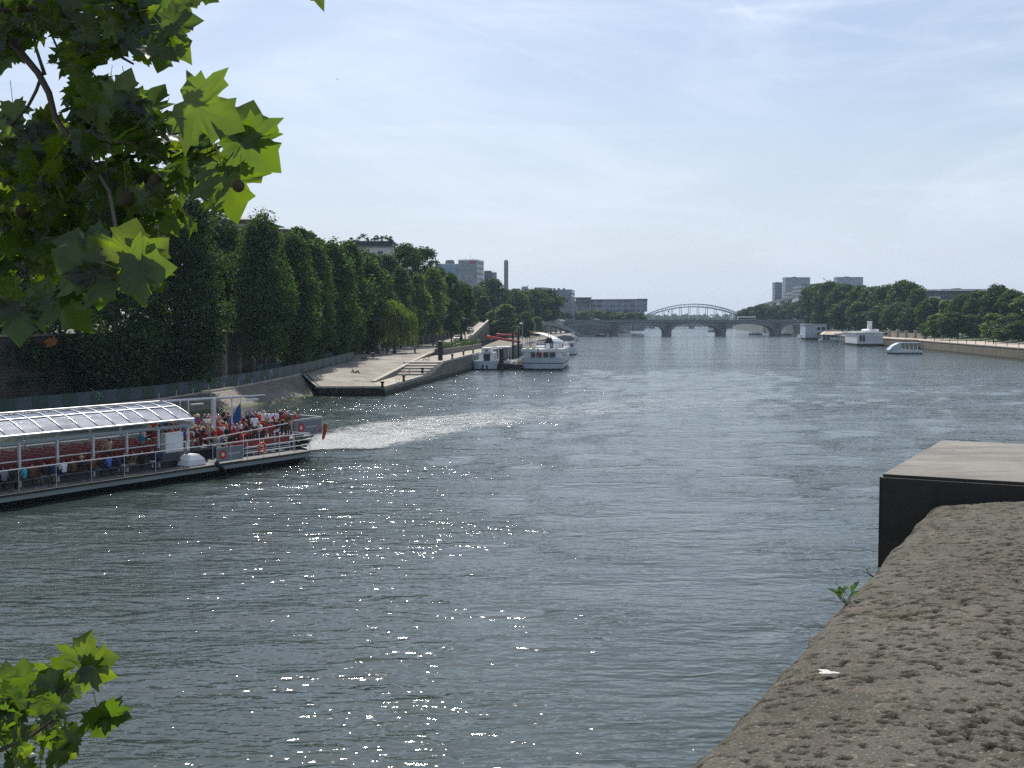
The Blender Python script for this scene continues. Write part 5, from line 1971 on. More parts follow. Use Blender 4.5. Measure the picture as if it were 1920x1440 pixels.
e0, e1 = at(470, 430, Y - 3), at(541, 430.5, Y - 3)
zt = at(0, 420, Y).z
mb = MB()
mb.loft([[(e0.x, Y - 3, e0.z - .1), (e1.x, Y - 3, e0.z - .1), (e1.x + 1.5, Y + 15, e0.z - .1), (e0.x, Y + 15, e0.z - .1)], [(e0.x, Y - 3, e0.z + .1), (e1.x, Y - 3, e0.z + .1), (e1.x + 1.5, Y + 15, e0.z + .1), (e0.x, Y + 15, e0.z + .1)],
         [(e0.x + 1, Y, zt), (e1.x - 4.6, Y, zt), (e1.x - 4, Y + 11, zt), (e0.x + 1, Y + 11, zt)]])
mb.build('roof', M['roof_grey'], b, tuple(b.location))
Y = 300
b = bld('apartment_building', 'low roof peeping over the street trees at their crest', 596, Y, zb=8.5)
block(b, 'wall', 570, 600, 458, Y, 12, M['apartment'], 8.5)
block(b, 'roof', 566, 604, 456, Y - 1.5, 15, M['roof_grey'], at(0, 458.2, Y).z)
# roof garden building
Y = 345
b = bld('apartment_building', 'white apartment block with planted roof terrace and antennas', 700, Y, zb=8.8)
block(b, 'wall', 655, 737, 463, Y, 14, M['render_white'], 8.8)
block(b, 'attic', 668, 735, 453, Y + 1.5, 11, M['roof_dark'], at(0, 463.2, Y).z)
block(b, 'terrace_slab', 654, 738.5, 461.6, Y - .6, 15.5, M['roof_grey'], at(0, 463.4, Y).z)
block(b, 'roof', 666, 737, 451.5, Y + .8, 12.5, M['roof_grey'], at(0, 453.2, Y).z)
for px, py, w_, h_ in ((713, 471, 10, 6), (688, 472, 8, 6), (713, 484, 10, 6), (688, 484, 8, 6)):
    a, c = at(px - w_ / 2, py, Y), at(px + w_ / 2, py + h_, Y)
    mb = MB()
    mb.box(a.x, c.x, Y - .08, Y + .1, c.z, a.z)
    w = mb.build('window', M['glass_dark'], b, tuple(b.location))
    mb = MB()
    mb.box(a.x - .15, c.x + .15, Y - .3, Y - .085, c.z - .2, c.z)
    mb.build('sill', M['render_white'], w, tuple(b.location))
mast(b, 684, 452, 443, Y + 5, .1)
mast(b, 727, 452, 444, Y + 5, .1)
rng = np.random.default_rng(8)
Vs, Fs, oo = [], [], 0
for px, py, r in ((658, 455, 1.1), (664, 457, .9), (672, 451, .9), (681, 449, 1.2), (690, 451, .8), (700, 450, .7), (707, 449, 1.0), (716, 450, .9), (724, 449, 1.0), (732, 450, .9), (669, 456, .8), (733, 455, .9)):
    V, F = crown(rng, 0, r * 1.7, r, 'round', 8, 240, .28, r * .5)
    q = at(px, py + 3, Y + 1.2)
    Vs.append(V + np.array(q) - np.array(b.location))
    Fs.append(F + oo)
    oo += len(V)
obj('roof_plants', np_mesh('roof_plants', np.concatenate(Vs), np.concatenate(Fs), M['leaf_far']), b)
# street front seen between trunks
for (pa, pb, yt, Y, lab) in ((850, 885, 562, 520, 'pale street facade glimpsed between trees above the ramp cars'), (560, 680, 500, 330, 'pale facade hidden behind the columnar trees')):
    b = bld('apartment_building', lab, (pa + pb) / 2, Y, zb=8.8)
    block(b, 'wall', pa, pb, yt, Y, 14, M['apartment'], 8.8)
    block(b, 'roof', pa - 1, pb + 1, yt - 3, Y - .5, 15, M['roof_grey'], at(0, yt, Y).z)

# right bank towers
for (pa, pb, yt, Y, lab, mt) in ((1453.5, 1467, 530, 1500, 'slim grey tower at the left of the right bank blocks', 'tower_dark'), (1473, 1519, 520.5, 1450, 'broad grey slab tower left of the crane', 'slab_block'),
                                 (1537, 1571, 531, 1550, 'low grey slab partly hidden behind the broad right slab', 'slab_block'), (1570, 1618.5, 520, 1450, 'broad grey slab tower at the right of the skyline group', 'slab_block')):
    b = bld('tower_block', lab, (pa + pb) / 2, Y, zb=9)
    block(b, 'wall', pa, pb, yt, Y, 16, M[mt], 9)
    block(b, 'roof_parapet', pa - .2, pb + .2, yt - .6, Y - .5, 17, M['roof_grey'], at(0, yt + .1, Y).z)
    block(b, 'roof_house', pa + (pb - pa) * .3, pa + (pb - pa) * .45, yt - 1.6, Y + 4, 6, M['roof_grey'], at(0, yt, Y).z)
b = bld('tower_crane', 'thin distant crane jib between the two slab towers', 1552, 1560, 'crane', 9)
mb = MB()
mb.tube([at(1556, 531, 1560), at(1543, 521.5, 1560)], .5, 4)
mb.build('jib', M['steel'], b, tuple(b.location))
mb = MB()
mb.tube([at(1554, 600, 1560), at(1554, 528, 1560)], .6, 4)
mb.build('mast', M['steel'], b, tuple(b.location))
# long white building with dark piers and a dark roof, running away from us
b = bld('office_building', 'long white fronted building with dark uprights and dark roof line', 1480, 1000, zb=9)
org = tuple(b.location)
F0, F1 = at(1526, 546, 840), at(1428, 570, 1500)
mb, mb2, = MB(), MB()
zt0, zt1 = at(0, 551, 840).z, at(0, 571, 1500).z
zz_ = min(zt0, zt1)
mb.prism([(F0.x, 840), (F1.x, 1500), (F1.x + 40, 1510), (F0.x + 50, 850)], 9, [zt0, zt0, zt0, zt0])
mb.build('wall', M['white_panel'], b, org)
mb2.prism([(F0.x - 1.5, 838), (F1.x - 1.5, 1502), (F1.x + 40, 1512), (F0.x + 50, 848)], zt0, zt0 + 2.6)
mb2.build('roof', M['roof_dark'], b, org)
for q in (.10, .30, .42, .60, .78, .95):
    mb = MB()
    x, y = lerp(F0.x, F1.x, q), lerp(840, 1500, q)
    mb.box(x - 4, x + 1, y - 5, y + 5, 9, zt0 - .1)
    mb.build('upright', M['roof_dark'], b, org)
for q, h_ in ((.06, 6), (.2, 9), (.34, 5)):
    mb = MB()
    x, y = lerp(F0.x, F1.x, q), lerp(840, 1500, q)
    mb.box(x + 1, x + 18, y - 10, y + 22, zt0 + 2.5, zt0 + 2.5 + h_)
    mb.build('roof_house', M['tower_dark'], b, org)
# wide flat roofed building at right
Y = 650
b = bld('university_building', 'wide low building with pale flat roofs above garden trees', 1790, Y, zb=7.5)
block(b, 'wall', 1708, 1764, 545.5, Y, 30, M['tower_dark'], 7.5)
block(b, 'roof', 1710, 1758, 542.5, Y - 2, 36, M['pale_metal'], at(0, 545.7, Y).z)
block(b, 'wall', 1760, 1862, 545, Y + 6, 30, M['tower_dark'], 7.5)
block(b, 'roof', 1766, 1872, 541.8, Y + 3, 36, M['pale_metal'], at(0, 545.2, Y).z)
block(b, 'roof_house', 1792, 1802, 540.3, Y + 12, 8, M['roof_grey'], at(0, 542, Y).z)
block(b, 'band', 1708.5, 1763.5, 556, Y - .4, 1, M['render_white'], at(0, 559.5, Y).z)
# far blue-grey block beyond the viaduct
b = bld('office_block', 'small pale far block seen under the steel arch', 1318, 2350, zb=9.3)
block(b, 'wall', 1298, 1328, 592, 2380, 20, M['tower_pale'], 9)
block(b, 'roof', 1297, 1329, 591, 2379, 22, M['roof_grey'], at(0, 592.2, 2380).z)

# bus and lamp on the bridge
b = thing('city_bus', 'white and green bus crossing the stone bridge near its right end', 'bus', (bx_(1402), BY + 4, Z_DECK + .56))
org = tuple(b.location)
mb = MB()
mb.box(org[0] - 6, org[0] + 6, BY + 2.8, BY + 5.3, org[2] + .35, org[2] + 3.1)
mb.build('body', pm('bus white', (0.75, 0.76, 0.74), .35, .04), b, org, bevel=.2)
mb = MB()
mb.box(org[0] - 5.7, org[0] + 5.7, BY + 2.74, BY + 2.9, org[2] + 1.2, org[2] + 2.3)
mb.build('window', M['glass_dark'], b, org)
for dx in (-3.8, 3.4):
    mb = MB()
    mb.lathe([(.2, 0), (.5, .02), (.5, .28), (.2, .3)], (0, 0, 0), 14)
    mb.v = [(x + org[0] + dx, BY + 2.75 + z, y + org[2] + .5) for x, y, z in mb.v]
    mb.build('wheel', M['roof_dark'], b, org)
lt = thing('street_lamp', 'single dark lamp standing on the stone bridge below the steel arch', 'lamp', (bx_(1253.5), BY + .6, Z_DECK + .5))
org = tuple(lt.location)
mb = MB()
mb.lathe([(.3, 0), (.2, .8), (.12, 1.4), (.09, 5.6)], org, 8)
mb.build('post', M['roof_dark'], lt, org)
mb = MB()
mb.lathe([(.1, 5.6), (.42, 6.0), (.5, 6.5), (.15, 6.9)], org, 8)
mb.build('lantern', M['roof_dark'], lt, org)
# ------------------------------------------------------------------ paints
M['hull_grey'] = pm('pale grey hull paint', (0.30, 0.325, 0.325), .45, .12, .6, streak=True)
M['hull_dark'] = pm('dark hull paint', (0.018, 0.02, 0.022), .45, .2, .6)
M['boat_white'] = pm('white boat paint', (0.72, 0.73, 0.73), .35, .07, .8, streak=True)
M['boat_pale'] = pm('pale blue boat paint', (0.50, 0.56, 0.62), .35, .08, .8)
M['rail'] = pm('white rail', (0.70, 0.71, 0.72), .35, .05)
M['alu'] = pm('aluminium frame', (0.55, 0.57, 0.59), .32, .06, 1, metal=.5)
M['deck'] = pm('boat deck', (0.075, 0.075, 0.078), .7, .2, .8)
M['seat_red'] = pm('red plastic seat', (0.22, 0.024, 0.019), .35, .15, 1, spec=.5)
M['panel_grey'] = pm('grey sign panel', (0.20, 0.22, 0.24), .5, .08)
M['orange'] = pm('orange buoy', (0.62, 0.10, 0.03), .5, .1, 4)
M['red_cloth'] = pm('red cloth', (0.40, 0.06, 0.025), .8, .2, 3)
M['blue_cloth'] = pm('blue cloth', (0.025, 0.085, 0.24), .8, .15, 3)
M['white_cloth'] = pm('white cloth', (0.75, 0.74, 0.72), .85, .05)
M['black_paint'] = pm('black paint', (0.012, 0.012, 0.013), .45, .2)
M['cream'] = pm('cream paint', (0.70, 0.60, 0.42), .5, .05)
M['red_boom'] = pm('red painted steel', (0.42, 0.025, 0.025), .4, .12, .5)

m, t, out = newmat('roof glazing')
tc = t.new('ShaderNodeTexCoord').outputs['Object']
n = t.noise(t.mapping(tc, (.5, 1.2, 1)), 1.2, 4, .6)
gls = t.new('ShaderNodeBsdfGlossy')
t.set(gls, 'Color', (.92, .95, 1.0))
t.set(gls, 'Roughness', .035)
dff = t.new('ShaderNodeBsdfDiffuse')
t.set(dff, 'Color', (.30, .33, .36))
df = t.new('ShaderNodeMixShader')
t.set(df, 0, .30)
t.l.new(gls.outputs[0], df.inputs[1])
t.l.new(dff.outputs[0], df.inputs[2])
tr = t.new('ShaderNodeBsdfTransparent')
t.set(tr, 'Color', (.86, .90, .93))
lw = t.new('ShaderNodeLayerWeight')
t.set(lw, 'Blend', .35)
fac = t.math('ADD', t.math('MULTIPLY', lw.outputs['Fresnel'], .45), t.math('MULTIPLY', n, .85), clamp=True)
mx = t.new('ShaderNodeMixShader')
t.set(mx, 0, fac)
t.l.new(tr.outputs[0], mx.inputs[1])
t.l.new(df.outputs[0], mx.inputs[2])
t.l.new(mx.outputs[0], out.inputs['Surface'])
M['glazing'] = m

# ------------------------------------------------------------------ the trip boat
BS = Vector((-13.4, 75.9, 0))
BANG = math.atan2(-.85, -.525)
tb = thing('tour_boat', 'long open tour boat with glazed vaulted roof and red seats at left', 'boat', tuple(BS), BANG)
BM = Matrix.Translation(BS) @ Matrix.Rotation(BANG, 4, 'Z')


def bw(a, b, z):
    return BM @ Vector((a, -b, z))


WB = 9.6
DK = .75


def plan(z, ins, aft=0):
    p = []
    near = [(0.0 + aft, .55 + ins), (.35 + aft, .15 + ins), (1.2, ins), (20, ins), (36, ins), (42, 1.6 + ins), (46, 4.0)]
    far = [(46, WB - 4.0), (42, WB - 1.6 - ins), (36, WB - ins), (20, WB - ins), (1.2, WB - ins), (.35 + aft, WB - .15 - ins), (aft, WB - .55 - ins)]
    mid = [(-1.4 + aft, WB * .68), (-2.0 + aft, WB * .5), (-1.4 + aft, WB * .32)]
    return [(a, -b, z) for a, b in near + far + mid]


mb = MB()
mb.loft([plan(-.5, .9, 1.2), plan(0.0, .45, .6), plan(.38, .09, .12)], cap=False)
mb.build('lower_hull', M['hull_dark'], tb)
mb = MB()
mb.loft([plan(.38, .07, .10), plan(.64, 0.02, .02)], cap=False)
mb.build('upper_hull', M['hull_grey'], tb)
mb = MB()
mb.loft([plan(.64, -.05, -.05), plan(.76, -.05, -.05), plan(.76, .2, .2)], cap=True)
mb.build('rubbing_strake', M['hull_dark'], tb)
mb = MB()
mb.poly([(a, b, .768) for a, b, z in plan(0, .08, .1)])
mb.build('deck', M['deck'], tb)
# raised decks
mb = MB()
mb.box(8.9, 38, -7.9, -1.75, .77, 1.15)
mb.build('saloon_floor', M['deck'], tb)
mb = MB()
mb.prism([(8.4, -2.6), (8.4, -8.6), (-.5, -8.6), (-2.3, -7.4), (-3.0, -5.5), (-2.3, -2.2), (-.5, -1.7), (.6, -1.7), (.6, -2.6)], 1.35, 1.5)
mb.build('aft_deck', M['deck'], tb)
mb = MB()
mb.prism([(8.4, -3.0), (8.4, -8.2), (-.2, -8.2), (-1.6, -7.0), (-2.0, -5.5), (-1.6, -3.0)], .77, 1.35)
mb.build('aft_house', M['hull_dark'], tb)
# vaulted glazed roof
EA, EB, ZE, ZC = 1.7, 7.9, 3.48, 4.45
NA = 12


def vault(b):
    q = (b - (EA + EB) / 2) / ((EB - EA) / 2)
    return ZE + (ZC - ZE) * (1 - abs(q) ** 2.0)


bs = [lerp(EA, EB, k / NA) for k in range(NA + 1)]
A0, A1, NB = 9.15, 38.0, 25
step = 1.155
for i in range(NB + 1):
    a = A0 + i * step
    mb = MB()
    mb.tube([(a, -b, vault(b) + .02) for b in bs], .034, 5)
    mb.build('roof_rib', M['alu'], tb, smooth=True)
    if i < NB:
        for lo, hi in ((0, 3), (3, 9), (9, 12)):
            mb = MB()
            mb.grid([[(a + .05, -b, vault(b)) for b in bs[lo:hi + 1]], [(a + step - .05, -b, vault(b)) for b in bs[lo:hi + 1]]])
            mb.build('roof_pane', M['glazing'], tb, smooth=True, recalc=False)
for k in (0, 3, 6, 9, 12):
    mb = MB()
    mb.tube([(A0, -bs[k], vault(bs[k]) + .03), (A0 + NB * step, -bs[k], vault(bs[k]) + .03)], .04 if k not in (0, 12) else .06, 5)
    mb.build('purlin', M['alu'], tb)
for b in (EA, EB):
    mb = MB()
    mb.box(A0 + .1, A0 + NB * step, -b - .05, -b + .05, ZE - .44, ZE - .26)
    mb.build('eave_beam', M['hull_grey'], tb, bevel=.02)
    for i in range(13):
        a = A0 + .5 + i * step * 2
        mb = MB()
        mb.box(a - .075, a + .075, -b - .07, -b + .07, .77, ZE - .38)
        mb.build('post', M['alu'], tb, bevel=.02)
mb = MB()
mb.box(A0 + .1, A0 + .22, -EB, -EA, ZE - .32, ZE - .1)
mb.build('end_beam', M['alu'], tb)
# inner rail, seats
for b in (EA + .1, EB - .1):
    mb = MB()
    mb.tube([(A0 + .6, -b, 2.14), (38, -b, 2.14)], .035, 6)
    mb.build('inner_rail', M['rail'], tb)
for i in range(31):
    a = A0 + 1.1 + i * .92
    mb = MB()
    b = 2.25
    while b < 7.4:
        mb.loft([[(a - .02, -b, 1.62), (a + .06, -b, 1.62), (a + .06, -b - .46, 1.62), (a - .02, -b - .46, 1.62)], [(a - .14, -b - .02, 2.12), (a - .08, -b - .02, 2.12), (a - .08, -b - .44, 2.12), (a - .14, -b - .44, 2.12)]])
        mb.box(a, a + .44, -b - .46, -b, 1.52, 1.62)
        mb.box(a + .05, a + .1, -b - .3, -b - .16, 1.15, 1.52)
        b += .52
    mb.build('seat_row', M['seat_red'], tb, recalc=True)
# side bench outside the posts
mb = MB()
mb.box(9.6, 37, -1.58, -1.2, 1.15, 1.21)
mb.box(9.6, 37, -1.66, -1.6, 1.21, 1.6)
mb.build('side_bench', M['deck'], tb)
# guard rails on the near and far sides
for b in (.10, WB - .10):
    mb = MB()
    mb.tube([(.45, -b, 1.93), (.55, -b, 1.97), (42, -b, 1.97)], .032, 6)
    for z in (1.2, 1.55):
        mb.tube([(.45, -b, z), (6.4, -b, z)], .018, 5)
    a = .45
    while a < 41:
        mb.tube([(a, -b, .76), (a, -b, 1.96)], .022 if a < 9 else .014, 5)
        a += 1.45 if a < 9 else 2.2
    mb.build('guard_rail', M['rail'], tb, smooth=False)
mb = MB()
mb.tube([(.45, -.1, 1.95), (.45, -1.6, 1.95)], .03, 6)
mb.tube([(.45, -1.6, .76), (.45, -1.6, 1.95)], .03, 6)
mb.build('guard_rail', M['rail'], tb)
mb = MB()
for z in (.92, 1.08, 1.24):
    mb.tube([(.7, -1.65, z), (6.6, -1.65, z)], .028, 5)
for k in range(5):
    mb.tube([(.7 + k * 1.45, -1.65, .76), (.7 + k * 1.45, -1.65, 2.12)], .024, 5)
mb.build('lattice', M['rail'], tb)
mb = MB()
mb.box(.75, 6.3, -1.78, -1.70, 1.30, 1.78)
for k in range(12):
    mb.box(.80 + k * .46, 1.16 + k * .46, -2.2, -1.8, 1.42, 1.5)
mb.build('bench', M['seat_red'], tb)
mb = MB()
mb.tube([(.2, -2.3, 2.5), (6.9, -2.0, 2.16), (8.2, -2.0, 2.16)], .032, 6)
mb.build('hand_rail', M['rail'], tb)
for i in range(8):
    mb = MB()
    a = .8 + i * .95
    for k in range(9):
        b = 3.0 + k * .58
        mb.box(a - .05, a, -b - .5, -b, 1.9, 2.35)
        mb.box(a, a + .4, -b - .5, -b, 1.85, 1.92)
        mb.box(a + .1, a + .16, -b - .3, -b - .2, 1.5, 1.86)
    mb.build('seat_row', M['seat_red'], tb)
# sign panels with a red ringed emblem and a pale illegible line of lettering


def sign_panel(a0, a1, b, z0, z1):
    mb = MB()
    mb.box(a0, a1, -b - .03, -b + .03, z0, z1)
    sp_ = mb.build('sign_panel', M['panel_grey'], tb, bevel=.01)
    h = z1 - z0
    cx, cz = a1 - (a1 - a0) * .23, (z0 + z1) / 2
    mb = MB()
    for r, y, mi in ((.33 * h, .034, 0), (.15 * h, .040, 1)):
        mb.add([(cx + r * math.cos(k * PI / 12), -b + y, cz + r * math.sin(k * PI / 12)) for k in range(24)], [list(range(24))], mi)
    mb.build('emblem', [M['red_sign'], M['cream']], sp_, recalc=False)
    mb = MB()
    x = cx - .52 * h
    rr = random.Random(4)
    while x > a0 + (a1 - a0) * .12:
        w = rr.uniform(.05, .085)
        mb.box(x - w, x, -b + .034, -b + .038, cz - .055, cz + rr.choice((.045, .075)))
        x -= w + .025
    mb.build('lettering', M['alu'], sp_)


sign_panel(6.65, 8.85, .12, .86, 1.74)
sign_panel(-3.0, -.2, 2.05, 1.62, 2.62)
mb = MB()
mb.tube([(-.1, -2.05, 2.68), (-3.05, -2.05, 2.74)], .035, 6)
mb.tube([(-3.05, -2.05, 1.5), (-3.05, -2.05, 2.74), (-3.3, -5.2, 2.74), (-2.4, -8.0, 2.74)], .03, 6)
mb.build('stern_rail', M['rail'], tb)
mb = MB()
mb.box(-3.02, -2.98, -7.6, -2.1, 1.6, 2.55)
mb.build('stern_panel', M['panel_grey'], tb)
mb = MB()
mb.prism([(-3.2, -4.2), (-3.2, -3.2), (.2, -.6), (.2, -1.4)], .95, 1.1)
mb.build('stern_fender', M['hull_dark'], tb)
# white engine cover, bulkhead and rope fender
mb = MB()
mb.loft([[(9.3, -.45, .77), (10.8, -.45, .77), (10.8, -1.5, .77), (9.3, -1.5, .77)], [(9.4, -.5, 1.15), (10.7, -.5, 1.15), (10.7, -1.5, 1.15), (9.4, -1.5, 1.15)], [(9.7, -.7, 1.45), (10.4, -.7, 1.45), (10.4, -1.4, 1.45), (9.7, -1.4, 1.45)]])
mb.build('engine_cover', M['boat_white'], tb, bevel=.06)
mb = MB()
mb.box(9.9, 11.3, -2.3, -1.82, .78, 2.75)
mb.build('bulkhead', M['boat_white'], tb, bevel=.03)
mb = MB()
mb.tube([(9.05, .02, .9), (8.6, .10, .5), (8.2, .0, .02)], .12, 8)
mb.build('fender', M['black_paint'], tb, smooth=True)
mb = MB()
mb.box(7.2, 8.4, -3.3, -3.2, 1.9, 2.45)
mb.build('notice_board', M['red_cloth'], tb)
# ridge frame carried on aft
mb = MB()
mb.tube([(9.2, -4.6, 4.45), (4.9, -4.45, 4.42), (.4, -4.2, 4.40)], [.10, .09, .05], 6)
mb.build('ridge_beam', M['alu'], tb)
for a, r in ((7.8, .05), (7.1, .05), (4.95, .17), (3.3, .055)):
    mb = MB()
    mb.tube([(a, -4.45, 1.5), (a, -4.45, 4.42)], r, 8)
    mb.build('mast', M['alu'], tb)
for a in (6.6, 1.6):
    mb = MB()
    mb.box(a - .5, a + .5, -4.3, -4.1, 4.1, 4.2)
    mb.build('lamp', M['alu'], tb)

# lifebuoy and flags carried by the boat
lb = thing('lifebuoy', 'orange lifebuoy hanging on the near rail of the tour boat', 'lifebuoy', tuple(bw(5.1, .02, 1.42)), BANG)
mb = MB()
mb.torus((0, .06, 0), .30, .075, 'y', 20, 8)
mb.build('ring', M['orange'], lb, smooth=True)
mb = MB()
for k in range(4):
    a = k * PI / 2 + .78
    mb.tube([(.3 * math.cos(a) + .085 * math.sin(q), .06 + .085 * math.cos(q), .3 * math.sin(a)) for q in np.linspace(0, 2 * PI, 9)], .018, 4)
mb.build('band', M['white_cloth'], lb)
fl_ = thing('flag', 'limp orange red flag hanging from the stern rail of the boat', 'flag', tuple(bw(-2.2, 1.9, 1.75)), BANG)
fl_.scale = (.7, .7, .62)
mb = MB()
mb.tube([(0, 0, 0), (-.95, .35, 1.05)], .022, 6)
mb.build('staff', M['alu'], fl_)
mb = MB()
rows = []
for i in range(10):
    q = i / 9
    rows.append([(-.85 + .10 * math.sin(5 * q + 2 * s) - .55 * s * (1 - .7 * q) + .28 * q, .34 + .12 * math.sin(7 * s + 4 * q) * (.4 + q), .95 - 1.75 * q - .25 * s) for s in np.linspace(0, 1, 7)])
mb.grid(rows)
mb.build('cloth', M['red_cloth'], fl_, smooth=True, recalc=False)
fl2 = thing('flag', 'blue furled flag on a thin white pole above the boat crowd', 'flag', tuple(bw(2.35, 4.6, 1.5)), BANG)
mb = MB()
mb.tube([(0, 0, 0), (0, 0, 2.85)], .028, 6)
mb.build('pole', M['rail'], fl2)
mb = MB()
rows = []
for i in range(9):
    q = i / 8
    w = .25 + .75 * math.sin(q * PI * .62)
    rows.append([(.05 + s * w, .10 * math.sin(6 * s + 3 * q), 2.6 - 1.55 * q - .55 * s * (1 - q * .6)) for s in np.linspace(0, 1, 7)])
mb.grid(rows)
mb.build('cloth', M['blue_cloth'], fl2, smooth=True, recalc=False)

# ------------------------------------------------------------------ boats moored at the quay
QD = math.atan2(.9943, .1065)


def boat(name, label, px, Y, off=None, cat='boat', rot=QD):
    p = gp(px, 603 + 2100 * CAM_H / Y, 0)
    return thing(name, label, cat, (p.x, p.y, 0), rot)


def hull_ring(L, Wd, z, k, bow=5.0, stern=.55):
    h = Wd / 2 * k
    r = [(stern * (1.4 - k) * 2, -h * .86), (.9, -h), (L * .5, -h), (L - bow, -h * .9), (L - bow * .4, -h * .45), (L, 0)]
    r += [(x, -y) for x, y in r[::-1][1:]]
    r += [(-.55 * k + stern, h * .45), (-.75 * k + stern, 0), (-.55 * k + stern, -h * .45)]
    return [(x, y, z) for x, y in r]


b = boat('white_ship', 'white two deck ship showing its rounded stern and curved awning', 1016.5, 219.5)
mb = MB()
mb.loft([hull_ring(34, 8.4, -.4, .8), hull_ring(34, 8.4, .28, .90)], cap=False)
mb.build('lower_hull', M['hull_dark'], b)
mb = MB()
mb.loft([hull_ring(34, 8.4, .28, .905), hull_ring(34, 8.4, 1.1, .97), hull_ring(34, 8.4, 2.45, 1.0), hull_ring(34, 8.4, 2.45, .97)])
mb.build('hull', M['boat_pale'], b, smooth=False)
mb = MB()
mb.loft([hull_ring(34, 8.36, 1.25, .987), hull_ring(34, 8.4, 1.42, 1.0)], cap=False)
mb.build('hull_stripe', M['hull_dark'], b)
mb = MB()
mb.loft([hull_ring(33, 8.2, 2.45, .95), hull_ring(33, 8.2, 3.55, .95)], cap=False)
mb.build('cabin_wall', M['boat_white'], b)
for y0, y1 in ((-2.6, -1.5), (-1.2, -.2), (.1, 1.1), (1.4, 2.2)):
    mb = MB()
    mb.box(-.30, -.12, y0, y1, 2.55, 3.5)
    mb.build('window', M['glass_dark'], b)
for s in (-1, 1):
    for k in range(7):
        mb = MB()
        x0 = 1.4 + k * 2.2
        mb.box(x0, x0 + 1.5, s * 3.88, s * 3.96, 2.6, 3.45)
        mb.build('window', M['glass_dark'], b)
mb = MB()
mb.loft([hull_ring(34, 8.5, 3.55, 1.0), hull_ring(34, 8.5, 4.12, 1.0)])
mb.build('upper_deck', M['boat_white'], b)
ring = hull_ring(34, 8.2, 0, .97)
mb = MB()
for z in (4.55, 4.85, 5.12):
    mb.tube([(x, y, z) for x, y, _ in ring] + [(ring[0][0], ring[0][1], z)], .03, 4, cap=False)
for i in range(len(ring)):
    p, q = Vector(ring[i]), Vector(ring[(i + 1) % len(ring)])
    n = max(1, int((q - p).length / 1.1))
    for j in range(n):
        r = p.lerp(q, j / n)
        mb.tube([(r.x, r.y, 4.1), (r.x, r.y, 5.12)], .025, 4)
mb.build('railing', M['rail'], b)
mb = MB()
rows = []
for i in range(11):
    y = 4.6 - i * .72
    q = i / 10
    rows.append([(x, y, 7.55 - 2.35 * q ** 2.0 - .25 * (1 - q) ** 4 * 3) for x in (9, 13, 17, 21, 25)])
mb.grid(rows)
mb.build('awning', M['white_cloth'], b, smooth=True, recalc=False)
for x in (9, 13, 17, 21, 25):
    mb = MB()
    mb.tube([(x, 4.6 - i * .72, 7.50 - 2.35 * (i / 10) ** 2 - .75 * (1 - i / 10) ** 4) for i in range(11)], .07, 5)
    mb.tube([(x, 4.1, 4.1), (x, 4.1, 6.9)], .05, 5)
    mb.build('awning_rib', M['black_paint'], b)
mb = MB()
mb.loft([[(6, -.6, 4.12), (10, -.6, 4.12), (10, -3.4, 4.12), (6, -3.4, 4.12)], [(6.4, -.7, 5.5), (9.8, -.7, 5.5), (9.8, -3.2, 5.5), (6.4, -3.2, 5.5)], [(7, -1, 6.0), (9.4, -1, 6.0), (9.4, -2.9, 6.0), (7, -2.9, 6.0)]])
mb.build('wheelhouse', M['boat_pale'], b, bevel=.05)
mb = MB()
mb.lathe([(.9, 4.12), (.85, 5.2), (1.05, 5.3), (.7, 5.8), (.5, 6.3)], (4.6, -1.0, 0), 10)
mb.build('funnel', M['black_paint'], b)
for x, y, h_ in ((4.6, -.9, 7.2), (4.8, -1.3, 6.9), (12, 2.5, 9.2)):
    mb = MB()
    mb.tube([(x, y, 4.1), (x, y, h_)], .05, 5)
    mb.build('antenna', M['steel'], b)
rows_ = [(-2.6, 1.3, .9), (-1.0, 1.4, .7), (1.8, 1.2, .8), (3.0, 1.0, .7)]
for y, h_, w_ in rows_:
    mb = MB()
    mb.box(1.2, 2.1, y - w_ / 2, y + w_ / 2, 4.13, 4.13 + h_ * .75)
    mb.build('deck_locker', M['boat_white'] if y < 0 else M['cream'], b, bevel=.05)
f3 = thing('flag', 'white and red ensign drooping at the white ship stern', 'flag', tuple(b.matrix_basis @ Vector((-.4, .9, 2.45))), QD)
mb = MB()
mb.tube([(0, 0, 0), (-.9, 0, 2.1)], .035, 5)
mb.build('staff', M['rail'], f3)
mb = MB()
rows = [[(-.85 + .5 * q - .15 * s, -.9 * s * (.4 + .6 * q) + .06 * math.sin(6 * s), 1.95 - 1.5 * q - .3 * s) for s in np.linspace(0, 1, 7)] for q in np.linspace(0, 1, 7)]
for i in range(6):
    for j in range(6):
        mb.add([rows[i][j], rows[i][j + 1], rows[i + 1][j + 1], rows[i + 1][j]], [(0, 1, 2, 3)], 0 if i < 3 else 1)
mb.build('cloth', [M['white_cloth'], M['red_sign']], f3, recalc=False)
lb2 = thing('lifebuoy', 'orange lifebuoy on the white ship upper rail', 'lifebuoy', tuple(b.matrix_basis @ Vector((1.2, -3.9, 4.75))), QD)
mb = MB()
mb.torus((0, -.08, 0), .36, .10, 'y', 16, 6)
mb.build('ring', M['orange'], lb2, smooth=True)

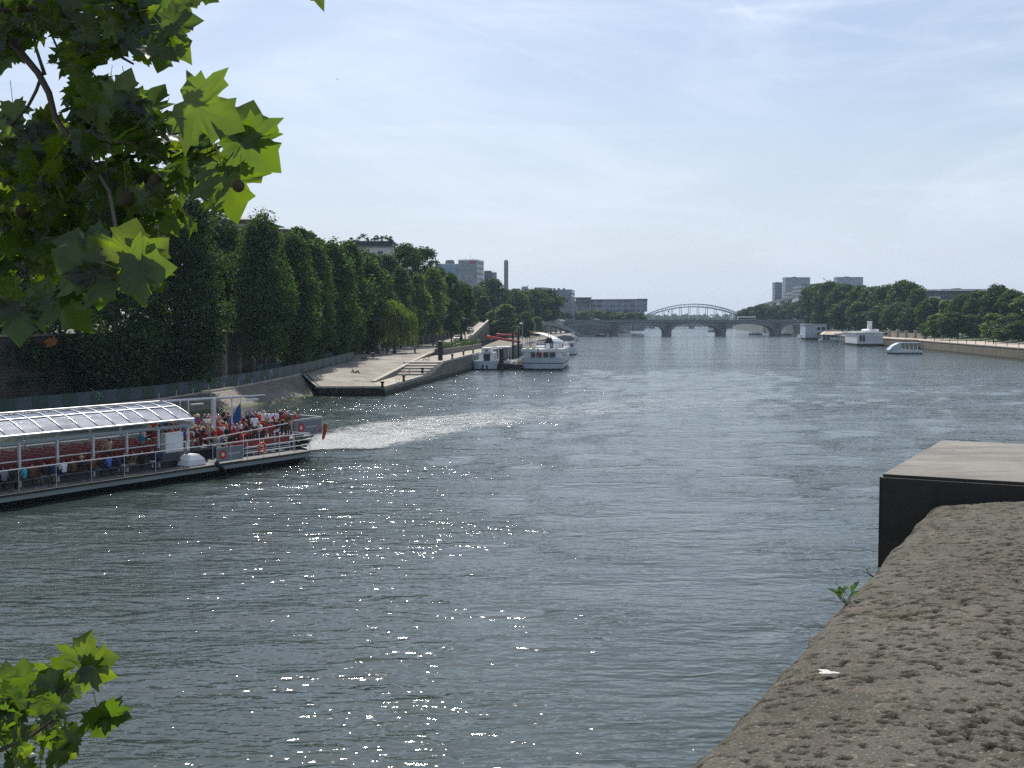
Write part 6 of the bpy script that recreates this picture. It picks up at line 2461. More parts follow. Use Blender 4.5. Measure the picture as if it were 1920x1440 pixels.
b = boat('work_boat', 'small white work boat tied beside the quay with dark doorway', 908.5, 220)
mb = MB()
mb.loft([hull_ring(15, 4.9, -.4, .88, 4), hull_ring(15, 4.9, .22, .95, 4)], cap=False)
mb.build('lower_hull', M['hull_dark'], b)
mb = MB()
mb.loft([hull_ring(15, 4.9, .22, .955, 4), hull_ring(15, 4.9, 1.75, 1.0, 4), hull_ring(15, 4.9, 1.75, .94, 4), hull_ring(15, 4.9, 1.2, .94, 4)])
mb.build('hull', M['boat_pale'], b)
mb = MB()
mb.box(2.6, 6.5, -1.7, 1.5, 1.2, 3.4)
mb.box(2.2, 7.0, -.9, .9, 3.4, 4.3)
mb.build('cabin', M['boat_white'], b, bevel=.05)
mb = MB()
mb.box(2.5, 2.62, -.75, .5, 1.5, 3.1)
mb.build('doorway', M['glass_dark'], b)
mb = MB()
mb.box(2.12, 2.2, -.3, .1, 3.55, 4.0)
mb.build('window', M['glass_dark'], b)
mb = MB()
for y in (-.5, .35):
    mb.loft([[(-.18, y - .14, .1), (-.02, y - .14, .1), (-.02, y + .14, .1), (-.18, y + .14, .1)], [(-.22, y - .14, .95), (-.06, y - .14, .95), (-.06, y + .14, .95), (-.22, y + .14, .95)]])
mb.build('fender', M['black_paint'], b)
mb = MB()
mb.tube([(-.1, 2.2, 1.75), (-.1, 2.2, 3.0), (3, 2.2, 3.0)], .04, 5)
mb.tube([(-.1, -2.2, 1.75), (-.1, -2.2, 2.6), (3, -2.2, 2.6)], .04, 5)
mb.build('railing', M['rail'], b)
mb = MB()
mb.box(3, 8, -4.6, -1.7, 4.35, 4.5)
for y in (-4.4, -1.9):
    mb.tube([(3.2, y, 1.2), (3.2, y, 4.35)], .05, 5)
    mb.tube([(7.8, y, 1.2), (7.8, y, 4.35)], .05, 5)
mb.build('canopy', M['white_cloth'], b)

b = boat('pontoon', 'low black pontoon between the work boat and white ship', 954, 220.5, cat='pontoon')
mb = MB()
mb.box(0, 26, -2.5, 2.4, -.4, 1.05)
mb.build('float', M['hull_dark'], b, bevel=.06)
mb = MB()
mb.box(.1, 25.9, -2.4, 2.3, 1.06, 1.12)
mb.build('decking', M['deck'], b)
pb_ = tuple(b.location)
mq = b.matrix_basis.copy()
p_ = thing('mooring_pile', 'thick black mooring pile standing in front of the pontoon', 'pile', tuple(gp(940, 603 + 2100 * 9.5 / 218.5)), 0)
mb = MB()
mb.lathe([(.44, -.8), (.44, 4.1), (.40, 4.25), (.2, 4.3)], (0, 0, 0), 14)
mb.build('shaft', M['black_paint'], p_, smooth=False)
mb = MB()
mb.lathe([(.47, 2.0), (.47, 2.3)], (0, 0, 0), 14)
mb.build('collar', M['hull_dark'], p_)
for i, (x, y, s, lab) in enumerate([(1.4, 1.3, 1.0, 'white bag at the left of the heap on the black pontoon'), (1.2, .3, 1.3, 'biggest white bag of the heap on the black pontoon'), (1.6, -.9, .9, 'white bag at the right of the heap on the pontoon'), (2.2, -1.8, 1.4, 'pale bundle standing against the white ship on the pontoon')]):
    o_ = thing('cargo_bag', lab, 'bag', tuple(mq @ Vector((x, y, 1.12))), QD + i)
    mb = MB()
    mb.lathe([(.30 * s, 0), (.42 * s, .15 * s), (.40 * s, .45 * s), (.24 * s, .66 * s), (.07 * s, .74 * s), (.12 * s, .82 * s)], (0, 0, 0), 9)
    mb.build('sack', M['white_cloth'] if i < 3 else M['cream'], o_, smooth=True)
bk = thing('bicycle', 'dark bicycle leaning at the pontoon edge beside the white bags', 'bicycle', tuple(mq @ Vector((1.0, 1.9, 1.12))), QD + 1.5)
for x in (-.52, .52):
    mb = MB()
    mb.torus((x, 0, .34), .33, .03, 'y', 18, 5)
    for k in range(6):
        mb.tube([(x, 0, .34), (x + .32 * math.cos(k * PI / 3), 0, .34 + .32 * math.sin(k * PI / 3))], .006, 3)
    mb.build('wheel', M['black_paint'], bk)
mb = MB()
for p, q in (((-.52, .34), (-.15, .85)), ((-.52, .34), (-.05, .30)), ((-.05, .30), (-.15, .9)), ((-.05, .30), (.38, .82)), ((-.15, .82), (.38, .85)), ((.38, .92), (.52, .34))):
    mb.tube([(p[0], 0, p[1]), (q[0], 0, q[1])], .02, 5)
mb.build('frame', M['red_boom'], bk)
mb = MB()
mb.tube([(.36, -.25, 1.0), (.38, 0, .94), (.36, .25, 1.0)], .018, 5)
mb.build('handlebar', M['black_paint'], bk)
mb = MB()
mb.box(-.28, -.02, -.07, .07, .9, .96)
mb.build('saddle', M['black_paint'], bk, bevel=.02)

# red booms carried on a dark column
for nm, p0, p1, Ya, r, cpx, lab in (('loading_boom', (915.5, 631.5), (975, 641.5), 236, .27, 972, 'near red boom slanting over the work boat on a dark column'), ('loading_boom', (933, 627), (966, 629.5), 262, .27, 962, 'farther red boom held level behind the slanting one')):
    a_, c_ = at(*p0, Ya - 4), at(*p1, Ya + 4)
    base = at(cpx, 660, Ya + 2)
    o_ = thing(nm, lab, 'boom', (base.x, base.y, 1.1))
    org = (base.x, base.y, 1.1)
    mb = MB()
    mb.tube([a_, c_], [r, r * .9], 8)
    mb.build('arm', M['red_boom'], o_, org)
    mb = MB()
    mb.tube([a_ + Vector((.2, 0, -.05)), a_ + Vector((-.25, 0, .03))], r * 1.15, 8)
    mb.build('end_cap', M['red_boom'], o_, org)
    mb = MB()
    mb.tube([(base.x, base.y, -.8), (base.x, base.y, 8.3 if r > .2 and Ya < 250 else 7.2)], .22, 8)
    mb.build('column', M['black_paint'], o_, org)
    mb = MB()
    mb.tube([(base.x, base.y, 8.0 if Ya < 250 else 7.1), lerp(a_, c_, .55)], .03, 4)
    mb.build('stay', M['steel'], o_, org)
for px, py0, Ya, lab in ((969.5, 610, 228, 'thin mast with a short cross yard beside the red boom'), (979.5, 607, 246, 'plain thin mast with a lamp top right of the yard mast')):
    tp = at(px, py0, Ya)
    o_ = thing('mast', lab, 'mast', (tp.x, Ya, 1.0))
    mb = MB()
    mb.tube([(tp.x, Ya, -.5), tp], [.07, .05], 6)
    mb.build('pole', M['steel'], o_, (tp.x, Ya, 1.0))
    mb = MB()
    if px < 975:
        mb.tube([(tp.x - .8, Ya, tp.z - .2), (tp.x + .7, Ya, tp.z - .2)], .04, 5)
        mb.build('yard', M['steel'], o_, (tp.x, Ya, 1.0))
    else:
        mb.lathe([(.1, -.1), (.35, 0), (.3, .15), (.05, .25)], (tp.x - .3, Ya, tp.z), 8)
        mb.build('lamp', M['white_cloth'], o_, (tp.x, Ya, 1.0))
b = thing('awning', 'small flat red awning behind the white ship awning', 'awning', tuple(at(1003, 640, 300)))
org = tuple(b.location)
a_, c_ = at(993, 620.5, 300), at(1013, 624, 300)
mb = MB()
mb.box(a_.x, c_.x, 299, 303, c_.z + .1, c_.z + .4)
mb.build('cloth', M['red_cloth'], b, org)
mb = MB()
for x in (a_.x + .1, c_.x - .1):
    mb.tube([(x, 301, 3.3), (x, 301, c_.z + .1)], .05, 5)
mb.build('pole', M['steel'], b, org)

b = boat('restaurant_boat', 'grey and white boat with dark rounded canopy behind the ship', 1059, 322)
mb = MB()
mb.loft([hull_ring(26, 6.2, -.4, .85), hull_ring(26, 6.2, .2, .92)], cap=False)
mb.build('lower_hull', M['hull_dark'], b)
mb = MB()
mb.loft([hull_ring(26, 6.2, .2, .925), hull_ring(26, 6.2, 1.7, 1.0), hull_ring(26, 6.2, 2.0, 1.0)])
mb.build('hull', M['boat_white'], b)
mb = MB()
n = 10
prof_ = [(3.0 * math.cos(PI - k * PI / n), 3.6 + 2.0 * math.sin(k * PI / n) ** .7) for k in range(n + 1)]
mb.grid([[(x, -y, z) for y, z in prof_] for x in (1.0, 8, 16, 22)])
mb.build('canopy', M['black_paint'], b, smooth=True, recalc=False)
mb = MB()
for x in (1.0, 22):
    mb.tube([(x, -y, z + .03) for y, z in prof_], .09, 5)
mb.build('canopy_edge', M['rail'], b)
mb = MB()
mb.box(2, 22, -2.6, 2.6, 2.0, 3.2)
mb.build('cabin_wall', M['boat_white'], b)
for k in range(4):
    mb = MB()
    mb.box(1.94, 2.02, -2.3 + k * 1.2, -1.4 + k * 1.2, 2.3, 3.1)
    mb.build('window', M['glass_dark'], b)
mb = MB()
for y in (-2.9, -1.5, 0, 1.5, 2.9):
    mb.tube([(.9, y, 2), (.9, y, 3.9)], .05, 4)
mb.tube([(.9, -2.9, 2.9), (.9, 2.9, 2.9)], .04, 4)
mb.build('railing', M['rail'], b)

# ------------------------------------------------------------------ boats of the right bank
RD = math.atan2(.994, .11)
b = boat('houseboat', 'large white houseboat with white funnel moored on the right bank', 1632, 433, rot=RD)
mb = MB()
mb.loft([hull_ring(32, 10.4, -.4, .9, 6), hull_ring(32, 10.4, .9, 1.0, 6)], cap=True)
mb.build('hull', M['hull_dark'], b)
mb = MB()
mb.box(.8, 26, -4.9, 4.9, .9, 5.0)
mb.build('cabin_wall', M['boat_white'], b, bevel=.06)
mb = MB()
mb.box(.4, 26.4, -5.3, 5.3, 5.0, 5.35)
mb.build('roof', M['boat_white'], b)
for y0 in (3.6, 2.4):
    mb = MB()
    mb.box(.72, .82, y0 - .5, y0 + .4, 1.8, 4.2)
    mb.build('window', M['glass_dark'], b)
for k in range(5):
    mb = MB()
    mb.box(.72, .82, 1.0 - k * 1.2 - .45, 1.0 - k * 1.2 + .45, 3.1, 4.1)
    mb.build('window', M['boat_pale'], b)
mb = MB()
mb.box(.7, .8, -4.8, 1.8, 2.5, 2.7)
mb.build('hull_stripe', M['boat_pale'], b)
mb = MB()
mb.lathe([(3.4, 5.35), (3.4, 6.2), (3.0, 6.5), (.5, 6.6)], (7, -1.2, 0), 18)
mb.build('deck_house', M['boat_white'], b)
mb = MB()
mb.lathe([(.95, 6.5), (.85, 9.3), (1.05, 9.4), (1.05, 9.7)], (7, -1.0, 0), 10)
mb.build('funnel', M['boat_white'], b)

b = thing('river_shuttle', 'small white glass sided shuttle boat passing the right hand quay', 'boat', (at(1694.5, 603, 332).x, 332, 0), PI)
mb = MB()
L_ = 10.4
hs = lambda z, k: [(L_ / 2 * kx * (k if kx > 0 else 1), wy * 1.6, z) for kx, wy in ((-1, -.9), (.3, -1), (.75, -.7), (1, 0), (.75, .7), (.3, 1), (-1, .9))]
mb.loft([hs(-.3, .88), hs(.35, .95)], cap=False)
mb.build('lower_hull', M['hull_dark'], b)
mb = MB()
mb.loft([hs(.35, .955), hs(1.15, 1.0), hs(1.15, .96), hs(1.0, .96)])
mb.build('hull', M['boat_white'], b)
mb = MB()
mb.loft([[(x, y, z) for x, z in ((1.2, 1.15), (4.6, 1.15), (3.4, 2.4), (1.8, 3.2), (1.2, 3.2))] for y in (-1.45, 1.45)])
mb.build('wheelhouse', M['boat_pale'], b)
mb = MB()
mb.box(-4.9, 1.25, -1.5, 1.5, 3.2, 3.32)
mb.build('roof', M['boat_pale'], b)
mb = MB()
for k in range(6):
    for y in (-1.5, 1.5):
        mb.box(-4.8 + k * 1.2 - .05, -4.8 + k * 1.2 + .05, y - .04, y + .04, 1.1, 3.2)
mb.build('post', M['boat_white'], b)
mb = MB()
for y in (-1.46, 1.46):
    mb.box(-4.75, 1.2, y - .01, y + .01, 1.9, 3.15)
mb.build('glazing', M['glazing'], b)

b = boat('houseboat', 'tall plain white boxy houseboat near the bridge on the right', 1531, 587, rot=RD)
mb = MB()
mb.loft([hull_ring(26, 12, -.4, .9, 4), hull_ring(26, 12, 1.0, 1.0, 4)])
mb.build('hull', M['hull_dark'], b)
mb = MB()
mb.box(1, 20, -5.4, 5.6, 1.0, 8.0)
mb.build('cabin_wall', M['boat_pale'], b)
mb = MB()
mb.box(.7, 20.3, -5.7, 5.9, 8.0, 8.3)
mb.build('roof', M['pale_metal'], b)
for y in (-3.6, -1.2):
    for z in (2.2, 5.0):
        mb = MB()
        mb.box(.9, 1.02, y - .8, y + .8, z, z + 1.6)
        mb.build('window', M['glass_dark'], b)
b = boat('cafe_barge', 'low cafe barge with beige tent roof beside boxy houseboat', 1562, 520, rot=RD)
mb = MB()
mb.loft([hull_ring(20, 10, -.4, .9, 4), hull_ring(20, 10, 1.1, 1.0, 4)])
mb.build('hull', M['hull_grey'], b)
mb = MB()
mb.loft([[(1, 4.9, 3.6), (1, -.6, 3.6), (7, -.6, 3.6), (7, 4.9, 3.6)], [(3, 3.2, 4.9), (3, 1.2, 4.9), (5, 1.2, 4.9), (5, 3.2, 4.9)]])
mb.build('tent_roof', M['cream'], b)
mb = MB()
mb.box(2, 16, -4.6, -.7, 3.8, 4.05)
mb.build('roof', M['boat_white'], b)
mb = MB()
for y in (-4.4, -2.4, -.8, 1.2, 2.8, 4.6):
    mb.box(1.9, 2.1, y - .1, y + .1, 1.1, 3.8)
mb.build('post', M['boat_white'], b)
mb = MB()
mb.box(3.5, 14, -4.2, 4.2, 1.1, 3.2)
mb.build('cabin_wall', M['glass_dark'], b)
mb = MB()
mb.tube([(1.2, -4.8, 2.0), (1.2, 4.8, 2.0)], .06, 4)
mb.box(1.1, 1.3, -4.6, 1.0, 1.1, 1.9)
mb.build('railing', M['boat_white'], b)
b = thing('gangway', 'grey railed gangway with tall gate frames beside the white houseboat', 'gangway', (at(1592, 603, 470).x, 470, 1))
org = tuple(b.location)
mb = MB()
mb.box(org[0] - 4, org[0] + 4, 468, 471, 1.6, 1.9)
mb.box(org[0] - 4, org[0] + 4, 468, 471, -.4, .5)
mb.build('walkway', M['hull_grey'], b, org)
for k in range(7):
    mb = MB()
    x = org[0] - 3.8 + k * 1.25
    mb.box(x - .12, x + .12, 468, 468.3, -.4, (4.4, 6.2, 6.8, 5.2, 4.2, 5.8, 4.6)[k])
    mb.build('gate_post', M['hull_grey'], b, org)
mb = MB()
for z in (2.6, 3.4):
    mb.box(org[0] - 4, org[0] + 4, 467.9, 468, z, z + .15)
mb.build('railing', M['hull_grey'], b, org)
# a few small craft under and beyond the bridge
for nm, px, Y, L_, wdt, lab, mt in (('barge', 1424, 790, 20, 5, 'dark flat barge under the fourth bridge arch', 'hull_dark'), ('barge', 1478, 770, 20, 6, 'dark barge with a white cabin under the last bridge arch', 'hull_dark'), ('barge', 1176, 900, 26, 6, 'white cabined barge moored beyond the left arch', 'hull_grey'), ('rowing_boat', 1136, 712, 7, 2.4, 'small dark boat left of the leftmost bridge pier', 'hull_dark'), ('barge', 1338, 1040, 14, 5, 'small dark barge far beyond the middle arches', 'hull_dark'), ('motor_boat', 1505, 600, 9, 3, 'small pale motor boat left of the boxy houseboat', 'boat_white')):
    b = boat(nm, lab, px, Y, rot=RD + (1.2 if nm == 'rowing_boat' else .25))
    mb = MB()
    mb.loft([hull_ring(L_, wdt, -.3, .85, L_ * .2, .2), hull_ring(L_, wdt, 1.1, 1.0, L_ * .2, .2), hull_ring(L_, wdt, 1.1, .9, L_ * .2, .2), hull_ring(L_, wdt, .8, .9, L_ * .2, .2)])
    mb.build('hull', M[mt], b)
    mb = MB()
    ch = 2.4 if nm != 'rowing_boat' else 1.5
    mb.box(L_ * .2, L_ * .55, -wdt * .32, wdt * .32, .9, ch)
    mb.box(L_ * .18, L_ * .57, -wdt * .36, wdt * .36, ch, ch + .15)
    mb.build('cabin', M['boat_white'], b)
# ------------------------------------------------------------------ people
def figure(name, J, bones, lab, root=0):
    """one continuous skinned body; J joint -> (co, radius); lab: material slot per bone"""
    names = list(J)
    me = bpy.data.meshes.new(name + '_frame')
    me.from_pydata([J[n][0] for n in names], [(names.index(a), names.index(b)) for a, b in bones], [])
    o = bpy.data.objects.new(name + '_frame', me)
    COL.objects.link(o)
    md = o.modifiers.new('skin', 'SKIN')
    md.use_smooth_shade = True
    for i, n in enumerate(names):
        r = J[n][1]
        d_ = me.skin_vertices[0].data[i]
        d_.radius = r if isinstance(r, tuple) else (r, r)
        d_.use_root = (i == root)
    sb = o.modifiers.new('sub', 'SUBSURF')
    sb.levels = sb.render_levels = 1
    dg = bpy.context.evaluated_depsgraph_get()
    out_ = bpy.data.meshes.new_from_object(o.evaluated_get(dg))
    out_.name = name
    out_.materials.clear()
    for k in range(5):
        out_.materials.append(M['white_cloth'])
    bpy.data.objects.remove(o)
    P = [(Vector(J[a][0]), Vector(J[b][0]), lab[(a, b)]) for a, b in bones]
    hd = Vector(J['head'][0])
    ft = Vector(J['nose'][0]) - hd
    for p in out_.polygons:
        c = p.center
        best, bd = 0, 1e9
        for a, b, l in P:
            ab = b - a
            q = max(0, min(1, (c - a).dot(ab) / ab.length_squared))
            dd = (c - a - ab * q).length
            if dd < bd:
                best, bd = l, dd
        if best == 9:
            v = c - hd
            best = 3 if (v.z > .035 or v.dot(ft.normalized()) < -.015) and v.z > -.06 else 0
        p.material_index = best
    return out_


BONES = [('pelvis', 'spine'), ('spine', 'chest'), ('chest', 'neck'), ('neck', 'jaw'), ('jaw', 'head'), ('head', 'top'), ('head', 'nose'), ('chest', 'shl'), ('shl', 'ell'), ('ell', 'wrl'), ('wrl', 'hal'), ('chest', 'shr'), ('shr', 'elr'), ('elr', 'wrr'), ('wrr', 'har'),
         ('pelvis', 'hil'), ('hil', 'knl'), ('knl', 'anl'), ('anl', 'tol'), ('pelvis', 'hir'), ('hir', 'knr'), ('knr', 'anr'), ('anr', 'tor')]
LAB = {}
for a, b in BONES:
    LAB[(a, b)] = {'pelvis': 2, 'spine': 1, 'chest': 1, 'neck': 0, 'jaw': 9, 'head': 9}.get(a, 1 if a in ('shl', 'shr') else 0 if a in ('ell', 'elr', 'wrl', 'wrr') else 4 if a in ('anl', 'anr') else 2)
LAB[('pelvis', 'spine')] = 1
LAB[('head', 'top')] = 9


def joints(pelvis, spine, chest, neck, head, sh, el, wr, ha, hi, kn, an, to, look=(0, .1, 0)):
    V_ = Vector
    h = V_(head)
    J = {'pelvis': (pelvis, (.15, .115)), 'spine': (spine, (.135, .105)), 'chest': (chest, (.165, .115)), 'neck': (neck, .052),
         'jaw': (tuple(V_(neck).lerp(h, .55)), .066), 'head': (head, (.082, .095)), 'top': (tuple(h + (h - V_(neck)).normalized() * .085), .062), 'nose': (tuple(h + V_(look) * 1.02 - V_((0, 0, .025))), .018)}
    for s, k in ((-1, 'l'), (1, 'r')):
        g = lambda p, q=s: (p[0] * q, p[1], p[2])
        for nm, p, r in (('sh', sh, .062), ('el', el, .045), ('wr', wr, .030), ('ha', ha, (.040, .022)), ('hi', hi, .092), ('kn', kn, .062), ('an', an, .042), ('to', to, (.042, .032))):
            J[nm + k] = (g(p), r)
    return J


STAND = figure('body', joints((0, 0, .95), (0, .01, 1.13), (0, 0, 1.33), (0, -.005, 1.49), (0, .015, 1.615), (.18, 0, 1.41), (.235, -.03, 1.13), (.225, .06, .89), (.215, .10, .80), (.09, 0, .90), (.10, .02, .50), (.105, -.02, .09), (.12, .13, .045)), BONES, LAB)
SIT = figure('body', joints((0, 0, .55), (0, -.04, .73), (0, -.03, .93), (0, -.01, 1.09), (0, .02, 1.215), (.18, -.02, 1.01), (.235, .05, .75), (.15, .26, .62), (.11, .33, .61), (.09, .03, .53), (.12, .44, .50), (.12, .44, .10), (.13, .58, .045)), BONES, LAB)
LEAN = figure('body', joints((0, 0, .95), (0, .05, 1.12), (0, .14, 1.30), (0, .19, 1.45), (0, .25, 1.56), (.18, .15, 1.37), (.25, .25, 1.12), (.17, .46, 1.05), (.14, .54, 1.04), (.09, 0, .90), (.11, -.02, .50), (.12, -.08, .09), (.13, .07, .045)), BONES, LAB)
RECL = figure('body', joints((0, 0, .13), (0, -.17, .22), (0, -.34, .36), (0, -.42, .50), (0, -.43, .63), (.18, -.36, .42), (.24, -.52, .20), (.22, -.40, .06), (.2, -.32, .04), (.09, .05, .14), (.11, .42, .46), (.11, .62, .10), (.12, .75, .06)), BONES, LAB)
WALK = figure('body', joints((0, 0, .94), (0, .02, 1.12), (0, .02, 1.32), (0, .03, 1.48), (0, .05, 1.605), (.18, .02, 1.40), (.23, .04, 1.12), (.21, .20, .93), (.20, .26, .86), (.09, 0, .89), (.10, .10, .50), (.10, .02, .10), (.11, .15, .05)), BONES, LAB)

CLO = {n: pm(n + ' cloth', c, .85, .10, 4) for n, c in dict(red=(.42, .03, .03), white=(.74, .74, .74), black=(.015, .015, .017), navy=(.02, .03, .09), grey=(.20, .20, .21), beige=(.46, .37, .25), green=(.06, .16, .06), pink=(.60, .25, .30), orange=(.60, .17, .03), turquoise=(.04, .36, .48), blue=(.07, .16, .48), brown=(.12, .06, .03), yellow=(.62, .46, .08), purple=(.17, .05, .20)).items()}
SKIN = [pm('skin', c, .55, .05, 3) for c in ((.52, .31, .21), (.44, .25, .16), (.26, .135, .08), (.13, .065, .04))]
HAIR = {n: pm(n + ' hair', c, .6, .15, 12) for n, c in {'dark': (.018, .013, .010), 'brown': (.07, .04, .02), 'blond': (.40, .28, .12), 'grey': (.33, .32, .31)}.items()}
HATS = {'white cap': CLO['white'], 'straw hat': CLO['beige'], 'red cap': CLO['red'], 'blue cap': CLO['blue']}
NPE = 0


def person(mesh, loc, face, shirt, legs, head, label, group=None, skin=None, s=1.0):
    """face: heading in degrees, 0 = +Y"""
    global NPE
    NPE += 1
    o = bpy.data.objects.new('person', mesh)
    COL.objects.link(o)
    o.location = loc
    o.rotation_euler = (0, 0, R(face))
    o.scale = (s, s, s)
    hd = HAIR[head.replace(' hair', '')] if head.endswith('hair') else HATS[head]
    sk = SKIN[skin if skin is not None else (NPE * 7 + NPE // 3) % 4 if NPE % 3 else 0]
    for i, mt in enumerate((sk, CLO[shirt], CLO[legs], hd, CLO['black'])):
        o.material_slots[i].link = 'OBJECT'
        o.material_slots[i].material = mt
    tag(o, label, 'person', group)
    if head == 'straw hat':
        mb = MB()
        hz = {STAND: (0.015, 1.66), SIT: (.02, 1.26), LEAN: (.25, 1.61), WALK: (.05, 1.65), RECL: (-.43, .68)}[mesh]
        mb.lathe([(.17, 0), (.18, .015), (.095, .025), (.085, .10), (.03, .12)], (0, hz[0], hz[1]), 12)
        mb.build('hat', CLO['beige'], o, smooth=False)
    return o


rp_ = random.Random(21)
SHIRTS = ['red', 'white', 'black', 'black', 'red', 'navy', 'pink', 'white', 'red', 'grey', 'blue', 'beige', 'red', 'black', 'white', 'red', 'brown', 'grey', 'navy', 'black', 'white', 'red']
HEADS = ['dark hair', 'brown hair', 'white cap', 'blond hair', 'straw hat', 'red cap', 'grey hair', 'blue cap']
LEGS = ['black', 'navy', 'beige', 'grey', 'white', 'brown', 'red']
bface = math.degrees(BANG) - 90
used = set()


def pick(place):
    while True:
        k = (rp_.choice(SHIRTS), rp_.choice(HEADS), rp_.choice(LEGS))
        if (k, place) not in used:
            used.add((k, place))
            return k


# crowd on the open aft deck
spots = []
a = -2.0
while a < 8.2:
    b = 2.75 if a > .5 else 2.9
    while b < 8.3:
        if rp_.random() < (.95 if b < 6.5 else .86):
            spots.append((a + rp_.uniform(-.15, .15), b + rp_.uniform(-.12, .12)))
        b += .56
    a += .82
ctr = 0
for a, b in spots:
    up = (b > 4.0 and rp_.random() < .62) or a < -.3 or rp_.random() < .15
    if abs(b - 4.45) < .25 and min(abs(a - q) for q in (4.95, 3.3, 7.8, 7.1, 2.35)) < .4:
        continue
    zone = 'by the stern rail' if a < -.2 else ('in the stern rows' if a < 2.4 else ('amid the open deck' if a < 5.2 else 'near the glazed roof end'))
    pl_ = ('standing ' if up else 'seated ') + zone
    sh, hd, lg = pick(pl_)
    lab = 'passenger with %s in %s top and %s trousers %s' % (hd, sh, lg, pl_)
    if up:
        person(rp_.choice([STAND, STAND, WALK, LEAN]), tuple(bw(a, b, 1.5)), bface + rp_.uniform(-70, 70) + (180 if rp_.random() < .35 else 0), sh, lg, hd, lab, 'passengers on the open aft deck', s=rp_.uniform(.92, 1.05))
    else:
        person(SIT, tuple(bw(a + .12, b, 1.44)), bface + rp_.uniform(-25, 25), sh, lg, hd, lab, 'passengers on the open aft deck', s=rp_.uniform(.92, 1.05))
person(STAND, tuple(bw(.2, 3.3, 1.5)), bface + 160, 'white', 'blue' if False else 'navy', 'dark hair', 'tall man in clean white shirt standing apart left of the stern sign', 'passengers on the open aft deck', s=1.12)
# row sitting on the side deck facing the water
ocol = [('navy', 'navy', 'dark hair'), ('black', 'white', 'brown hair'), ('black', 'black', 'grey hair'), ('brown', 'beige', 'dark hair'), ('black', 'white', 'blond hair'), ('navy', 'black', 'brown hair'), ('blue', 'navy', 'dark hair'), ('black', 'grey', 'dark hair'), ('brown', 'black', 'blond hair'), ('black', 'brown', 'straw hat'), ('brown', 'navy', 'brown hair'), ('white', 'navy', 'dark hair'), ('navy', 'beige', 'red cap'), ('black', 'beige', 'grey hair'), ('brown', 'brown', 'dark hair'), ('turquoise', 'black', 'brown hair'), ('black', 'navy', 'brown hair'), ('grey', 'black', 'blue cap'), ('purple', 'navy', 'dark hair'), ('pink', 'black', 'brown hair')]
for i, (sh, lg, hd) in enumerate(ocol):
    a = 12.2 + i * .60 + rp_.uniform(-.12, .12)
    side = bface - 90
    person(SIT, tuple(bw(a, 1.36, .72)), side + rp_.uniform(-25, 25), sh, lg, hd, 'side deck passenger with %s, %s top and %s trousers behind the long guard rail' % (hd, sh, lg), 'passengers on the side bench', s=rp_.uniform(.93, 1.03))
for a, b, mesh, sh, lg, hd, lab in ((15.2, 2.1, LEAN, 'beige', 'brown', 'grey hair', 'bent passenger in beige top among the red seats under the roof'), (11.8, 3.4, STAND, 'turquoise', 'red', 'brown hair', 'passenger in turquoise standing at the rear of the glazed saloon'), (11.2, 4.6, SIT, 'red', 'black', 'dark hair', 'passenger in red seated at the rear of the glazed saloon'), (9.4, 3.0, STAND, 'black', 'navy', 'dark hair', 'crew member in black standing at the end of the glazed roof'), (12.6, 5.2, SIT, 'white', 'grey', 'grey hair', 'passenger in white seated deep inside the glazed saloon'),
                                    (7.6, 1.2, LEAN, 'grey', 'beige', 'brown hair', 'passenger in grey leaning over the near sign panel')):
    person(mesh, tuple(bw(a, b, 1.15 if a > 9 else .77)), bface + (-90 if a < 9 else rp_.uniform(-40, 40)), sh, lg, hd, lab)

# people on the quay
qp = [(RECL, gp(666, 701, 2.35), -112, 'navy', 'black', 'dark hair', 'sunbather in dark clothes propped up on elbows on the sloping plaza'), (RECL, gp(682, 675, 3.05), -118, 'black', 'black', 'dark hair', 'person lying back at the edge of the plaza beside the fence end'),
      (WALK, gp(693, 660.5, 3.35), 160, 'white', 'black', 'white cap', 'walker in white top at the foot of the stone stairs'), (RECL, gp(763, 700, 1.62), 70, 'pink', 'beige', 'brown hair', 'person in pink lying on the lowest stone step'),
      (RECL, gp(800, 676.5, 2.86), 80, 'white', 'beige', 'blond hair', 'person in white lying on the top stone step'), (SIT, gp(813, 669, 2.6), 150, 'white', 'navy', 'dark hair', 'person in white sitting against the sloping wall near the pile'), (SIT, gp(818, 668, 2.62), 190, 'grey', 'black', 'dark hair', 'person in grey sitting beside the one in white near the pile'),
      (WALK, gp(852, 641, 3.72), 170, 'red', 'navy', 'dark hair', 'pedestrian in red walking down the left side of the ramp'), (WALK, gp(854.5, 640.5, 3.75), 170, 'black', 'grey', 'brown hair', 'pedestrian in black walking down the left side of the ramp')]
for mesh, p, f_, sh, lg, hd, lab in qp:
    person(mesh, tuple(p), f_, sh, lg, hd, lab)
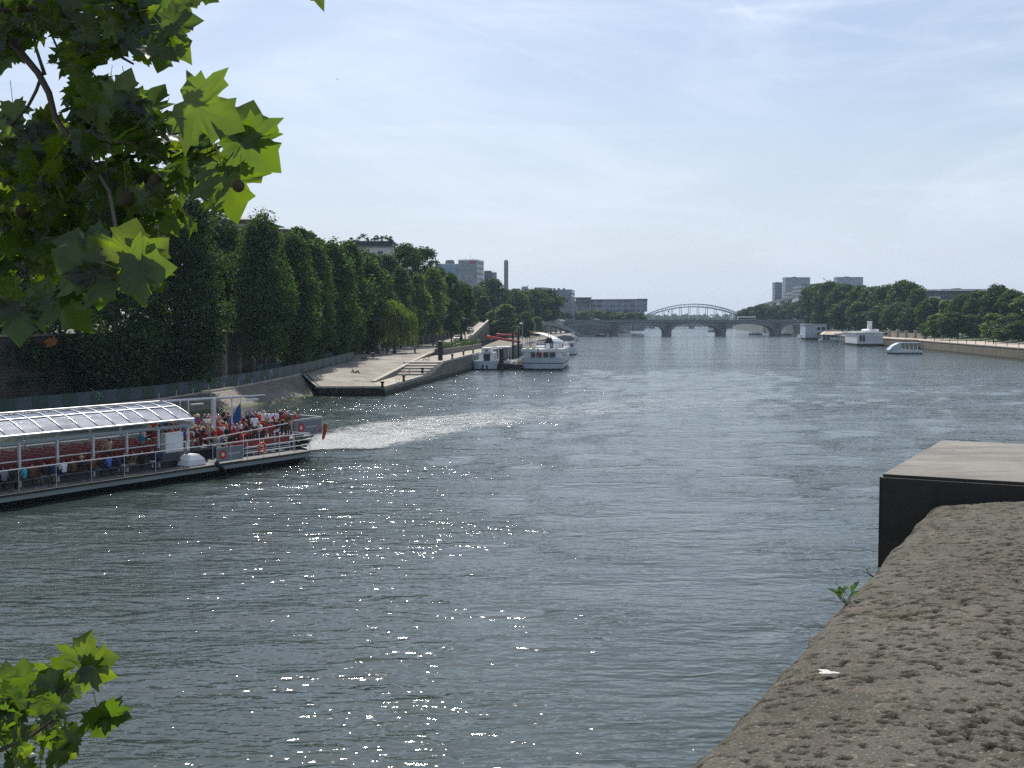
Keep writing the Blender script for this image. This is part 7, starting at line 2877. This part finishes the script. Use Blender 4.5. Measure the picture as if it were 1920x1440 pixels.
rp2 = [(1737, 633, 'black', 'navy', 'dark hair', 'person in black by the top of the right quay stairs'), (1743, 633, 'white', 'beige', 'blond hair', 'person in white by the right quay stairs'), (1762, 636, 'navy', 'black', 'dark hair', 'person in navy just left of the flagpole foot'), (1769, 637, 'black', 'black', 'brown hair', 'person in black just right of the flagpole foot'), (1776, 637, 'green', 'black', 'dark hair', 'person in green on the promenade right of flagpole'), (1783, 637, 'red', 'navy', 'brown hair', 'person in red on the promenade right of flagpole'), (1790, 638, 'navy', 'beige', 'grey hair', 'person in navy and beige between flagpole and kiosk'), (1804, 637, 'brown', 'black', 'dark hair', 'person in brown between flagpole and kiosk'), (1839, 641, 'black', 'grey', 'dark hair', 'lone person in black standing before the kiosk'), (1863, 644, 'navy', 'navy', 'brown hair', 'person in navy right of the kiosk'), (1876, 642, 'white', 'grey', 'blond hair', 'person in white sitting group right of the kiosk'), (1881, 643, 'red', 'black', 'dark hair', 'person in red of the group right of the kiosk'), (1887, 641, 'grey', 'black', 'grey hair', 'person in grey of the group right of the kiosk'), (1894, 643, 'pink', 'white', 'brown hair', 'person in pink at the far right of the sandy quay')]
for px, py, sh, lg, hd, lab in rp2:
    person(rp_.choice([STAND, WALK]), tuple(gp(px, py, 3.06)), rp_.uniform(0, 360), sh, lg, hd, lab, 'people on the sandy quay')

# ------------------------------------------------------------------ quay furniture
M['fence_green'] = pm('green fence sheet', (0.014, 0.050, 0.028), .5, .15, .6)
M['fence_grey'] = pm('grey fence sheet', (0.055, 0.070, 0.090), .5, .12, .6)
M['graffiti'] = pm('pale scrawl', (0.34, 0.40, 0.42), .7, .1)


def fence(name, label, pts, z_off, step, h):
    pts = [Vector(p) for p in pts]
    f = thing(name, label, 'fence', tuple(pts[0]))
    org = tuple(pts[0])
    seg = []
    for a, b in zip(pts, pts[1:]):
        n = max(1, round((b - a).length / step))
        seg += [(a.lerp(b, i / n), a.lerp(b, (i + 1) / n)) for i in range(n)]
    for i, (a, b) in enumerate(seg):
        d_ = (b - a)
        s = Vector((d_.y, -d_.x, 0)).normalized() * .02
        mb = MB()
        lo, hi = Vector((0, 0, z_off)), Vector((0, 0, z_off + h))
        j = rp_.uniform(-.03, .03)
        a2, b2 = a + d_ * .02, b - d_ * .02
        mb.loft([[a2 + s + lo, b2 + s + lo, b2 - s + lo, a2 - s + lo], [a2 + s + hi, b2 + s + hi + Vector((0, 0, j)), b2 - s + hi + Vector((0, 0, j)), a2 - s + hi]])
        fp = mb.build('fence_panel', M['fence_green'] if i % 2 else M['fence_grey'], f, org)
        if i in (17, 27, 30, 34) and name == 'site_fence':
            mb = MB()
            rr = random.Random(i)
            for k in range(9):
                c0 = a.lerp(b, rr.uniform(.1, .9)) + s * 1.3 + Vector((0, 0, z_off + rr.uniform(.25, .9) * h))
                c1 = c0 + d_ * rr.uniform(-.25, .25) + Vector((0, 0, rr.uniform(-.3, .3)))
                c2 = c1 + d_ * rr.uniform(-.2, .2) + Vector((0, 0, rr.uniform(-.2, .2)))
                mb.tube([c0, c1, c2], .022, 4)
            mb.build('graffiti', M['graffiti'], fp, org)
        mb = MB()
        mb.tube([a + Vector((0, 0, -.1)), a + Vector((0, 0, z_off + h + .12))], .03, 5)
        mb.build('fence_post', M['fence_grey'], f, org)
    return f


FE = [(-51.8, 77, 1.3), (-37.9, 118.4, 1.4), (-34.0, 130.4, 1.7), (-31.0, 142.3, 2.1), (-29.5, 155.4, 2.3), (-28.2, 172, 2.65), (-26.8, 189.4, 3.05)]
fence('site_fence', 'long low green and grey panel fence along the embankment top', FE, .05, 2.0, 1.28)
fence('inner_fence', 'second green panel fence behind the first near the wall', [(-34.2, 150, 2.2), (-32.6, 158, 2.3), (-31.0, 172, 2.7), (-29.3, 190, 3.0)], 0, 2.4, 1.5)
# thin white stakes on the embankment kerb
for i in range(8):
    q = lerp(Vector(E_[2]), Vector(E_[4]), i / 7.6)
    o_ = MB()
    o_.tube([(0, 0, 0), (.03, 0, .62)], .03, 5)
    w_ = o_.build('stake', M['white_cloth'], org=(0, 0, 0))
    w_.location = q + Vector((.25, -.15, .05))
    tag(w_, '%s white stake from the left along the embankment kerb' % ORD[i], 'stake', 'white stakes along the embankment')
# portable toilet behind the fences
p = at(521, 684, 172)
o_ = thing('portable_toilet', 'blue and white portable toilet cabin behind the green fence', 'toilet', (p.x, 172, 2.6))
mb = MB()
mb.box(-.42, .42, -.4, .4, 0, 2.1)
mb.build('cabin', M['boat_white'], o_, bevel=.03)
mb = MB()
mb.box(-.1, .08, -.43, -.39, .2, 2.0)
mb.build('door', M['blue_cloth'], o_)
mb = MB()
mb.loft([[(-.46, -.44, 2.1), (.46, -.44, 2.1), (.46, .44, 2.1), (-.46, .44, 2.1)], [(-.3, -.3, 2.3), (.3, -.3, 2.3), (.3, .3, 2.3), (-.3, .3, 2.3)]])
mb.build('roof', M['boat_white'], o_)
# bollards
bl = [(717, 726.5, 1.2, 'bollard at the front corner of the quay'), (757, 713.5, 1.32, 'bollard before the lowest stone step'), (792, 699, 1.95, 'bollard on the stone steps near the water'), (848, 672, 3.05, 'first bollard past the mooring pile'), (869, 665.5, 3.2, 'second bollard past the mooring pile'), (887, 661.5, 3.24, 'third bollard past the mooring pile'), (694, 663.5, 3.3, 'bollard at the foot of the stairs, leftmost on the plaza'), (710, 662, 3.35, 'bollard between stairs and willow'), (726, 661.5, 3.4, 'bollard just left of the willow trunk'), (778, 660.5, 3.45, 'bollard in the shade right of the willow'), (700, 669.5, 3.2, 'bollard behind the reclining person at the plaza edge')]
mb = MB()
mb.lathe([(.17, -.05), (.16, .05), (.13, .12), (.12, .42), (.19, .48), (.21, .58), (.15, .66), (.03, .68)], (0, 0, 0), 12)
bme = mb.mesh('bollard', M['black_paint'], smooth=True)
for px, py, z, lab in bl:
    q = gp(px, py, z)
    o_ = obj('bollard', bme, None, tuple(q))
    o_.scale = (1.25, 1.25, 1.2)
    tag(o_, 'black cast iron ' + lab, 'bollard', 'black mooring bollards')
# black pile on the quay edge
q = gp(825, 675.5, 2.86)
o_ = thing('mooring_pile', 'tall black double headed mooring pile on the quay edge by the steps', 'pile', tuple(q))
mb = MB()
mb.tube([(0, 0, -2), (0, 0, 3.15)], .34, 12)
mb.build('shaft', M['black_paint'], o_)
mb = MB()
mb.tube([(.30, .05, -1), (.30, .05, 2.75)], .16, 8)
mb.build('guide_rail', M['black_paint'], o_)
mb = MB()
mb.lathe([(.4, 3.1), (.36, 3.28), (.1, 3.34)], (0, 0, 0), 12)
mb.build('cap', M['hull_dark'], o_)
# mooring ring lying on the quay
q = gp(746, 716.5, 1.31)
mb = MB()
mb.torus((0, 0, .2), .24, .03, 'y', 14, 5)
o_ = mb.build('mooring_ring', M['steel'])
o_.location = q
tag(o_, 'small iron mooring ring standing on the low quay', 'ring')

# planter hedge on its low wall
HA, HB = Vector((-13.2, 216, 3.1)), Vector((-7.0, 262, 3.25))
o_ = thing('planter_wall', 'low stone planter wall carrying a clipped hedge by the quay', 'wall', tuple(HA))
mb = MB()
s = Vector((-.99, .13, 0))
mb.loft([[HA, HA + s * 1.8, HA + s * 1.8 + Vector((0, 0, 1.05)), HA + Vector((0, 0, 1.05))], [HB, HB + s * 1.8, HB + s * 1.8 + Vector((0, 0, 1.05)), HB + Vector((0, 0, 1.05))]])
mb.build('wall_body', M['quay_stone'], o_, tuple(HA))
mb = MB()
s2 = s * 1.86
mb.loft([[HA - s * .06 + Vector((0, 0, 1.05)), HA + s2 + Vector((0, 0, 1.05)), HA + s2 + Vector((0, 0, 1.13)), HA - s * .06 + Vector((0, 0, 1.13))], [HB - s * .06 + Vector((0, 0, 1.05)), HB + s2 + Vector((0, 0, 1.05)), HB + s2 + Vector((0, 0, 1.13)), HB - s * .06 + Vector((0, 0, 1.13))]])
mb.build('coping', M['coping'], o_, tuple(HA))
rng = np.random.default_rng(44)
n = 5200
u, v, w = rng.random(n), rng.random(n), rng.random(n)
P_ = np.array(HA)[None] + u[:, None] * np.array(HB - HA)[None] + (0.15 + v * 1.5)[:, None] * np.array(s)[None]
P_[:, 2] = HA.z + u * .15 + 1.1 + (w ** .7) * (.85 + .22 * np.sin(u * 40) + .15 * np.sin(u * 97))
V, F = leaf_quads(rng, P_, rng.normal(size=(n, 3)) / 1.7 + np.array([0, -.2, .4]), np.full(n, .24))
hd_ = thing('hedge', 'clipped green hedge growing in the low stone planter', 'hedge', (HA.x, HA.y, HA.z + 1.1))
obj('foliage', np_mesh('foliage', V - np.array(hd_.location), F, M['leaf_hedge']), hd_)

# tall lamp on the ramp
q = gp(865, 643, 3.9)
q.z = 3.62
lp = thing('street_lamp', 'tall black street lamp with a swollen base at the ramp foot', 'lamp', tuple(q))
mb = MB()
mb.lathe([(.72, 0), (.70, .35), (.55, .9), (.38, 1.6), (.24, 2.4), (.30, 2.6), (.15, 2.9)], (0, 0, 0), 12)
mb.build('base', M['black_paint'], lp, smooth=True)
mb = MB()
mb.tube([(0, 0, 2.8), (0, 0, 10.6)], [.15, .09], 10)
mb.build('post', M['black_paint'], lp)
mb = MB()
mb.lathe([(.09, 10.5), (.35, 10.8), (.42, 11.3), (.12, 11.7), (.03, 12)], (0, 0, 0), 10)
mb.build('lantern', M['black_paint'], lp)


# cars
def car_meshes(paint):
    bd = MB()
    prof_ = [(-2.1, .35), (-2.12, .75), (-1.95, .95), (-1.1, 1.02), (-.45, 1.44), (.95, 1.46), (1.7, 1.02), (2.08, .92), (2.12, .4)]
    for s0, s1 in ((0, 0),):
        pass
    rings = []
    for y, k in ((-.86, .90), (-.80, .985), (-.4, 1.0), (.4, 1.0), (.80, .985), (.86, .90)):
        rings.append([(x * (1 if abs(y) < .8 else .985), y * (1.0 if z < 1.05 else .86), .35 + (z - .35) * k) for x, z in prof_])
    bd.loft(rings)
    gl_ = MB()
    gl_.add([(-1.06, -.6, 1.06), (-1.06, .6, 1.06), (-.52, .58, 1.42), (-.52, -.58, 1.42)], [(0, 1, 2, 3)])
    gl_.v = [(x - .035, y, z + .015) for x, y, z in gl_.v]
    sd_ = MB()
    for s in (-1, 1):
        sd_.add([(-.85, s * .775, 1.08), (1.45, s * .775, 1.08), (.9, s * .73, 1.38), (-.42, s * .73, 1.38)], [(0, 1, 2, 3)])
    wh = MB()
    wh.lathe([(.12, -.1), (.31, -.1), (.32, -.05), (.32, .08), (.20, .1)], (0, 0, 0), 14)
    wh.v = [(x, z, y) for x, y, z in wh.v]
    li = MB()
    li.box(-2.13, -2.05, -.18, .18, .68, .86)
    return bd.mesh('body', paint, bevel=.04, smooth=False), gl_.mesh('windscreen', M['glass_dark']), sd_.mesh('side_window', M['glass_dark']), wh.mesh('wheel', M['black_paint'], recalc=True), li.mesh('headlight', M['cream'])


CARP = {n: pm(n + ' car paint', c, .28, .05, 1, spec=.6) for n, c in dict(silver=(.42, .44, .46), grey=(.16, .17, .18), white=(.75, .75, .74), black=(.02, .02, .022), blue=(.05, .09, .2), red=(.3, .03, .03)).items()}
CARM = {n: car_meshes(p) for n, p in CARP.items()}


def car(col, loc, rot, label, group=None, pitch=0.0, k=1.0):
    o = thing('parked_car', label, 'car', tuple(loc), rot, group)
    o.rotation_euler = (0, pitch, rot)
    o.scale = (k, k, k)
    bm_, ws, sw_, wm, li = CARM[col]
    obj('body', bm_, o)
    obj('windscreen', ws, o)
    obj('side_window', sw_, o)
    for x in (-1.3, 1.3):
        for y in (-.74, .74):
            obj('wheel', wm, o, (x, y, .32))
    for y in (-.6, .6):
        obj('headlight', li, o, (0, y, 0))
    return o


RAMP_DIR = math.atan2(80, 5)
pit = -math.atan((9.15 - 3.75) / 110)
c1 = gp(857.5, 641.5, 4.0)
car('silver', (-15.0, 308, ZR(308) + .02), RAMP_DIR, 'silver car at the foot of the ramp beside the black lamp', pitch=pit, k=1.08)
car('grey', (-12.9, 346, ZR(346) + .02), RAMP_DIR, 'dark grey car driving down the middle of the ramp', pitch=pit, k=1.1)
for i, (px, py, Y, colr, lab) in enumerate([(851, 596, 470, 'black', 'black car at the left end of the row above the ramp'), (859, 594, 455, 'white', 'white van-like car parked highest in the row above the ramp'), (866, 597, 445, 'grey', 'grey car in the middle of the row above the ramp'), (874, 599, 438, 'silver', 'silver car nearest to the ramp in the street row'), (881, 601, 430, 'blue', 'blue car at the right end of the street row'), (1002, 599, 640, 'silver', 'silver car on the street left of the curved footbridge'), (1052, 598, 700, 'white', 'white car on the street beyond the curved footbridge'), (1118, 598, 748, 'silver', 'silver car crossing the left end of the stone bridge'), (1060, 599, 745, 'black', 'black car at the left end of the stone bridge')]):
    p = at(px, 600, Y)
    z = street_z(Y) if px < 1055 else (Z_DECK + .57 if Y > 742 else 9.3)
    car(colr, (p.x, Y, z + .02), RAMP_DIR + (.6 if px < 900 else 1.2), lab, 'cars on the upper street', k=1.15)

# right bank furniture: flagpole, kiosk, bollards, lamps
q = gp(1765, 636, 3.05)
o_ = thing('flagpole', 'tall white flagpole on the sandy quay with people at its foot', 'pole', tuple(q))
tp = at(1765, 596.5, q.y)
mb = MB()
mb.tube([(0, 0, 0), (0, 0, tp.z - q.z)], [.16, .09], 8)
mb.build('shaft', M['white_cloth'], o_)
mb = MB()
mb.lathe([(.4, 0), (.4, .25), (.2, .35)], (0, 0, 0), 10)
mb.build('base', M['concrete'], o_)
q = gp(1837, 634.5, 3.1)
o_ = thing('kiosk', 'small grey kiosk with a pale gabled roof on the sandy quay', 'kiosk', tuple(q))
mb = MB()
mb.box(-1.8, 1.8, 0, 3.2, 0, 2.6)
mb.build('wall', pm('grey timber', (.13, .135, .14), .8, .2, 1), o_)
mb = MB()
mb.add([(-2.8, -.6, 2.45), (0, -.6, 4.2), (2.8, -.6, 2.45), (-2.8, 3.8, 2.45), (0, 3.8, 4.2), (2.8, 3.8, 2.45), (-2.8, -.6, 2.6), (0, -.6, 4.38), (2.8, -.6, 2.6), (-2.8, 3.8, 2.6), (0, 3.8, 4.38), (2.8, 3.8, 2.6)],
       [(0, 1, 4, 3), (1, 2, 5, 4), (6, 9, 10, 7), (7, 10, 11, 8), (0, 6, 7, 1), (1, 7, 8, 2), (0, 3, 9, 6), (2, 8, 11, 5)])
mb.build('roof', M['concrete'], o_)
mb = MB()
mb.box(-1.3, 1.3, -.06, .02, 1.0, 2.3)
mb.build('hatch', M['glass_dark'], o_)
mb = MB()
mb.box(-1.5, 1.5, -.4, 0, .9, 1.0)
mb.build('counter', M['concrete'], o_)
pmesh = MB()
pmesh.lathe([(.10, 0), (.10, .95), (.14, 1.0), (.12, 1.12), (.03, 1.16)], (0, 0, 0), 8)
pme = pmesh.mesh('post', M['black_paint'])
for i in range(10):
    Y = 372 - i * 10
    x = pl(RQ, Y) + 1.0
    o_ = obj('quay_post', pme, None, (x, Y, 3.05))
    tag(o_, '%s dark post from the right quay stairs along the wall edge' % ORD[i], 'post', 'dark posts along the right quay edge')
for i, (px, h_) in enumerate(((1863, 4.4), (1854, 3.4))):
    q = gp(px, 646 - i * 2, 3.06)
    o_ = thing('lamp_post', ['dark lamp post on the sandy quay right of kiosk, taller one', 'dark lamp post on the sandy quay right of kiosk, shorter one'][i], 'lamp', tuple(q))
    mb = MB()
    mb.tube([(0, 0, 0), (0, 0, h_)], [.09, .06], 7)
    mb.build('post', M['black_paint'], o_)
    mb = MB()
    mb.lathe([(.06, h_), (.22, h_ + .15), (.25, h_ + .4), (.05, h_ + .55)], (0, 0, 0), 8)
    mb.build('lantern', M['black_paint'], o_)
# ramp / stairs notch on the right quay
o_ = thing('quay_stairs', 'stone stairs and landing walls dropping to water by right quay', 'stairs', (pl(RQ, 388), 388, 0))
mb = MB()
for i in range(9):
    x = pl(RQ, 388)
    mb.box(x - 2.4, x + .3, 384 + i * 1.1, 385.1 + i * 1.1, -.6, .35 + i * .31)
mb.build('steps', M['quay_brown'], o_, (pl(RQ, 388), 388, 0))
mb = MB()
x = pl(RQ, 388)
mb.box(x - 2.9, x - 2.38, 383.5, 396, -.6, 3.3)
mb.build('side_wall', M['quay_brown'], o_, (pl(RQ, 388), 388, 0))
# low garden walls and a stone lodge by the right bank stairs
o_ = thing('garden_wall', 'pale low garden wall with stone pillars behind white houseboat', 'wall', tuple(at(1690, 603, 455)))
o_.location.z = 3.05
org = tuple(o_.location)
mb = MB()
a_, c_ = at(1668, 600, 470), at(1735, 600, 420)
mb.prism([(a_.x, 470), (c_.x, 420), (c_.x + .6, 421), (a_.x + .6, 471)], 3, 5.0)
mb.build('wall_body', M['pilaster'], o_, org)
for k in range(5):
    mb = MB()
    x, y = lerp(a_.x, c_.x, k / 4), lerp(470, 420, k / 4)
    mb.box(x - .5, x + .6, y - .6, y + .5, 3, (6.3, 6.5, 6.0, 6.2, 7.6)[k])
    mb.build('pillar', M['pilaster'], o_, org)

# a bird high over the river
q = at(633, 149, 190)
o_ = thing('bird', 'small dark bird gliding high above the river', 'bird', tuple(q), .5)
mb = MB()
mb.tube([(0, -.16, 0), (0, -.08, .01), (0, .05, .01), (0, .13, .015), (0, .19, .01)], [.008, .03, .042, .03, .01], 8)
for s in (-1, 1):
    mb.add([(s * .03, .06, .02), (s * .22, .10, .09), (s * .46, -.02, .04), (s * .22, -.03, .085), (s * .03, -.06, .02)], [(0, 1, 3, 4), (1, 2, 3)])
mb.add([(0, -.14, 0), (-.06, -.26, 0), (.06, -.26, 0)], [(0, 1, 2)])
mb.build('body', M['black_paint'], o_, recalc=False)

# ------------------------------------------------------------------ summer haze over the whole place
if HAZE > 0:
    mb = MB()
    mb.box(-900, 1300, -90, 3600, -1.8, 140)
    hz = mb.build('haze', bpy.data.materials.new('haze air'))
    structure(hz, 'stuff')
    hm = hz.data.materials[0]
    hm.use_nodes = True
    hm.node_tree.nodes.clear()
    t = NT(hm.node_tree)
    out = t.new('ShaderNodeOutputMaterial')
    pv = t.new('ShaderNodeVolumePrincipled')
    t.set(pv, 'Color', (0.58, 0.78, 1.0))
    t.set(pv, 'Density', HAZE)
    t.set(pv, 'Anisotropy', 0.25)
    t.l.new(pv.outputs[0], out.inputs['Volume'])
    hz.visible_shadow = True
